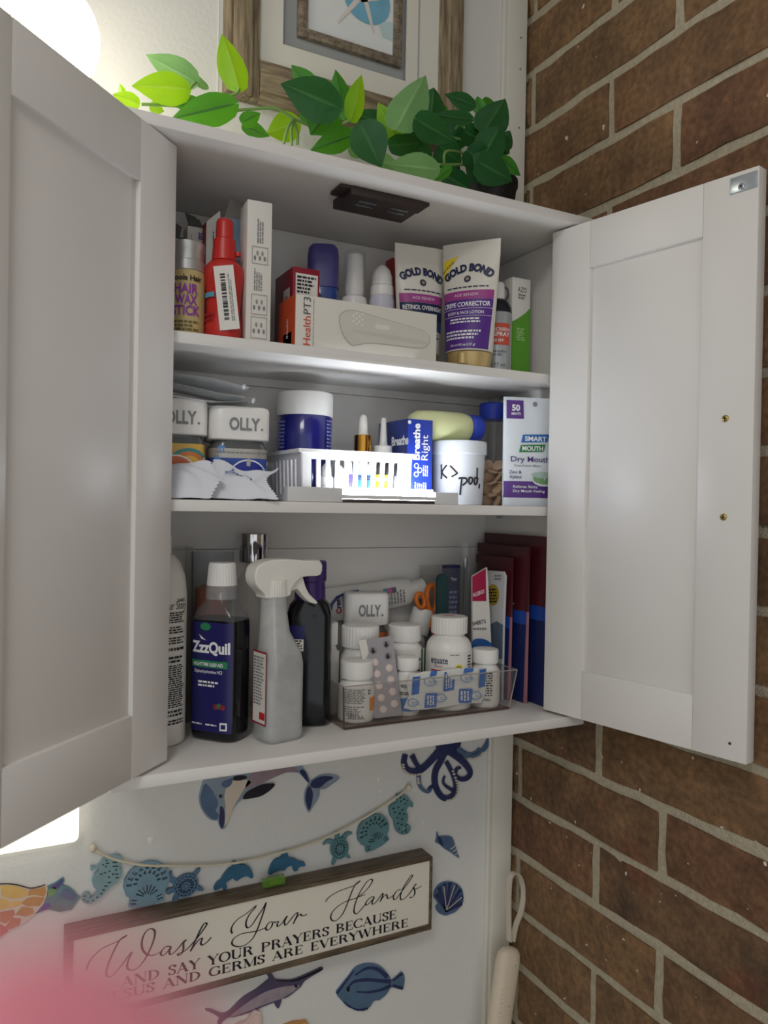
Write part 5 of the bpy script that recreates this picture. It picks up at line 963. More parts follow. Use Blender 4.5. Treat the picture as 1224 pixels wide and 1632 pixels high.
poly('ring', wb, disc(r * .25, h * .22, r * .66), WINK, lb, .0004); poly('medallion', wb, disc(r * .25, h * .22, r * .61), M('deep_ocean', (34, 48, 150), .4), lb, .0007); poly('drop', wb, [(r * .18, h * .40), (r * .25, h * .47), (r * .32, h * .40), (r * .30, h * .365), (r * .20, h * .365)], M('silver_print', (0, 0, 0)), lb, .001); text('GLOWING', wb, r * .25, h * .27, .0042, WINK, lb, e=.0012); text('COLLAGEN', wb, r * .25, h * .16, .0085, WINK, lb, width=r * 1.1, bold=.03, e=.0012); fine(wb, -r * .2, r * .7, h * .1, h * .13, 1, WINK, lb, e=.0012)
for k in range(9): poly('swirl', wb, disc(-r * .75 + (k % 3) * r * .14 + (r * 1.55 if k > 4 else 0), h * (.1 + .11 * (k % 5)), r * .13, None, 12), M('pale_ocean', (90, 140, 200), .4), lb, .0003)
poly('badge', wb, disc(r * .98, h * .40, r * .09), WINK, lb, .0008)
t, r, h, zc, wb, lb = olly(232, 328, 640, -.098, S2, 'gummy jar with orange and yellow label half hidden by the left door', facing(-.54, -.118) + .05, YLB, 2)
for rr, c in ((.72, (64, 146, 142)), (.60, (222, 128, 66)), (.46, (236, 190, 80))): poly('arch', wb, disc(r * .38, h * .30, r * rr, r * rr * .95), M('arch_%d' % c[0], c, .4), lb, .0003 + .0002 * (.72 - rr) / .1)
poly('medallion_ring', wb, disc(-r * .05, h * .22, r * .72), WINK, lb, .0012); poly('medallion', wb, disc(-r * .05, h * .22, r * .67), M('papaya', (214, 108, 58), .4), lb, .0015); text('HELLO', wb, r * .05, h * .26, .005, WINK, lb, e=.0019); text('HAPPY', wb, r * .05, h * .17, .0085, WINK, lb, e=.0019, bold=.03)
poly('badge', wb, disc(r * .92, h * .40, r * .09), WINK, lb, .0008)
for k in range(3): poly('palm_leaf', wb, [(r * .62, h * .14), (r * (.6 + .1 * k), h * .33), (r * (.70 + .1 * k), h * .28)], M('palm_green', (60, 120, 80), .4), lb, .0009)
# clear zip bags on the jars
BAG = MCLEAR('cloudy_bag', (238, 241, 243), .88, .35); x, w_, h = place(225, 405, 645, -.12, S2)
t = thing('plastic_bag', (U(340, 640, -.11).x, -.105, U(377, 653, -.103).z + .0012), 'folded clear plastic bag lying on the two gummy jar lids', 'bag', facing(-.5, -.12) * .6)
def sheet(name, W, D, nx, ny, zf, mat, parent, x0=0):
    vs = [(x0 + W * (i / nx - .5), D * (j / ny - .5), zf(i / nx, j / ny)) for j in range(ny + 1) for i in range(nx + 1)]; fs = [(j * (nx + 1) + i, j * (nx + 1) + i + 1, (j + 1) * (nx + 1) + i + 1, (j + 1) * (nx + 1) + i) for j in range(ny) for i in range(nx)]
    me = bpy.data.meshes.new(name); me.from_pydata(vs, [], fs); return finish(name, me, mat, parent, 180)
sheet('layer', .125, .07, 18, 10, lambda u, v: .0035 + .002 * math.sin(7 * u + 3 * v), BAG, t, -.022); sheet('layer', .115, .066, 18, 10, lambda u, v: .013 + .006 * math.sin(3.2 * u + 1.2) + .002 * math.sin(9 * v), BAG, t, -.027); sheet('layer', .12, .07, 18, 10, lambda u, v: .024 + .003 * math.sin(4 * u + 2 * v) - .012 * max(0, u - .7), BAG, t, -.026)
for zz, xx in ((.004, .038), (.018, .028)): m = MB(); m.tube([(xx, -.034, zz), (xx + .004, -.02, zz + .003), (xx + .003, .03, zz + .006)], .0026, 8, flat=.5); m.build('zip_edge', M('zip_plastic', (222, 228, 232), .3), t, 60)
# crumpled wipes with pinked edges
WIPE = M('white_cloth', (226, 228, 236), .8, bump=.25, bscale=500); CI = M('cloth_print_blue', (90, 120, 170), .7)
def cloth(px, py, W, D, H, rz, label, printed, seed, y):
    q = U(px, py, y); t = thing('crumpled_wipe', (q.x, y, S2 + .0012), label, 'wipe', rz); rnd = random.Random(seed); N = 36
    fx = [rnd.uniform(.6, 1.3) for _ in range(6)]
    def zf(u, v):
        k = .5 + .5 * math.sin(2.1 * math.pi * u * fx[0] + 1.6 * v + seed); k2 = .5 + .5 * math.sin(5.5 * v * fx[1] + 3 * u + seed * 2); k3 = .5 + .5 * math.sin(11 * u + 9 * v * fx[2])
        return H * (.30 * k * k2 + .12 * k3) * min(1, .15 + 3 * v) + H * (.95 + .25 * math.sin(4.2 * u + seed)) * v ** .8
    vs = []
    for j in range(N + 1):
        for i in range(N + 1):
            u, v = i / N, j / N; zz = .0 
            dx = .0013 * (1 if i % 2 else -1) if j in (0, N) else 0
            ex = (.0014 if j % 2 else -.0008) if i in (0, N) else 0; ey = (.0014 if i % 2 else -.0008) if j in (0, N) else 0
            x_ = W * (u - .5) + (ex if i == N else -ex) + .006 * math.sin(6 * v + seed); y_ = D * (v - .5) + (ey if j == N else -ey)
            vs.append((x_, y_, max(.0, zf(u, v))))
    fs = [(j * (N + 1) + i, j * (N + 1) + i + 1, (j + 1) * (N + 1) + i + 1, (j + 1) * (N + 1) + i) for j in range(N) for i in range(N)]
    me = bpy.data.meshes.new('cloth'); me.from_pydata(vs, [], fs); finish('cloth', me, WIPE, t, 180)
    if printed:
        def mp(u, z, e=0.0): uu, vv = u / W + .5, z / D + .5; return Vector((W * (uu - .5) + .006 * math.sin(6 * vv + seed), z, max(0, zf(uu, vv)) + .0022))
        text('Crest', mp, .004, D * .18, .010, CI, t, rot=2.85, bold=.0)
    return t
cloth(382, 775, .066, .030, .034, -.30, 'crumpled white wipe with blue print and zigzag edge before the blue gummy jar', True, 2, -.1565)
cloth(296, 775, .060, .030, .030, -.25, 'crumpled plain white wipe against the left door edge', False, 5, -.156)
# navy tub
NAVT = M('navy_tub', (22, 24, 112), .2, var=.08, coat=.5); x, w_, h = place(430, 523, 627, -.0655, S2); r = .033; h -= .003; x = U(479, 724, -.150).x + .0375; t = thing('supplement_tub', (x, -.0655, S2 + .0033), 'glossy navy tub with wide white lid standing in the back of the basket', 'tub', facing(x, -.052))
zc = h * .78; lathe('body', [(0, r * .93), (.003, r * .985), (zc - .002, r * .985), (zc, r * .95)], NAVT, t, 56); lathe('lid', [(zc, r), (zc + .0015, r * 1.005), (h - .003, r * 1.005), (h - .0008, r * .985), (h, r * .93), (h, r * .7)], PLASTIC, t, 56, smooth=45)
wp = Wrap(r * .985); fine(wp, -r * 1.2, -r * .75, h * .42, h * .72, 9, M('faded_blue_ink', (120, 126, 190), .5), t, ragged=.1); fine(wp, r * .85, r * 1.3, h * .44, h * .74, 9, MATS['faded_blue_ink'], t, ragged=.1, seed=4); fine(wp, r * .85, r * 1.25, h * .2, h * .38, 6, MATS['faded_blue_ink'], t, ragged=.1, seed=6); fine(wp, -r * 1.2, -r * .8, h * .2, h * .38, 6, MATS['faded_blue_ink'], t, ragged=.1, seed=7)
# basket
BW = M('basket_white', (240, 240, 240), .35, var=.01); yf = -.150; xa, xb = U(479, 724, yf).x, U(657, 726, yf).x; H = U(560, 722, yf).z - S2; W = xb - xa; D = .121
t = thing('slotted_basket', ((xa + xb) / 2, yf, S2 + .0003), 'white plastic basket with slotted sides in the middle of the shelf', 'basket'); tk = .0022; tp_ = .03
def bk(x_, y_, z_): k = 1 - tp_ * (1 - z_ / H); return (x_ * k, D / 2 + (y_ - D / 2) * k, z_)
m = MB(); m.box(-W / 2, W / 2, 0, D, 0, tk, fn=bk)
def wallside(n, L, fnp, m):
    fnp2 = lambda u0, u1, z0, z1: m.box(u0, u1, 0, tk, z0, z1, fn=fnp)
    fnp2(0, L, .0, H * .16); fnp2(0, L, H * .84, H)
    gp = L / n; sw = gp * .48
    edge = .09 * L; fnp2(0, edge, H * .16, H * .84); fnp2(L - edge, L, H * .16, H * .84); gp = (L - 2 * edge) / n
    for i in range(n):
        u = edge + gp * i; fnp2(u + gp * .56, u + gp, H * .16, H * .84)
wallside(10, W, lambda a, b_, c: bk(-W / 2 + a, b_, c), m); wallside(10, W, lambda a, b_, c: bk(-W / 2 + a, D - b_, c), m); wallside(8, D, lambda a, b_, c: bk(-W / 2 + b_, a, c), m); wallside(8, D, lambda a, b_, c: bk(W / 2 - b_, a, c), m)
m.build('body', BW, t)
rm = [(-W / 2 - .003, -.003), (W / 2 + .003, -.003), (W / 2 + .003, D + .003), (-W / 2 - .003, D + .003)]; ri = [(-W / 2 + .001, .001), (-W / 2 + .001, D - .001), (W / 2 - .001, D - .001), (W / 2 - .001, .001)]
finish('rim', prism(rm, [ri], lambda u, v, d: (u, v, H - .002 + d), .004), BW, t)
BC = t.location
# what the basket holds
AMB = M('brown_glass', (62, 34, 26), .12, coat=.6); GCAP = M('gold_collar', (206, 152, 66), .18, 1.0); RUB = M('rubber_bulb', (226, 222, 214), .5)
x, w_, h = place(564, 594, 661, -.085, S2); r = .0115; z0 = .004; t = thing('dropper_bottle', (x, -.085, S2 + z0), 'brown dropper bottle with gold collar and white bulb in the basket', 'bottle', facing(x, -.085)); h -= z0
lathe('bottle', [(0, r * .92), (.002, r), (h * .44, r), (h * .52, r * .8), (h * .545, r * .66), (h * .57, r * .66)], AMB, t); lathe('collar', [(h * .56, r * .88), (h * .565, r * .93), (h * .755, r * .93), (h * .76, r * .8)], GCAP, t, 36, smooth=30); lathe('bulb', [(h * .76, r * .62), (h * .79, r * .5), (h * .92, r * .45), (h * .97, r * .38), (h, r * .16)], RUB, t)
x, w_, h = place(597, 626, 664, -.09, S2); r = w_ / 2; h -= z0; t = thing('nozzle_bottle', (x, -.09, S2 + z0), 'white bottle with tall clear-capped nozzle beside the dropper bottle', 'bottle', facing(x, -.09))
lathe('bottle', [(0, r * .9), (.002, r * .95), (h * .45, r * .95), (h * .5, r * .7), (h * .52, r * .65)], PLASTIC, t); lathe('collar', [(h * .52, r * .98), (h * .53, r), (h * .64, r), (h * .65, r * .9)], PLASTIC, t); lathe('nozzle', [(h * .65, r * .48), (h * .70, r * .40), (h * .97, r * .26), (h * .98, r * .18)], PLASTIC, t); lathe('nozzle_cover', [(h * .65, r * .60), (h * .68, r * .52), (h * .985, r * .40), (h, r * .36)], MATS['clear_cap'], t)
VIALS = [(520, .0075, .040, (238, 238, 236), (238, 238, 236), 'round white vial showing through the basket slots'), (541, .0070, .038, (232, 234, 236), (214, 214, 214), 'squat white vial in the basket, right of the round white vial'), (557, .0040, .044, (78, 66, 110), (210, 214, 218), 'thin grey and purple stick in the basket'), (574, .0058, .044, (58, 110, 200), (240, 242, 244), 'blue-bottomed white tube in the basket, nearer the stick'), (590, .0058, .044, (58, 110, 200), (240, 242, 244), 'blue-bottomed white tube in the basket, nearer the yellow tubes'), (604, .0050, .045, (226, 198, 40), (40, 36, 34), 'left yellow tube with black tip in the basket'), (617, .0050, .045, (226, 198, 40), (40, 36, 34), 'right yellow tube with black tip in the basket'), (632, .0042, .044, (150, 150, 158), (60, 60, 66), 'slim grey tube at the right end of the basket')]
for i, (px, r, hh, c1, c2, lab) in enumerate(VIALS):
    x = U(px, 750, -.134).x; t = thing('small_tube', (x, -.1345, S2 + .0032), lab, 'tube', facing(x, -.13)); lathe('body', [(0, r * .9), (.001, r), (hh * .62, r), (hh * .66, r * .8)], M('tube_colour_%d_%d' % (c1[0], c1[2]), c1, .4), t, 20); lathe('cap', [(hh * .66, r * .75), (hh * .9, r * .68), (hh, r * .3)], M('tube_cap_%d_%d' % (c2[0], c2[2]), c2, .4), t, 20)
    if i in (5, 6): patch('red_band', Wrap(r), -r * 1.2, r * 1.2, hh * .08, hh * .16, RINK, t); patch('white_band', Wrap(r), -r * 1.2, r * 1.2, hh * .5, hh * .58, WINK, t)
    if i in (3, 4): fine(Wrap(r), -r * .7, r * .7, hh * .5, hh * .62, 2, INK, t)
    if i in (0, 1): text(('5', '7')[i], Wrap(r), 0, hh * .3, .005, INK, t)
# LED light bar in front of the basket
LHOUS = M('light_housing', (214, 214, 214), .4); LLENS = M('led_lens', (255, 255, 255), .3, emit=((238, 246, 255), LED_E))
xa, xb = U(458, 790, -.166).x, U(728, 795, -.166).x; W = xb - xa; t = thing('light_bar', ((xa + xb) / 2, -.1725, S2 + .0003), 'glowing white LED light bar lying along the shelf front before the basket', 'light')
HB = .0135; zl = lambda px: U(px, 790, -.17).x - t.location.x
MB().box(zl(457), zl(545), 0, .015, 0, HB * 1.15).build('end_cap', LHOUS, t, bevel=.001); MB().box(zl(545), zl(692), 0, .003, .004, HB * .62).build('housing', LHOUS, t, bevel=.0008); MB().box(zl(692), zl(729), 0, .013, 0, HB).build('end_cap', LHOUS, t, bevel=.001); MB().box(zl(545), zl(692), .001, .015, 0, .0035).build('base_strip', DKB, t, bevel=.0004); MB().box(zl(546), zl(691), .0032, .0145, .004, HB * 1.2).build('lens', LLENS, t, bevel=.001); MB().box(zl(545), zl(692), .0150, .0165, 0, HB * .75).build('light_blocker', LHOUS, t, bevel=.0004)  # last strip, behind the lens, is added to hold LED light off the basket
# blue nasal strip carton
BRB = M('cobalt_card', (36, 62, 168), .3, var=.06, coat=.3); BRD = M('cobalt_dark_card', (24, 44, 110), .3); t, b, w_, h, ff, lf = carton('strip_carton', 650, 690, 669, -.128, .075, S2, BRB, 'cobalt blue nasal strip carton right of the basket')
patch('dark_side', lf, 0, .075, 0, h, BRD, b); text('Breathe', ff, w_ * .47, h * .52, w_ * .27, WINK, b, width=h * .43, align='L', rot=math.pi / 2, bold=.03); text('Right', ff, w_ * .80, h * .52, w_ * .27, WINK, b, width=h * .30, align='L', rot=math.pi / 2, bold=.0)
for k in range(3): poly('emblem', ff, disc(w_ * (.36 + .14 * (k % 2)), h * (.35 + .05 * k), w_ * .1, None, 10), WINK, b, .0003); poly('emblem_core', ff, disc(w_ * (.36 + .14 * (k % 2)), h * (.35 + .05 * k), w_ * .065, None, 10), BRB, b, .0006)
fine(ff, w_ * .62, w_ * .85, h * .33, h * .46, 3, WINK, b, vertical=True, ragged=.05); fine(ff, w_ * .3, w_ * .8, h * .03, h * .26, 6, WINK, b, vertical=True, ragged=.1); text('Breathe', lf, .058, h * .7, .011, WINK, b, width=.042, bold=.03); text('Right', lf, .062, h * .5, .011, WINK, b, width=.024, bold=.0); poly('flap_mark', ff, disc(w_ * .06, h * .96, w_ * .07, None, 8), WINK, b)
# white tub with handwriting and its bottle on top
x, w_, h = place(686, 776, 705, -.105, S2); r = w_ / 2; t = thing('lidded_tub', (x, -.105, S2 + .0003), 'white lidded tub with black handwriting', 'tub', facing(x, -.105)); TUBW = M('tub_white', (224, 228, 234), .4)
zc = h * .80; lathe('body', [(0, r * .84), (.002, r * .87), (zc, r * .94)], TUBW, t, 48); lathe('lid', [(zc - .001, r * .97), (zc, r), (h - .002, r), (h - .0005, r * .98), (h, r * .94), (h - .001, r * .9), (h - .001, r * .5)], TUBW, t, 48, smooth=30)
tw = Taper(lambda z: (r * (.87 + .07 * z / zc), r * (.87 + .07 * z / zc), 2), 0, zc)
def hand(strokes, mp, mat, parent, wd=.0011):
    m = MB()
    for st in strokes: m.tube([tuple(mp(u, z, .0)) for u, z in smoothpts(st, 4)], wd, 6)
    return m.build('handwriting', mat, parent, 70)
R_ = r; hand([[(-.62 * R_, .62 * h), (-.60 * R_, .45 * h), (-.62 * R_, .40 * h)], [(-.40 * R_, .61 * h), (-.58 * R_, .50 * h), (-.38 * R_, .41 * h)], [(-.28 * R_, .60 * h), (-.06 * R_, .50 * h), (-.04 * R_, .48 * h), (-.22 * R_, .43 * h)], [(.02 * R_, .40 * h), (.12 * R_, .41 * h), (.10 * R_, .28 * h), (.08 * R_, .15 * h)], [(.10 * R_, .41 * h), (.26 * R_, .41 * h), (.30 * R_, .36 * h), (.16 * R_, .30 * h)], [(.50 * R_, .42 * h), (.40 * R_, .42 * h), (.37 * R_, .36 * h), (.44 * R_, .32 * h), (.52 * R_, .38 * h), (.50 * R_, .42 * h)], [(.72 * R_, .58 * h), (.72 * R_, .45 * h), (.74 * R_, .34 * h)], [(.73 * R_, .42 * h), (.62 * R_, .42 * h), (.60 * R_, .34 * h), (.68 * R_, .32 * h), (.76 * R_, .42 * h)], [(.86 * R_, .33 * h), (.84 * R_, .26 * h)]], tw, INK, t)
q = U(725, 678, -.105); PYEL = M('pale_lime_plastic', (214, 218, 164), .35, var=.05, sss=.1); BCAP = M('bright_blue_cap', (38, 62, 180), .35)
rr = 25 * mpp(q); zz = S2 + h + .0004; t = thing('lotion_bottle', (q.x, -.10, zz), 'pale yellow bottle with blue cap lying on the white tub', 'bottle', .0, ry=0)
def lie(prof, name, mat, sy=.8):
    m = MB(); m.loft([[(x_, r_ * math.cos(a), rr * .95 + r_ * .95 * math.sin(a)) for a in [i * math.pi / 14 for i in range(28)]] for x_, r_ in prof]); return m.build(name, mat, t, 50)
xl = lambda px: U(px, 678, -.105).x - t.location.x
lie([(xl(655), rr * .35), (xl(659), rr * .7), (xl(668), rr * .92), (xl(690), rr), (xl(735), rr), (xl(746), rr * .9), (xl(749), rr * .7)], 'body', PYEL); lie([(xl(748), rr * .85), (xl(750), rr * .92), (xl(764), rr * .92), (xl(766), rr * .8)], 'cap', BCAP)
# clear jar of tablets
x, w_, h = place(764, 812, 644, -.085, S2); r = w_ / 2 * .98; t = thing('clear_jar', (x, -.085, S2 + .0003), 'clear jar with blue screw lid half full of round tan tablets', 'jar', facing(x, -.085)); CJ = MCLEAR('jar_clear', (206, 206, 202), .04, .04)
zc = h * .86; lathe('body', [(0, r * .9), (.002, r * .98), (zc * .9, r * .98), (zc * .97, r * .9), (zc, r * .88)], CJ, t, 40); lathe('lid', [(zc - .003, r * .98), (zc, r), (h - .002, r), (h, r * .92)], BCAP, t, 60, ribs=20, amp=.012, smooth=30)
TAB = M('tan_tablet', (232, 198, 166), .7, var=.08); tr_ = r * .40; pm = None; k = 0
POSN = ['low', 'front', 'left', 'right']
for layer in range(7):
    for j in range(4):
        a = j * math.pi / 2 + layer * .8; rad = r * .50; zz = S2 + .0036 + tr_ * .42 + layer * tr_ * .98
        m = MB(); m.loft([section(z_, q_, seg=14) for z_, q_ in ((-.0016, tr_ * .8), (-.0010, tr_), (.0010, tr_), (.0016, tr_ * .8))])
        if pm is None: o = m.build('tablet', TAB, None, 40); pm = o
        else: o = pm.copy(); COL.objects.link(o)
        o.location = (x + rad * math.cos(a), -.085 + rad * math.sin(a), zz); o.rotation_euler = (.22 * math.sin(k * 2.3), .22 * math.cos(k * 1.7), k)
        if layer % 2 == 0: o.rotation_euler = (1.1 + .3 * math.sin(k), .5 * math.cos(k * 1.3), a)
        tag(o, 'round tan tablet inside the clear jar with the blue lid', 'tablet', 'tan tablets in the clear jar'); k += 1
# mint pouch
PCH = M('pouch_white', (222, 228, 234), .35, var=.03); PVI = M('pouch_violet', (88, 52, 132), .4); x0_, x1_ = U(807, 720, -.150).x, U(876, 720, -.150).x; h = U(840, 634, -.150).z - S2; w_ = x1_ - x0_
t = thing('mint_pouch', ((x0_ + x1_) / 2, -.150, S2 + .0003), 'white and violet dry-mouth mint pouch at the right end of the middle shelf', 'pouch', -.30); w_ /= math.cos(.3 - .2)
def pfn(z): k = z / h; return (w_ / 2 * (.97 + .03 * k), max(.0008, .011 * (1 - k) ** .7 * min(1, .35 + k * 6)), 2.6)
lathe('body', [(h * i / 12, *pfn(h * i / 12)[:2], 2.6) for i in range(13)], PCH, t, 40, smooth=60); mp = Taper(pfn, 0, h, 16); L_ = -w_ * .46
patch('violet_tab', mp, L_ * .97, L_ + w_ * .34, h * .80, h * .97, PVI, t); text('50', mp, L_ + w_ * .19, h * .875, h * .055, WINK, t, bold=.04); text('MINTS', mp, L_ + w_ * .19, h * .835, h * .022, WINK, t, bold=.02)
poly('hang_hole', mp, disc(w_ * .10, h * .94, w_ * .045), GINK, t); sl = lambda u0, u1, z0, z1: [(u0 + .0, z0), (u1, z0 + .0015), (u1 + .0025, z1), (u0 + .0025, z1 - .0015)]
poly('logo_blue', mp, sl(-w_ * .18, w_ * .34, h * .58, h * .665), M('logo_blue', (40, 110, 180), .4), t); text('SMART', mp, w_ * .10, h * .598, h * .042, WINK, t, width=w_ * .42, bold=.03, e=.001); poly('logo_green', mp, sl(-w_ * .22, w_ * .26, h * .49, h * .57), M('logo_green', (50, 130, 70), .4), t); text('MOUTH', mp, w_ * .04, h * .508, h * .042, WINK, t, width=w_ * .40, bold=.03, e=.001)
text('Dry Mouth', mp, .0, h * .405, h * .05, M('violet_text', (70, 44, 110), .5), t, width=w_ * .74, bold=.01); text('Dual-Action Mints', mp, -w_ * .06, h * .36, h * .02, GINK, t, width=w_ * .5); text('Zinc &', mp, -w_ * .40, h * .295, h * .03, MATS['violet_text'], t, align='L'); text('Xylitol', mp, -w_ * .40, h * .25, h * .03, MATS['violet_text'], t, align='L')
patch('violet_band', mp, -w_ * .5, w_ * .5, h * .075, h * .225, PVI, t); text('Relieves Sticky', mp, -w_ * .1, h * .165, h * .024, WINK, t, width=w_ * .46, e=.001); text('Dry Mouth Feeling', mp, -w_ * .03, h * .125, h * .024, WINK, t, width=w_ * .6, e=.001)
poly('mint_rim', mp, disc(w_ * .26, h * .255, w_ * .25, h * .075), PCH, t, .0011); poly('mint', mp, disc(w_ * .25, h * .255, w_ * .21, h * .055), M('mint_green', (120, 160, 110), .5), t, .0014); poly('mint_top', mp, disc(w_ * .22, h * .285, w_ * .20, h * .03), M('mint_tin', (170, 190, 180), .5), t, .0017); text('2', mp, w_ * .26, h * .24, h * .03, PCH, t, e=.002)
# ---------------------------------------------------------------- bottom of the cabinet
Z0 = .0004
FROST = M('satin_white_bottle', (224, 222, 214), .45)
x, w_, h = place(214, 299, 882, -.112, 0); r = w_ / 2 * .98; t = thing('shampoo_bottle', (x, -.112, Z0), 'tall white bottle printed with black text, beside the left door', 'bottle', facing(x, -.112))
lathe('body', [(0, r * .93), (.003, r), (h * .78, r), (h * .88, r * .92), (h * .95, r * .74), (h * .99, r * .5), (h, r * .42)], FROST, t, 48, smooth=60); lathe('cap', [(h, r * .4), (h + .018, r * .4), (h + .02, r * .34)], FROST, t)
wp = Wrap(r); text('264003', wp, r * .84, h * .752, .0035, INK, t, width=r * .40); text('Our Story', wp, r * .62, h * .715, .0085, INK, t, width=r * 1.02, bold=.0)
for z0, z1, n_, sd in ((.64, .70, 5, 1), (.585, .625, 3, 2), (.53, .57, 3, 3), (.49, .515, 1, 4), (.43, .47, 2, 5), (.20, .425, 20, 6), (.15, .19, 2, 7), (.11, .14, 2, 8)): fine(wp, r * .12, r * 1.08, h * z0, h * z1, n_, INK, t, seed=sd, ragged=.25)
# clear pieces at the back
CLR = MCLEAR('clear_acrylic', (214, 214, 210), .03, .05)
def clearbox(name, px0, px1, ptop, yf, depth, label, mat=CLR, zb=0.0, cat='organizer', tk=.0014, toph=None):
    x0, x1 = U(px0, ptop, yf).x, U(px1, ptop, yf).x; h = (U((px0 + px1) / 2, ptop, yf).z - zb) if toph is None else toph; w_ = x1 - x0; t = thing(name, ((x0 + x1) / 2, yf, zb + Z0), label, cat)
    MB().box(-w_ / 2, w_ / 2, 0, depth, 0, tk).build('base', mat, t); MB().box(-w_ / 2, w_ / 2, 0, tk, tk, h).build('front_wall', mat, t); MB().box(-w_ / 2, w_ / 2, depth - tk, depth, tk, h).build('back_wall', mat, t)
    MB().box(-w_ / 2, -w_ / 2 + tk, tk, depth - tk, tk, h).build('side_wall', mat, t); MB().box(w_ / 2 - tk, w_ / 2, tk, depth - tk, tk, h).build('side_wall', mat, t); return t, w_, h
clearbox('acrylic_case', 268, 309, 872, -.058, .035, 'clear upright case behind the tall white bottle')
x, w_, h = place(304, 374, 879, -.042, 0); r = w_ / 2; t = thing('clear_tumbler', (x, -.042, Z0), 'clear tumbler with orange contents behind the sleep-aid bottle', 'tumbler', 0)
lathe('cup', [(0, r * .8), (.002, r * .86), (h, r * .97), (h, r * .93), (.004, r * .80)], MCLEAR('tumbler_clear', (196, 204, 210), .06), t); lathe('contents', [(.006, r * .72), (h * .52, r * .76), (h * .62, r * .80), (h * .78, r * .72), (h * .80, r * .4)], M('orange_contents', (206, 106, 66), .4), t)
x, w_, h = place(381, 427, 850, -.045, 0); r = w_ / 2; t = thing('lotion_flask', (x, -.045, Z0), 'clear flask with mirror chrome cap behind the trigger sprayer', 'bottle', 0)
lathe('body', [(0, r * 1.1), (.003, r * 1.2), (h * .64, r * 1.2), (h * .74, r * 1.05), (h * .80, r * .6), (h * .84, r * .55)], MCLEAR('flask_clear', (214, 206, 196), .1), t); lathe('cap', [(h * .84, r * .97), (h * .845, r), (h * .995, r), (h, r * .96)], CHROME, t, 48, smooth=30)
# sleep-aid bottle
NVL = M('midnight_label', (36, 34, 96), .35, var=.08); DLIQ = M('midnight_liquid', (12, 14, 20), .16, coat=.15); CLB = MCLEAR('bottle_clear', (190, 194, 196), .12, .05); RIBW = PLASTIC
def sleepaid(px0, px1, ptop, y, rz, label, a, b, second=False):
    x, w_, h = place(px0, px1, ptop, y, 0); t = thing('sleep_aid_bottle', (x, y, Z0), label, 'bottle', rz); n_ = 4.0; zs = h * .68
    lathe('liquid', [(0, a * .86, b * .84, n_), (.003, a * .97, b * .97, n_), (.012, a, b, n_), (zs * .95, a, b, n_), (zs, a * .985, b * .98, n_)], DLIQ, t, 56, smooth=50)
    if not second:
        lathe('clear_shoulder', [(zs, a * .985, b * .98, n_), (h * .72, a * .93, b * .92, 3.4), (h * .77, a * .66, b * .8, 2.6), (h * .80, a * .5, b * .74, 2.2), (h * .83, .0125, .0125, 2)], CLB, t, 48, smooth=60)
        lathe('dosing_cup', [(h * .795, .0170), (h * .80, .0172), (h * .872, .0162), (h * .874, .0155)], MCLEAR('cup_clear', (214, 214, 214), .3, .1), t); lathe('cap', [(h * .872, .0160), (h * .875, .0158), (h * .985, .0142), (h, .0132)], PLASTIC, t, 96, ribs=32, amp=.012, smooth=25)
    else:
        lathe('shoulder', [(zs, a * .985, b * .98, n_), (h * .73, a * .9, b * .9, 3), (h * .78, a * .62, b * .8, 2.4)], DLIQ, t, 48, smooth=60)
        lathe('cap', [(h * .76, .0172), (h * .765, .0178), (h * .87, .0170), (h * .88, .0185), (h * .985, .0185), (h, .0172)], M('violet_sleeve', (64, 38, 110), .35, var=.15), t, 48, smooth=30)
    wp = Wrap(a, b, n_); return t, h, wp, zs
t, h, wp, zs = sleepaid(302, 407, 897, -.122, -.86, 'dark blue sleep-aid syrup bottle with white ribbed cap', .0285, .0195)
A_ = .0255; lb = patch('label', wp, -A_, A_, h * .055, zs * .985, NVL, t, nu=20); text('ZzzQuil', wp, .0, h * .50, .0115, WINK, lb, width=.046, bold=.04); patch('green_pill', wp, -A_ * .95, A_ * .8, h * .415, h * .455, M('leaf_green_print', (44, 130, 84), .4), lb, .0003); text('NIGHTTIME SLEEP-AID', wp, -.002, h * .425, .0036, WINK, lb, width=.036, bold=.02, e=.001); text('Diphenhydramine HCl', wp, -.002, h * .385, .0034, WINK, lb, width=.034); fine(wp, -.014, .012, h * .30, h * .34, 2, WINK, lb); poly('moon', wp, [(-.014, h * .60), (-.011, h * .575), (-.005, h * .568), (-.010, h * .585)], WINK, lb)
poly('cap_badge', wp, disc(-.006, h * .645, .0065, .004), M('leaf_green_print', (0, 0, 0)), lb); ribs_ = [(-.024, h * .63), (-.012, h * .648), (0, h * .65), (.012, h * .645), (.024, h * .632)]
for k in range(3): poly('berry', wp, disc(.008 + .004 * k, h * (.20 + .006 * (k % 2)), .003), (M('berry_red', (130, 40, 50), .4), M('berry_leaf', (60, 110, 70), .4), M('berry_red', (0, 0, 0)))[k], lb, .0006)
fine(wp, -.022, -.008, h * .085, h * .10, 1, WINK, lb); fine(wp, -.004, .010, h * .085, h * .10, 1, WINK, lb); patch('code_box', wp, .013, .021, h * .07, h * .115, WINK, lb, .0005, 4); patch('code_core', wp, .0145, .0195, h * .08, h * .105, NVL, lb, .0008, 4)
t, h, wp, zs = sleepaid(459, 531, 894, -.108, -.45, 'dark syrup bottle with violet sleeved cap, turned away behind the trigger sprayer', .0255, .0195, True)
lb = patch('label', wp, -.024, -.004, h * .45, zs * .9, NVL, t, nu=8); patch('facts_panel', wp, -.023, -.005, h * .46, h * .53, PAPER, lb, .0003, 8); fine(wp, -.022, -.006, h * .465, h * .525, 4, INK, lb)
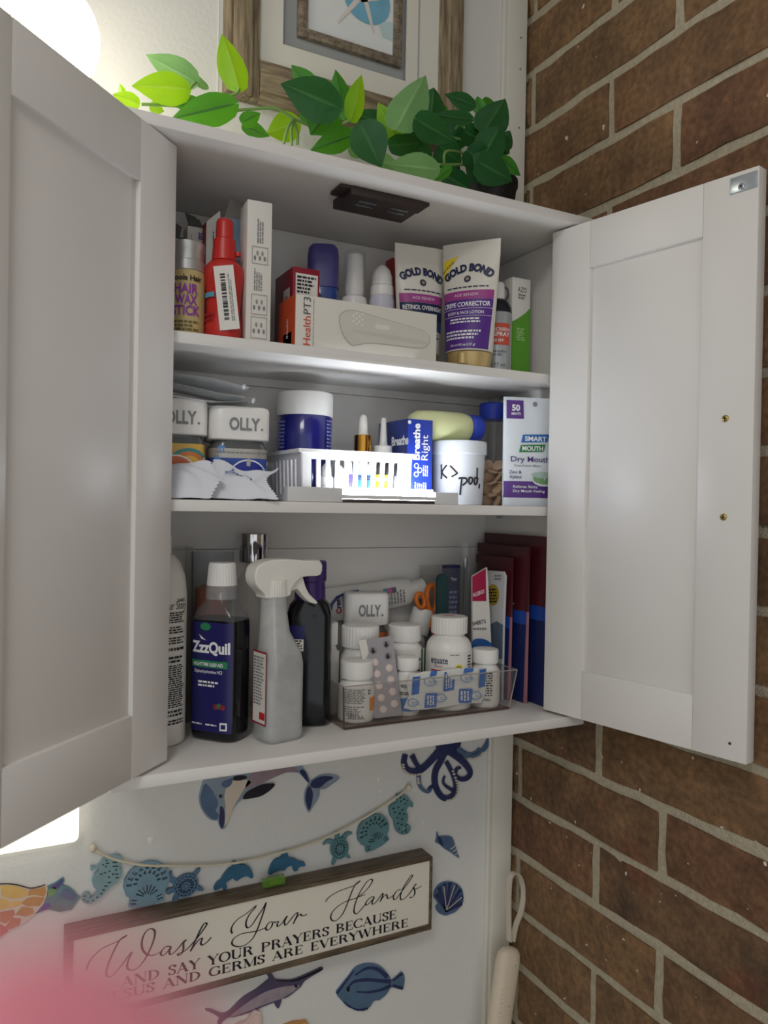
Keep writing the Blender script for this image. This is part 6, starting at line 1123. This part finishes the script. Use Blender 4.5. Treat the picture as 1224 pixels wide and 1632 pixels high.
# trigger sprayer
x, w_, h = place(405, 484, 891, -.152, 0); TRW = M('sprayer_white', (232, 230, 222), .4); NAT = MCLEAR('natural_plastic', (232, 234, 232), .42, .35); a, b = .0235, .019
rz = .22; t = thing('trigger_sprayer', (x + .002, -.152, Z0), 'frosted trigger spray bottle with white head, half full', 'spray bottle', rz); nx = -.008
lathe('bottle', [(0, a * .88, b * .88, 4), (.003, a * .97, b * .97, 4), (.006, a, b, 4), (h * .42, a, b, 4), (h * .48, a * .93, b * .95, 3.4)], NAT, t, 48, smooth=50)
rings = [section(z_, aa, bb, n_, 48, cx=cx) for z_, aa, bb, n_, cx in ((h * .48, a * .93, b * .95, 3.4, 0), (h * .53, a * .80, b * .86, 3, -.0025), (h * .60, a * .66, b * .76, 2.5, -.006), (h * .70, a * .60, b * .70, 2.2, -.0075), (h * .795, a * .58, b * .68, 2, nx), (h * .80, .011, .011, 2, nx))]
MB().loft(rings).build('shoulder', NAT, t, 60); lathe('liquid', [(.002, a * .85, b * .85, 4), (.006, a * .955, b * .955, 4), (h * .345, a * .955, b * .955, 4)], M('clear_liquid', (158, 160, 160), .15, trans=.2), t, 48)
m = MB(); m.tube([(nx, 0, h * .78), (nx + .004, 0, h * .4), (nx + .006, 0, .006)], .0022, 8); m.build('dip_tube', M('dip_tube', (214, 214, 212), .4), t, 60)
lathe('collar', [(h * .795, .0142), (h * .80, .0146), (h * .888, .0140), (h * .89, .0125)], TRW, t, 96, ribs=32, amp=.015, smooth=25, cx=nx)
def spx(L): # side view of the head: photo crop pixels -> local x, z
    o = []
    q0 = U(432, 1000, -.152); k = mpp(q0)
    for u, v in L: q = (260 + u / 4.079, 830 + v / 4.079); o.append(((q[0] - 432) * k + nx, U(432, q[1], -.152).z))
    return o
hd = spx([(530, 320), (545, 290), (590, 265), (660, 250), (780, 250), (900, 262), (1030, 276), (1028, 362), (930, 368), (880, 374), (840, 400), (800, 445), (780, 492), (620, 498), (600, 470), (540, 410), (525, 360)]); hd = smoothpts(hd, 3, True)
def headprism(name, pts, th, mat):
    me = prism(pts, [], lambda u, v, d: (u, d - th / 2, v), th); bm = bmesh.new(); bm.from_mesh(me)
    bmesh.ops.bevel(bm, geom=[e for e in bm.edges if abs(e.verts[0].co.y - e.verts[1].co.y) < 1e-6 and e.calc_face_angle(0) > .8], offset=th * .3, segments=3, profile=.6, affect='EDGES', clamp_overlap=True); bm.to_mesh(me); bm.free(); return finish(name, me, mat, t, 45)
headprism('spray_head', hd, .021, TRW); headprism('trigger', smoothpts(spx([(880, 372), (905, 372), (925, 430), (960, 490), (1005, 528), (1028, 552), (1010, 560), (955, 538), (905, 495), (865, 452), (825, 462), (800, 455), (850, 410)]), 2, True), .011, TRW)
q = spx([(962, 270), (1034, 362)]); MB().box(q[0][0], q[1][0], -.0075, .0075, q[1][1], q[0][1] + .001).build('nozzle', TRW, t, bevel=.0012)
lf = Flat((-a * 1.003, b * .7, 0), (0, -1, 0), (0, 0, 1), .0003); lb = patch('label_border', lf, .001, b * 1.45, h * .10, h * .50, M('crimson_border', (158, 34, 52), .45), t); patch('label', lf, .002, b * 1.38, h * .11, h * .49, PAPER, lb, .0002); fine(lf, .003, b * 1.3, h * .20, h * .47, 16, GINK, lb, e=.0005); patch('red_box', lf, b * .8, b * 1.35, h * .13, h * .17, RINK, lb, .0005)
# toothpaste tube lying across the jars
P0, P1 = U(520, 966, -.0185), U(652, 942, -.027); ax = (P1 - P0); L = ax.length; ax.normalize(); up = Vector((0, 0, 1)); up = (up - ax * up.dot(ax)).normalized(); bk_ = ax.cross(up)
t = thing('toothpaste_tube', tuple(P0), 'white toothpaste tube with blue print lying behind the gummy jar', 'toothpaste'); TPW = M('paste_white', (220, 218, 212), .35); hw = 25 * mpp(P0)
def tring(s_, hu, hb, n_=2): return [ax * s_ + up * sel(hu, hb, n_, q)[0] + bk_ * sel(hu, hb, n_, q)[1] for q in [i * math.pi / 14 for i in range(28)]]
MB().loft([tring(-.004, hw * 1.15, .0008), tring(.004, hw * 1.12, .0016), tring(L * .35, hw * 1.05, .0042), tring(L * .75, hw * .98, .0075), tring(L * .97, hw * .92, .011), tring(L, hw * .82, .011)]).build('body', TPW, t, 60)
MB().loft([tring(L, hw * .8, .0118), tring(L + .003, hw * .62, .0115), tring(L + .018, hw * .66, .0120), tring(L + .020, hw * .72, .0126), tring(L + .022, hw * .6, .0115)]).build('cap', PLASTIC, t, 40)
class TubeMap:
    def __call__(s, u, z, e=0.0):
        k = max(0, min(1, u / L)); hu = hw * (1.12 - .2 * k); hb = .0016 + .0074 * k + .002 * k ** 3; v = max(-.98, min(.98, z / hu)); return ax * u + up * (hu * v) - bk_ * (hb * math.sqrt(1 - v * v) + .0006 + e)
tm = TubeMap()
if bk_.y < 0:
    class TubeMap2(TubeMap):
        def __call__(s, u, z, e=0.0): p_ = TubeMap.__call__(s, u, z, e); d_ = p_.dot(bk_); return p_ - bk_ * 2 * d_
    tm = TubeMap2()
poly('blue_swoosh', tm, [(0, -.012), (.004, .002), (.014, .011), (.030, .0145), (.045, .0145), (.045, .0125), (.030, .012), (.016, .008), (.008, .0), (.004, -.012)], M('teal_blue_print', (36, 70, 120), .4), t); text('Crest', tm, .018, -.012, .0065, NINK, t, width=.022, align='L', rot=math.pi / 2, bold=.03); text('C', tm, .018, -.012, .0065, RINK, t, align='L', rot=math.pi / 2, bold=.05, e=.001); text('PRO-HEALTH', tm, .024, -.008, .0035, NINK, t, width=.018, align='L', rot=math.pi / 2)
for k, c in enumerate(((60, 140, 140), (190, 80, 150), (90, 90, 96))): patch('colour_chip', tm, L * .66 + .006 * k, L * .66 + .006 * (k + 1), .003, .010, M('chip_%d' % c[0], c, .4), t, nu=3)
fine(tm, L * .70, L * .92, -.012, .006, 6, GINK, t, vertical=True, ragged=.2)
# pill bottles in the tray
def pill(px0, px1, ptop, y, label, cap=.24, neck=.72, capr=.86, ribs=32, zb=.0026, rz=None, body=PLASTIC, lab=None, tilt=0.0):
    x, w_, h = place(px0, px1, ptop, y, zb); r = w_ / 2; t = thing('pill_bottle', (x, y, zb), label, 'pill bottle', facing(x, y) if rz is None else rz, ry=tilt); zc = h * (1 - cap); zn = zc - h * .03
    lathe('body', [(0, r * .9), (.0018, r * .98), (.004, r), (zn - h * .14, r), (zn - h * .08, r * .95), (zn - h * .03, r * .82), (zn, r * neck), (zc + .001, r * neck)], body, t, 48, smooth=50)
    lathe('cap', [(zc, r * capr * .98), (zc + .001, r * capr), (h - .002, r * capr), (h - .0005, r * capr * .95), (h, r * capr * .85)], PLASTIC, t, 96, ribs=ribs, amp=.012 if ribs else 0, smooth=25)
    wp = Wrap(r); lb = None
    if lab: lb = patch('label', wp, -r * 1.5, r * 1.5, h * lab[0], h * lab[1], lab[2], t, nu=24)
    return t, r, h, wp, lb
LBL = M('pill_label', (226, 224, 218), .5)
t, r, h, wp, lb = olly(548, 619, 944, -.0405, Z0, 'small gummy jar with orange label behind the pill bottles', facing(-.29, -.062) + .1, M('orange_print', (196, 104, 58), .4, var=.2, scale=120), 3, .29, .66)[0:3] + (None, None)
pill(509, 541, 991, -.085, 'white pill bottle mostly hidden behind the dark syrup bottle', lab=(.1, .7, LBL), zb=.0004)
pill(543, 606, 995, -.0885, 'white pill bottle with finely ribbed cap behind the blister pack', cap=.25, capr=.94, neck=.8)
t, r, h, wp, lb = pill(614, 677, 994, -.088, 'white pill bottle with green-edged label left of the large bottle', cap=.2, capr=.84, ribs=0, lab=(.1, .72, LBL)); patch('green_edge', wp, r * .95, r * 1.12, h * .1, h * .72, M('bottle_green', (40, 100, 66), .4), lb, .0003, 6); text('Facts', wp, r * .62, h * .58, .005, INK, lb, bold=.03); fine(wp, r * .35, r * .9, h * .4, h * .55, 4, INK, lb)
pill(622, 660, 966, -.040, 'white pill bottle tipped sideways behind the large bottle', cap=.3, capr=.95, ribs=0, tilt=.30, zb=.006, rz=0)
t, r, h, wp, lb = pill(680, 753, 981, -.1185, 'largest white pill bottle with ribbed cap, marked equate', cap=.185, neck=.66, capr=.78, lab=(.08, .64, LBL)); text('equate', wp, -r * .42, h * .515, .0085, NINK, lb, width=r * .78, bold=.01); patch('smile_rule', wp, -r * .62, -r * .25, h * .48, h * .485, RINK, lb, .0005, 4); poly('yellow_seal', wp, disc(r * .45, h * .46, r * .20), YEL, lb, .0006); fine(wp, r * .33, r * .57, h * .42, h * .49, 4, INK, lb, e=.0012); patch('red_stripe', wp, -r * .8, -r * .2, h * .43, h * .445, RINK, lb, .0005, 6); fine(wp, r * .05, r * .5, h * .60, h * .615, 1, GINK, lb); patch('facts_column', wp, r * .88, r * 1.2, h * .3, h * .62, PAPER, lb, .0004, 6); fine(wp, r * .90, r * 1.15, h * .32, h * .60, 9, INK, lb, e=.0009); patch('red_foot', wp, -r * .5, r * .9, h * .10, h * .125, RINK, lb, .0005, 12)
for k in range(3): MB().box(-.006, .006, -.004 + .003 * k, -.0028 + .003 * k, h - .0006, h + .0002).build('cap_print', M('cap_print_red', (190, 120, 120), .5), t)
t, r, h, wp, lb = pill(750, 797, 1033, -.131, 'small white pill bottle at the right end of the tray', cap=.24, capr=.90, ribs=0, lab=(.08, .66, LBL)); fine(wp, -r * .1, r * .55, h * .2, h * .62, 10, INK, lb, ragged=.1); text('37901', wp, r * .1, h * .13, .0035, INK, lb)
t, r, h, wp, lb = pill(540, 598, 1051, -.1265, 'small white pill bottle with orange-edged label at the tray front', cap=.29, capr=.90, ribs=0, lab=(.07, .62, LBL)); patch('orange_panel', wp, r * .78, r * 1.3, h * .2, h * .42, M('tangerine_print', (226, 140, 50), .4), lb, .0003, 8); fine(wp, -r * .75, r * .5, h * .32, h * .57, 9, GINK, lb, ragged=.15); fine(wp, -r * .75, r * .5, h * .18, h * .29, 3, GINK, lb, ragged=.5); text('078010', wp, -r * .2, h * .135, .0035, INK, lb); text('2025-JUL', wp, .0, h * .085, .0035, INK, lb); text('Z', wp, r * .72, h * .48, .005, INK, lb)
t, r, h, wp, lb = pill(630, 670, 1046, -.1265, 'narrow white pill bottle marked equate behind the bandage strip', cap=.22, capr=.90, ribs=0, lab=(.08, .70, LBL)); text('equate', wp, .0, h * .50, .0055, NINK, lb, width=r * 1.0); fine(wp, -r * .6, r * .6, h * .36, h * .42, 2, INK, lb); patch('blue_panel', wp, -r * 1.2, r * 1.2, h * .09, h * .16, M('sky_panel', (70, 130, 200), .4), lb, .0004, 12); poly('blue_slash', wp, [(-r * .7, h * .14), (-r * .2, h * .14), (r * .3, h * .34), (-r * .6, h * .30)], MATS['sky_panel'], lb, .0005)
# clear tray
TRY = MCLEAR('tray_clear', (206, 198, 190), .03, .04); TRE = M('tray_edge', (96, 72, 66), .2, trans=.4); yt = -.153
xa, xb = U(553, 1161, yt).x - .0035, U(811, 1131, yt).x; H = .0485; D = .092; W = xb - xa; t = thing('clear_tray', ((xa + xb) / 2, yt, Z0), 'clear open tray with brown-tinted edges holding the pill bottles', 'tray'); fl = .010
def tb(x_, y_, z_): k = z_ / H; return (x_ + math.copysign(fl * k * .9, x_) * (1 if x_ > 0 else .35), y_ - (.003 * k if y_ < D / 2 else -.003 * k), z_)
tk = .0018
MB().box(-W / 2, W / 2, 0, D, 0, tk, fn=tb).build('base', M('tray_floor', (150, 128, 120), .2, trans=.2), t); MB().box(-W / 2, W / 2, 0, tk, tk, H, fn=tb).build('front_wall', TRY, t); MB().box(-W / 2, W / 2, D - tk, D, tk, H, fn=tb).build('back_wall', TRY, t); MB().box(-W / 2, -W / 2 + tk, tk, D - tk, tk, H, fn=tb).build('side_wall', TRY, t); MB().box(W / 2 - tk, W / 2, tk, D - tk, tk, H, fn=tb).build('side_wall', TRY, t)
m = MB(); m.tube([tb(-W / 2, 0, .0015), tb(W / 2, 0, .0015)], .0011, 6); m.tube([tb(-W / 2, 0, .0015), tb(-W / 2, 0, H)], .0009, 6); m.build('lower_edge', TRE, t); m = MB(); m.tube([tb(-W / 2, 0, H), tb(W / 2, 0, H), tb(W / 2, D, H)], .0007, 6); m.tube([tb(W / 2, 0, H), tb(W / 2, 0, 0)], .0007, 6); m.tube([tb(-W / 2, 0, H), tb(-W / 2, D, H)], .0007, 6); m.build('upper_edge', M('tray_edge_light', (190, 182, 176), .2, trans=.4), t)
# blister pack leaning in the tray
c4 = [U(571, 1021, -.119), U(626, 1013, -.119), U(641, 1140, -.1455), U(597, 1145, -.1455)]; c4[2].z = max(c4[2].z, .003); c4[3].z = max(c4[3].z, .003)
o0 = (c4[2] + c4[3]) / 2; t = thing('blister_pack', tuple(o0), 'silver blister pack of pink-white tablets leaning in the tray', 'blister pack'); FOIL = M('blister_foil', (190, 188, 196), .32, .45, var=.06)
def bl(u, v, e=0.0): p_ = c4[0].lerp(c4[1], u).lerp(c4[3].lerp(c4[2], u), v); n_ = (c4[1] - c4[0]).cross(c4[3] - c4[0]).normalized(); n_ = -n_ if n_.dot(CAM - p_) < 0 else n_; return p_ - o0 + n_ * e
MB().add([bl(*q) for q in ((.0, .16), (.22, .16), (.22, 0), (1, 0), (1, 1), (0, 1))] + [bl(*q, -.0006) for q in ((.0, .16), (.22, .16), (.22, 0), (1, 0), (1, 1), (0, 1))], [(0, 1, 2, 3, 4, 5), (6, 11, 10, 9, 8, 7)] + [(i, (i + 1) % 6, 6 + (i + 1) % 6, 6 + i) for i in range(6)]).build('foil', FOIL, t)
m = MB().add([bl(u, v, e) for e in (.0004, -.0010) for u, v in ((0, .0), (.22, 0), (.22, .18), (0, .30))], [(0, 1, 2, 3), (4, 7, 6, 5), (0, 4, 5, 1), (1, 5, 6, 2), (2, 6, 7, 3), (3, 7, 4, 0)]).build('paper_tab', PAPER, t)
PTAB = M('pink_white_tablet', (222, 206, 200), .5); k = 0
for j in range(6):
    for i in range(2):
        u, v = (.36, .77)[i], .10 + .15 * j + .055 * (i == 0); rr = .0048; empty = k in (0, 1, 3)
        cc_ = bl(u, v); ex = (bl(u + .1, v) - cc_).normalized(); ey = (bl(u, v + .1) - cc_).normalized(); nz = bl(u, v, .01) - cc_; nz.normalize()
        m = MB(); m.loft([[cc_ + ex * q_ * math.cos(an) + ey * q_ * math.sin(an) + nz * z_ for an in [i2 * math.pi / 8 for i2 in range(16)]] for z_, q_ in ((.0002, rr), (.0018, rr * .92), (.0026, rr * .6))]); o = m.build('pocket' if empty else 'tablet_pocket', MATS['tray_clear'] if empty else PTAB, t, 60)
        if empty: m = MB(); m.loft([[cc_ + ex * q_ * math.cos(an) * (.7 + .3 * math.sin(3 * an)) + ey * q_ * math.sin(an) + nz * z_ for an in [i2 * math.pi / 6 for i2 in range(12)]] for z_, q_ in ((.0001, rr * .7), (.0004, rr * .65))]); m.build('torn_foil', M('torn_dark_foil', (52, 52, 58), .3, .4), t)
        k += 1
# bandage strip over the tray edge
yb_ = -.1475
op = [(lambda q: (q.x, q.z))(U(*p_, yb_)) for p_ in ((654, 1076), (676, 1070), (700, 1069), (735, 1064), (776, 1064), (774, 1085), (776, 1100), (766, 1120), (740, 1121), (712, 1127), (680, 1130), (656, 1132), (643, 1128), (652, 1108), (648, 1092))]
xs = sum(p_[0] for p_ in op) / len(op); zs = min(p_[1] for p_ in op); t = thing('bandage_strip', (xs, yb_, zs), 'white bandage wrapper strip printed with blue boxes across the tray', 'bandage')
WR = M('wrapper_paper', (222, 222, 218), .5); me = prism([(u - xs, v - zs) for u, v in op], [], lambda u, v, d: (u, .0012 * math.sin(u * 120) - d, v), .0009); o = finish('wrapper', me, WR, t)
class WM:
    def __call__(s, u, z, e=0.0): q = U(u, z, yb_ - .0012); return Vector((q.x - xs, -.0016 + .0012 * math.sin((q.x - xs) * 120) - e, q.z - zs))
wm = WM(); BP = M('wrapper_blue', (64, 112, 186), .5); WG = M('wrapper_grey_blue', (150, 176, 206), .5)
for bx in ((656, 1078, 670, 1108), (706, 1070, 726, 1102), (762, 1066, 775, 1096), (676, 1104, 696, 1128), (730, 1097, 752, 1121), (684, 1068, 696, 1078), (738, 1064, 754, 1072)):
    poly('blue_print', wm, [(bx[0], bx[3]), (bx[2] - 2, bx[3] - 2), (bx[2], bx[1]), (bx[0] + 2, bx[1] + 1)], BP, o, .0003)
    if bx[2] - bx[0] > 14: fine(wm, bx[0] + 4, bx[2] - 4, bx[1] + 4, bx[3] - 4, 3, WR, o, e=.0006, vertical=True, wl=6, ragged=.1)
for cx_, cy_ in ((684, 1086), (742, 1080), (702, 1112), (758, 1108), (658, 1120)):
    poly('bandage_drawing', wm, disc(cx_, cy_, 9, 7, 12), WG, o, .0003); poly('bandage_drawing', wm, disc(cx_, cy_, 7, 5, 12), WR, o, .0005); fine(wm, cx_ - 2, cx_ + 12, cy_ - 3, cy_ + 3, 2, WG, o, e=.0007, wl=5)
# tall clear organizer with implements
clearbox('acrylic_organizer', 704, 746, 906, -.076, .058, 'clear upright organizer behind the largest pill bottle')
ORC = M('orange_handle', (222, 118, 42), .4); y_ = -.050
t = thing('scissors', (U(684, 960, y_).x, y_, .0022), 'orange-handled scissors standing behind the pill bottles', 'scissors'); q0 = t.location
def loop(cx_, cy_, rx, ry, wd, tilt, yy):
    c_ = U(cx_, cy_, yy) - q0; k = mpp(U(cx_, cy_, yy)); pts = []
    for i in range(25):
        a_ = 2 * math.pi * i / 24; u_, v_ = rx * k * math.cos(a_), ry * k * math.sin(a_); pts.append((c_.x + u_ * math.cos(tilt) - v_ * math.sin(tilt), c_.y, c_.z + u_ * math.sin(tilt) + v_ * math.cos(tilt)))
    m = MB(); m.tube(pts, wd, 8, flat=.8); m.build('handle', ORC, t, 60)
loop(688, 953, 9, 21, .0044, .06, y_); loop(670, 957, 7, 12, .0036, .35, y_ - .002)
b0 = U(690, 976, y_) - q0; b1 = U(676, 968, y_) - q0; m = MB(); m.tube([tuple(b0), (b0.x + .002, b0.y, b0.z - .012), (b0.x + .004, b0.y, b0.z - .03)], [.0045, .0042, .003], 8, flat=.6); m.build('shank', ORC, t, 60); m = MB(); m.tube([tuple(b1), (b0.x - .001, b0.y - .003, b0.z - .018), (b0.x + .001, b0.y - .003, b0.z - .03)], [.003, .004, .003], 8, flat=.6); m.build('shank', ORC, t, 60)
for dx in (0, .004): MB().box(b0.x + dx, b0.x + dx + .006, b0.y - .001 + dx * .4, b0.y + dx * .4, .001, b0.z - .028).build('blade', STEEL, t)
DGRN = M('dark_green_file', (28, 52, 56), .7); xa, xb = U(695, 940, -.0825).x, U(713, 940, -.0825).x; h = U(704, 914, -.0825).z; t = thing('nail_file', ((xa + xb) / 2, -.0825, .0028), 'dark green round-ended nail file beside the scissors', 'nail file', -.0); w2 = (xb - xa) / 2
finish('board', prism([(-w2, 0), (w2, 0)] + [(w2 * math.cos(math.pi * i / 12), h - .003 - w2 + w2 * math.sin(math.pi * i / 12)) for i in range(13)], [], lambda u, v, d: (u, d - .002, v), .003), DGRN, t); finish('grit_face', prism([(-w2 * .85, .002), (w2 * .85, .002)] + [(w2 * .85 * math.cos(math.pi * i / 12), h - .003 - w2 + w2 * .85 * math.sin(math.pi * i / 12)) for i in range(13)], [], lambda u, v, d: (u, -.002 - d, v), .0004), M('grit_green', (40, 66, 68), .95, bump=.5, bscale=900), t)
t, b, w_, h, ff, lf = carton('slim_box', 712, 734, 901, -.062, .012, .0022, M('navy_card', (30, 36, 78), .4), 'slim navy box with silver print in the clear organizer'); fine(ff, w_ * .2, w_ * .8, h * .45, h * .8, 9, M('steel_ink', (120, 130, 168), .5), b, ragged=.2); text('Tint', ff, w_ * .5, h * .88, .004, WINK, b)
x, w_, h = place(732, 752, 866, -.045, 0); t = thing('clear_tube_case', (x, -.045, Z0), 'tall thin clear tube case behind the organizer', 'tube', 0); lathe('case', [(0, w_ * .42), (h, w_ * .42), (h, w_ * .36), (.002, w_ * .36)], MATS['clear_cap'], t, 24); lathe('implement', [(.004, .0022), (h * .82, .0022), (h * .84, .0035), (h * .90, .003), (h * .91, .001)], STEEL, t, 12)
# two foil packs leaning
RASP = M('raspberry_card', (168, 32, 72), .4)
def pack(name, pts, y, th, mat, label, cat):
    P_ = [U(*p_, y) for p_ in pts]; xs = sum(p_.x for p_ in P_) / len(P_); zs = min(p_.z for p_ in P_); zo = Z0 + .0
    t = thing(name, (xs, y, zo), label, cat); o = finish('body', prism([(p_.x - xs, p_.z - zo) for p_ in P_], [], lambda u, v, d: (u, .001 - d, v), th), mat, t)
    class PM:
        def __call__(s, u, z, e=0.0): q = U(u, z, y - th); return Vector((q.x - xs, .001 - th - .0003 - e, q.z - zo))
    return t, o, PM()
t, o, pm_ = pack('sheet_pack', [(752, 918), (775, 904), (777, 935), (782, 1034), (780, 1092), (752, 1092)], -.100, .003, PAPER, 'white sachet with raspberry corner and blue foot', 'sachet')
poly('raspberry_corner', pm_, [(753, 919), (774.5, 906), (775.5, 958), (753, 958)], RASP, o); text('ALLERGY', pm_, 764, 948, -6, WINK, o, width=20, rot=-.35); text('SHEETS', pm_, 764, 995, -6, INK, o, width=22, rot=-.2); fine(pm_, 754, 776, 998, 1004, 1, GINK, o, wl=4); poly('blue_foot', pm_, smoothpts([(753, 1022), (768, 1018), (782, 1024), (786, 1034), (788, 1050), (753, 1050)], 3, True), M('azure_print', (44, 96, 160), .4), o)
xk = -.0985; P_ = [UX(*p_, xk) for p_ in ((776, 909), (803, 911), (806, 918), (803, 1000), (801, 1092), (778, 1092))]; P_[4].z = P_[5].z = Z0; yk = sum(p_.y for p_ in P_) / 6
t = thing('test_pack', (xk, yk, Z0), 'pale grey test pack with round yellow badge', 'sachet'); o = finish('body', prism([(p_.y - yk, p_.z - Z0) for p_ in P_], [], lambda u, v, d: (d - .0018, u, v), .0036), M('pack_grey_white', (206, 208, 210), .45), t)
class PK:
    def __call__(s, u, z, e=0.0): q = UX(u, z, xk - .002); return Vector((-.0021 - e, q.y - yk, q.z - Z0))
pm_ = PK()
poly('yellow_badge', pm_, disc(786, 948, 10, 17, 20), M('badge_mustard', (176, 152, 54), .45), o); fine(pm_, 780, 793, 936, 960, 5, INK, o, e=.0008, wl=5, ragged=.1); fine(pm_, 789, 800, 914, 924, 2, GINK, o, wl=4); poly('slate_foot', pm_, [(780, 996), (792, 990), (802, 996), (801, 1050), (780, 1050)], M('slate_print', (96, 110, 128), .45), o)
# maroon pouches filed against the right side
MAR = M('maroon_foil', (74, 22, 30), .35, var=.12); PBL = M('pouch_royal_blue', (30, 66, 150), .35); PDK = M('pouch_dark_blue', (24, 34, 84), .35); PNK = M('mauve_foil', (150, 98, 108), .4, var=.12)
def pouch(xp, tl, trp, ybk, label, lean, pink):
    y0 = UX(*tl, xp).y; y1 = UX(*trp, xp).y; zt_ = UX(*tl, xp).z; y0 = min(y0, -.020); t = thing('snack_pouch', (xp, (y0 + y1) / 2, Z0), label, 'pouch'); hl = abs(y1 - y0) / 2; H = zt_
    def cr(z, k): f = 1 - z / H; return .0008 + .0032 * max(0, f) ** 1.1
    rings = []
    for i in range(13):
        z = H * i / 12; th = cr(z, 0); lx = lean * (1 - z / H)
        rings.append([(-th + lx, -hl * .97, z), (-th * 1.25 + lx, -hl * .4, z), (-th * 1.3 + lx, hl * .4, z), (-th * .8 + lx, hl * .97, z), (0 + lx, hl, z), (th * .8 + lx, hl * .97, z), (th * 1.3 + lx, 0, z), (th + lx, -hl * .97, z), (0 + lx, -hl - .0008, z)])
    m = MB(); m.loft(rings); o = m.build('body', MAR, t, 60)
    for i_, f in enumerate(o.data.polygons):
        pass
    o.data.materials.append(PBL); o.data.materials.append(PDK); o.data.materials.append(PNK)
    for f in o.data.polygons:
        zc = f.center.z / H; ff_ = f.center.y < -hl * .9
        f.material_index = 3 if (ff_ and zc < .62 and pink) else (1 if .46 < zc < .60 else (2 if zc <= .46 else 0))
    MB().box(-.0016, .0016, -hl * .98, hl * .98, H - .012, H - .0005, fn=lambda a_, b_, c_: (a_, b_, c_)).build('seal', MAR, t)
    return t, hl, H
pouch(-.0665, (771, 849), (880, 862), 0, 'maroon foil pouch nearest the right side panel', 0, True)
t, hl, H = pouch(-.0775, (762, 865), (845, 878), 0, 'maroon foil pouch in the middle of the three pouches', -.001, True); fm = Flat((-.0030, hl, 0), (0, -1, 0), (0, 0, 1), .001); text('IL', fm, hl * 1.5, H * .62, .008, WINK, t)
pouch(-.0885, (760, 883), (818, 893), 0, 'maroon foil pouch foremost, with mauve lower edge', -.001, True)

# ================================================================== fingertip across the lens
SK_ = M('pink_skin', (230, 142, 160), .5, var=.05, sss=.4); NAILM = M('nail_pink', (240, 168, 180), .25, coat=.4)
def cp(r_, u_, f_): return CAM + RT * r_ + UP * u_ + FW * f_
palm0 = cp(-.052, -.085, .030)
t = thing('person', tuple(palm0), 'blurred pink fingertip held close to the lens, lower left corner', 'person')
vs = [cp(-.052, -.085, .030)]; rad = [.024]; ed = []
def chain(start, pts, rs):
    p_ = start
    for q_, r_ in zip(pts, rs): vs.append(cp(*q_)); rad.append(r_); ed.append((p_, len(vs) - 1)); p_ = len(vs) - 1
    return p_
kn = chain(0, [(-.046, -.070, .028)], [.019])
chain(kn, [(-.036, -.050, .0285), (-.0265, -.036, .0265), (-.0188, -.0301, .0240), (-.0118, -.0212, .0222), (-.0084, -.0166, .0220), (-.0074, -.0153, .0220)], [.0102, .0098, .0100, .0098, .0078, .0045])
kb = chain(0, [(-.066, -.068, .034)], [.017])
chain(kb, [(-.062, -.046, .046), (-.055, -.040, .062), (-.052, -.052, .068)], [.0095, .0088, .0075])
chain(kb, [(-.080, -.050, .048), (-.074, -.043, .066), (-.070, -.056, .073)], [.0095, .0088, .0075])
kd = chain(0, [(-.082, -.080, .038)], [.016]); chain(kd, [(-.098, -.066, .050), (-.094, -.058, .064), (-.090, -.068, .070)], [.0085, .0078, .0066])
chain(0, [(-.034, -.098, .040), (-.024, -.088, .054), (-.020, -.074, .062)], [.0115, .0100, .0080])
chain(0, [(-.060, -.120, .022), (-.066, -.160, .012)], [.022, .021])
me = bpy.data.meshes.new('hand'); me.from_pydata([tuple(v_ - palm0) for v_ in vs], ed, []); o = finish('hand', me, SK_, t)
md = o.modifiers.new('skin', 'SKIN'); md.use_smooth_shade = True
for i, sv in enumerate(me.skin_vertices[0].data): sv.radius = (rad[i], rad[i] * .85); sv.use_root = (i == 0)
sd = o.modifiers.new('subdivision', 'SUBSURF'); sd.levels = 2; sd.render_levels = 2
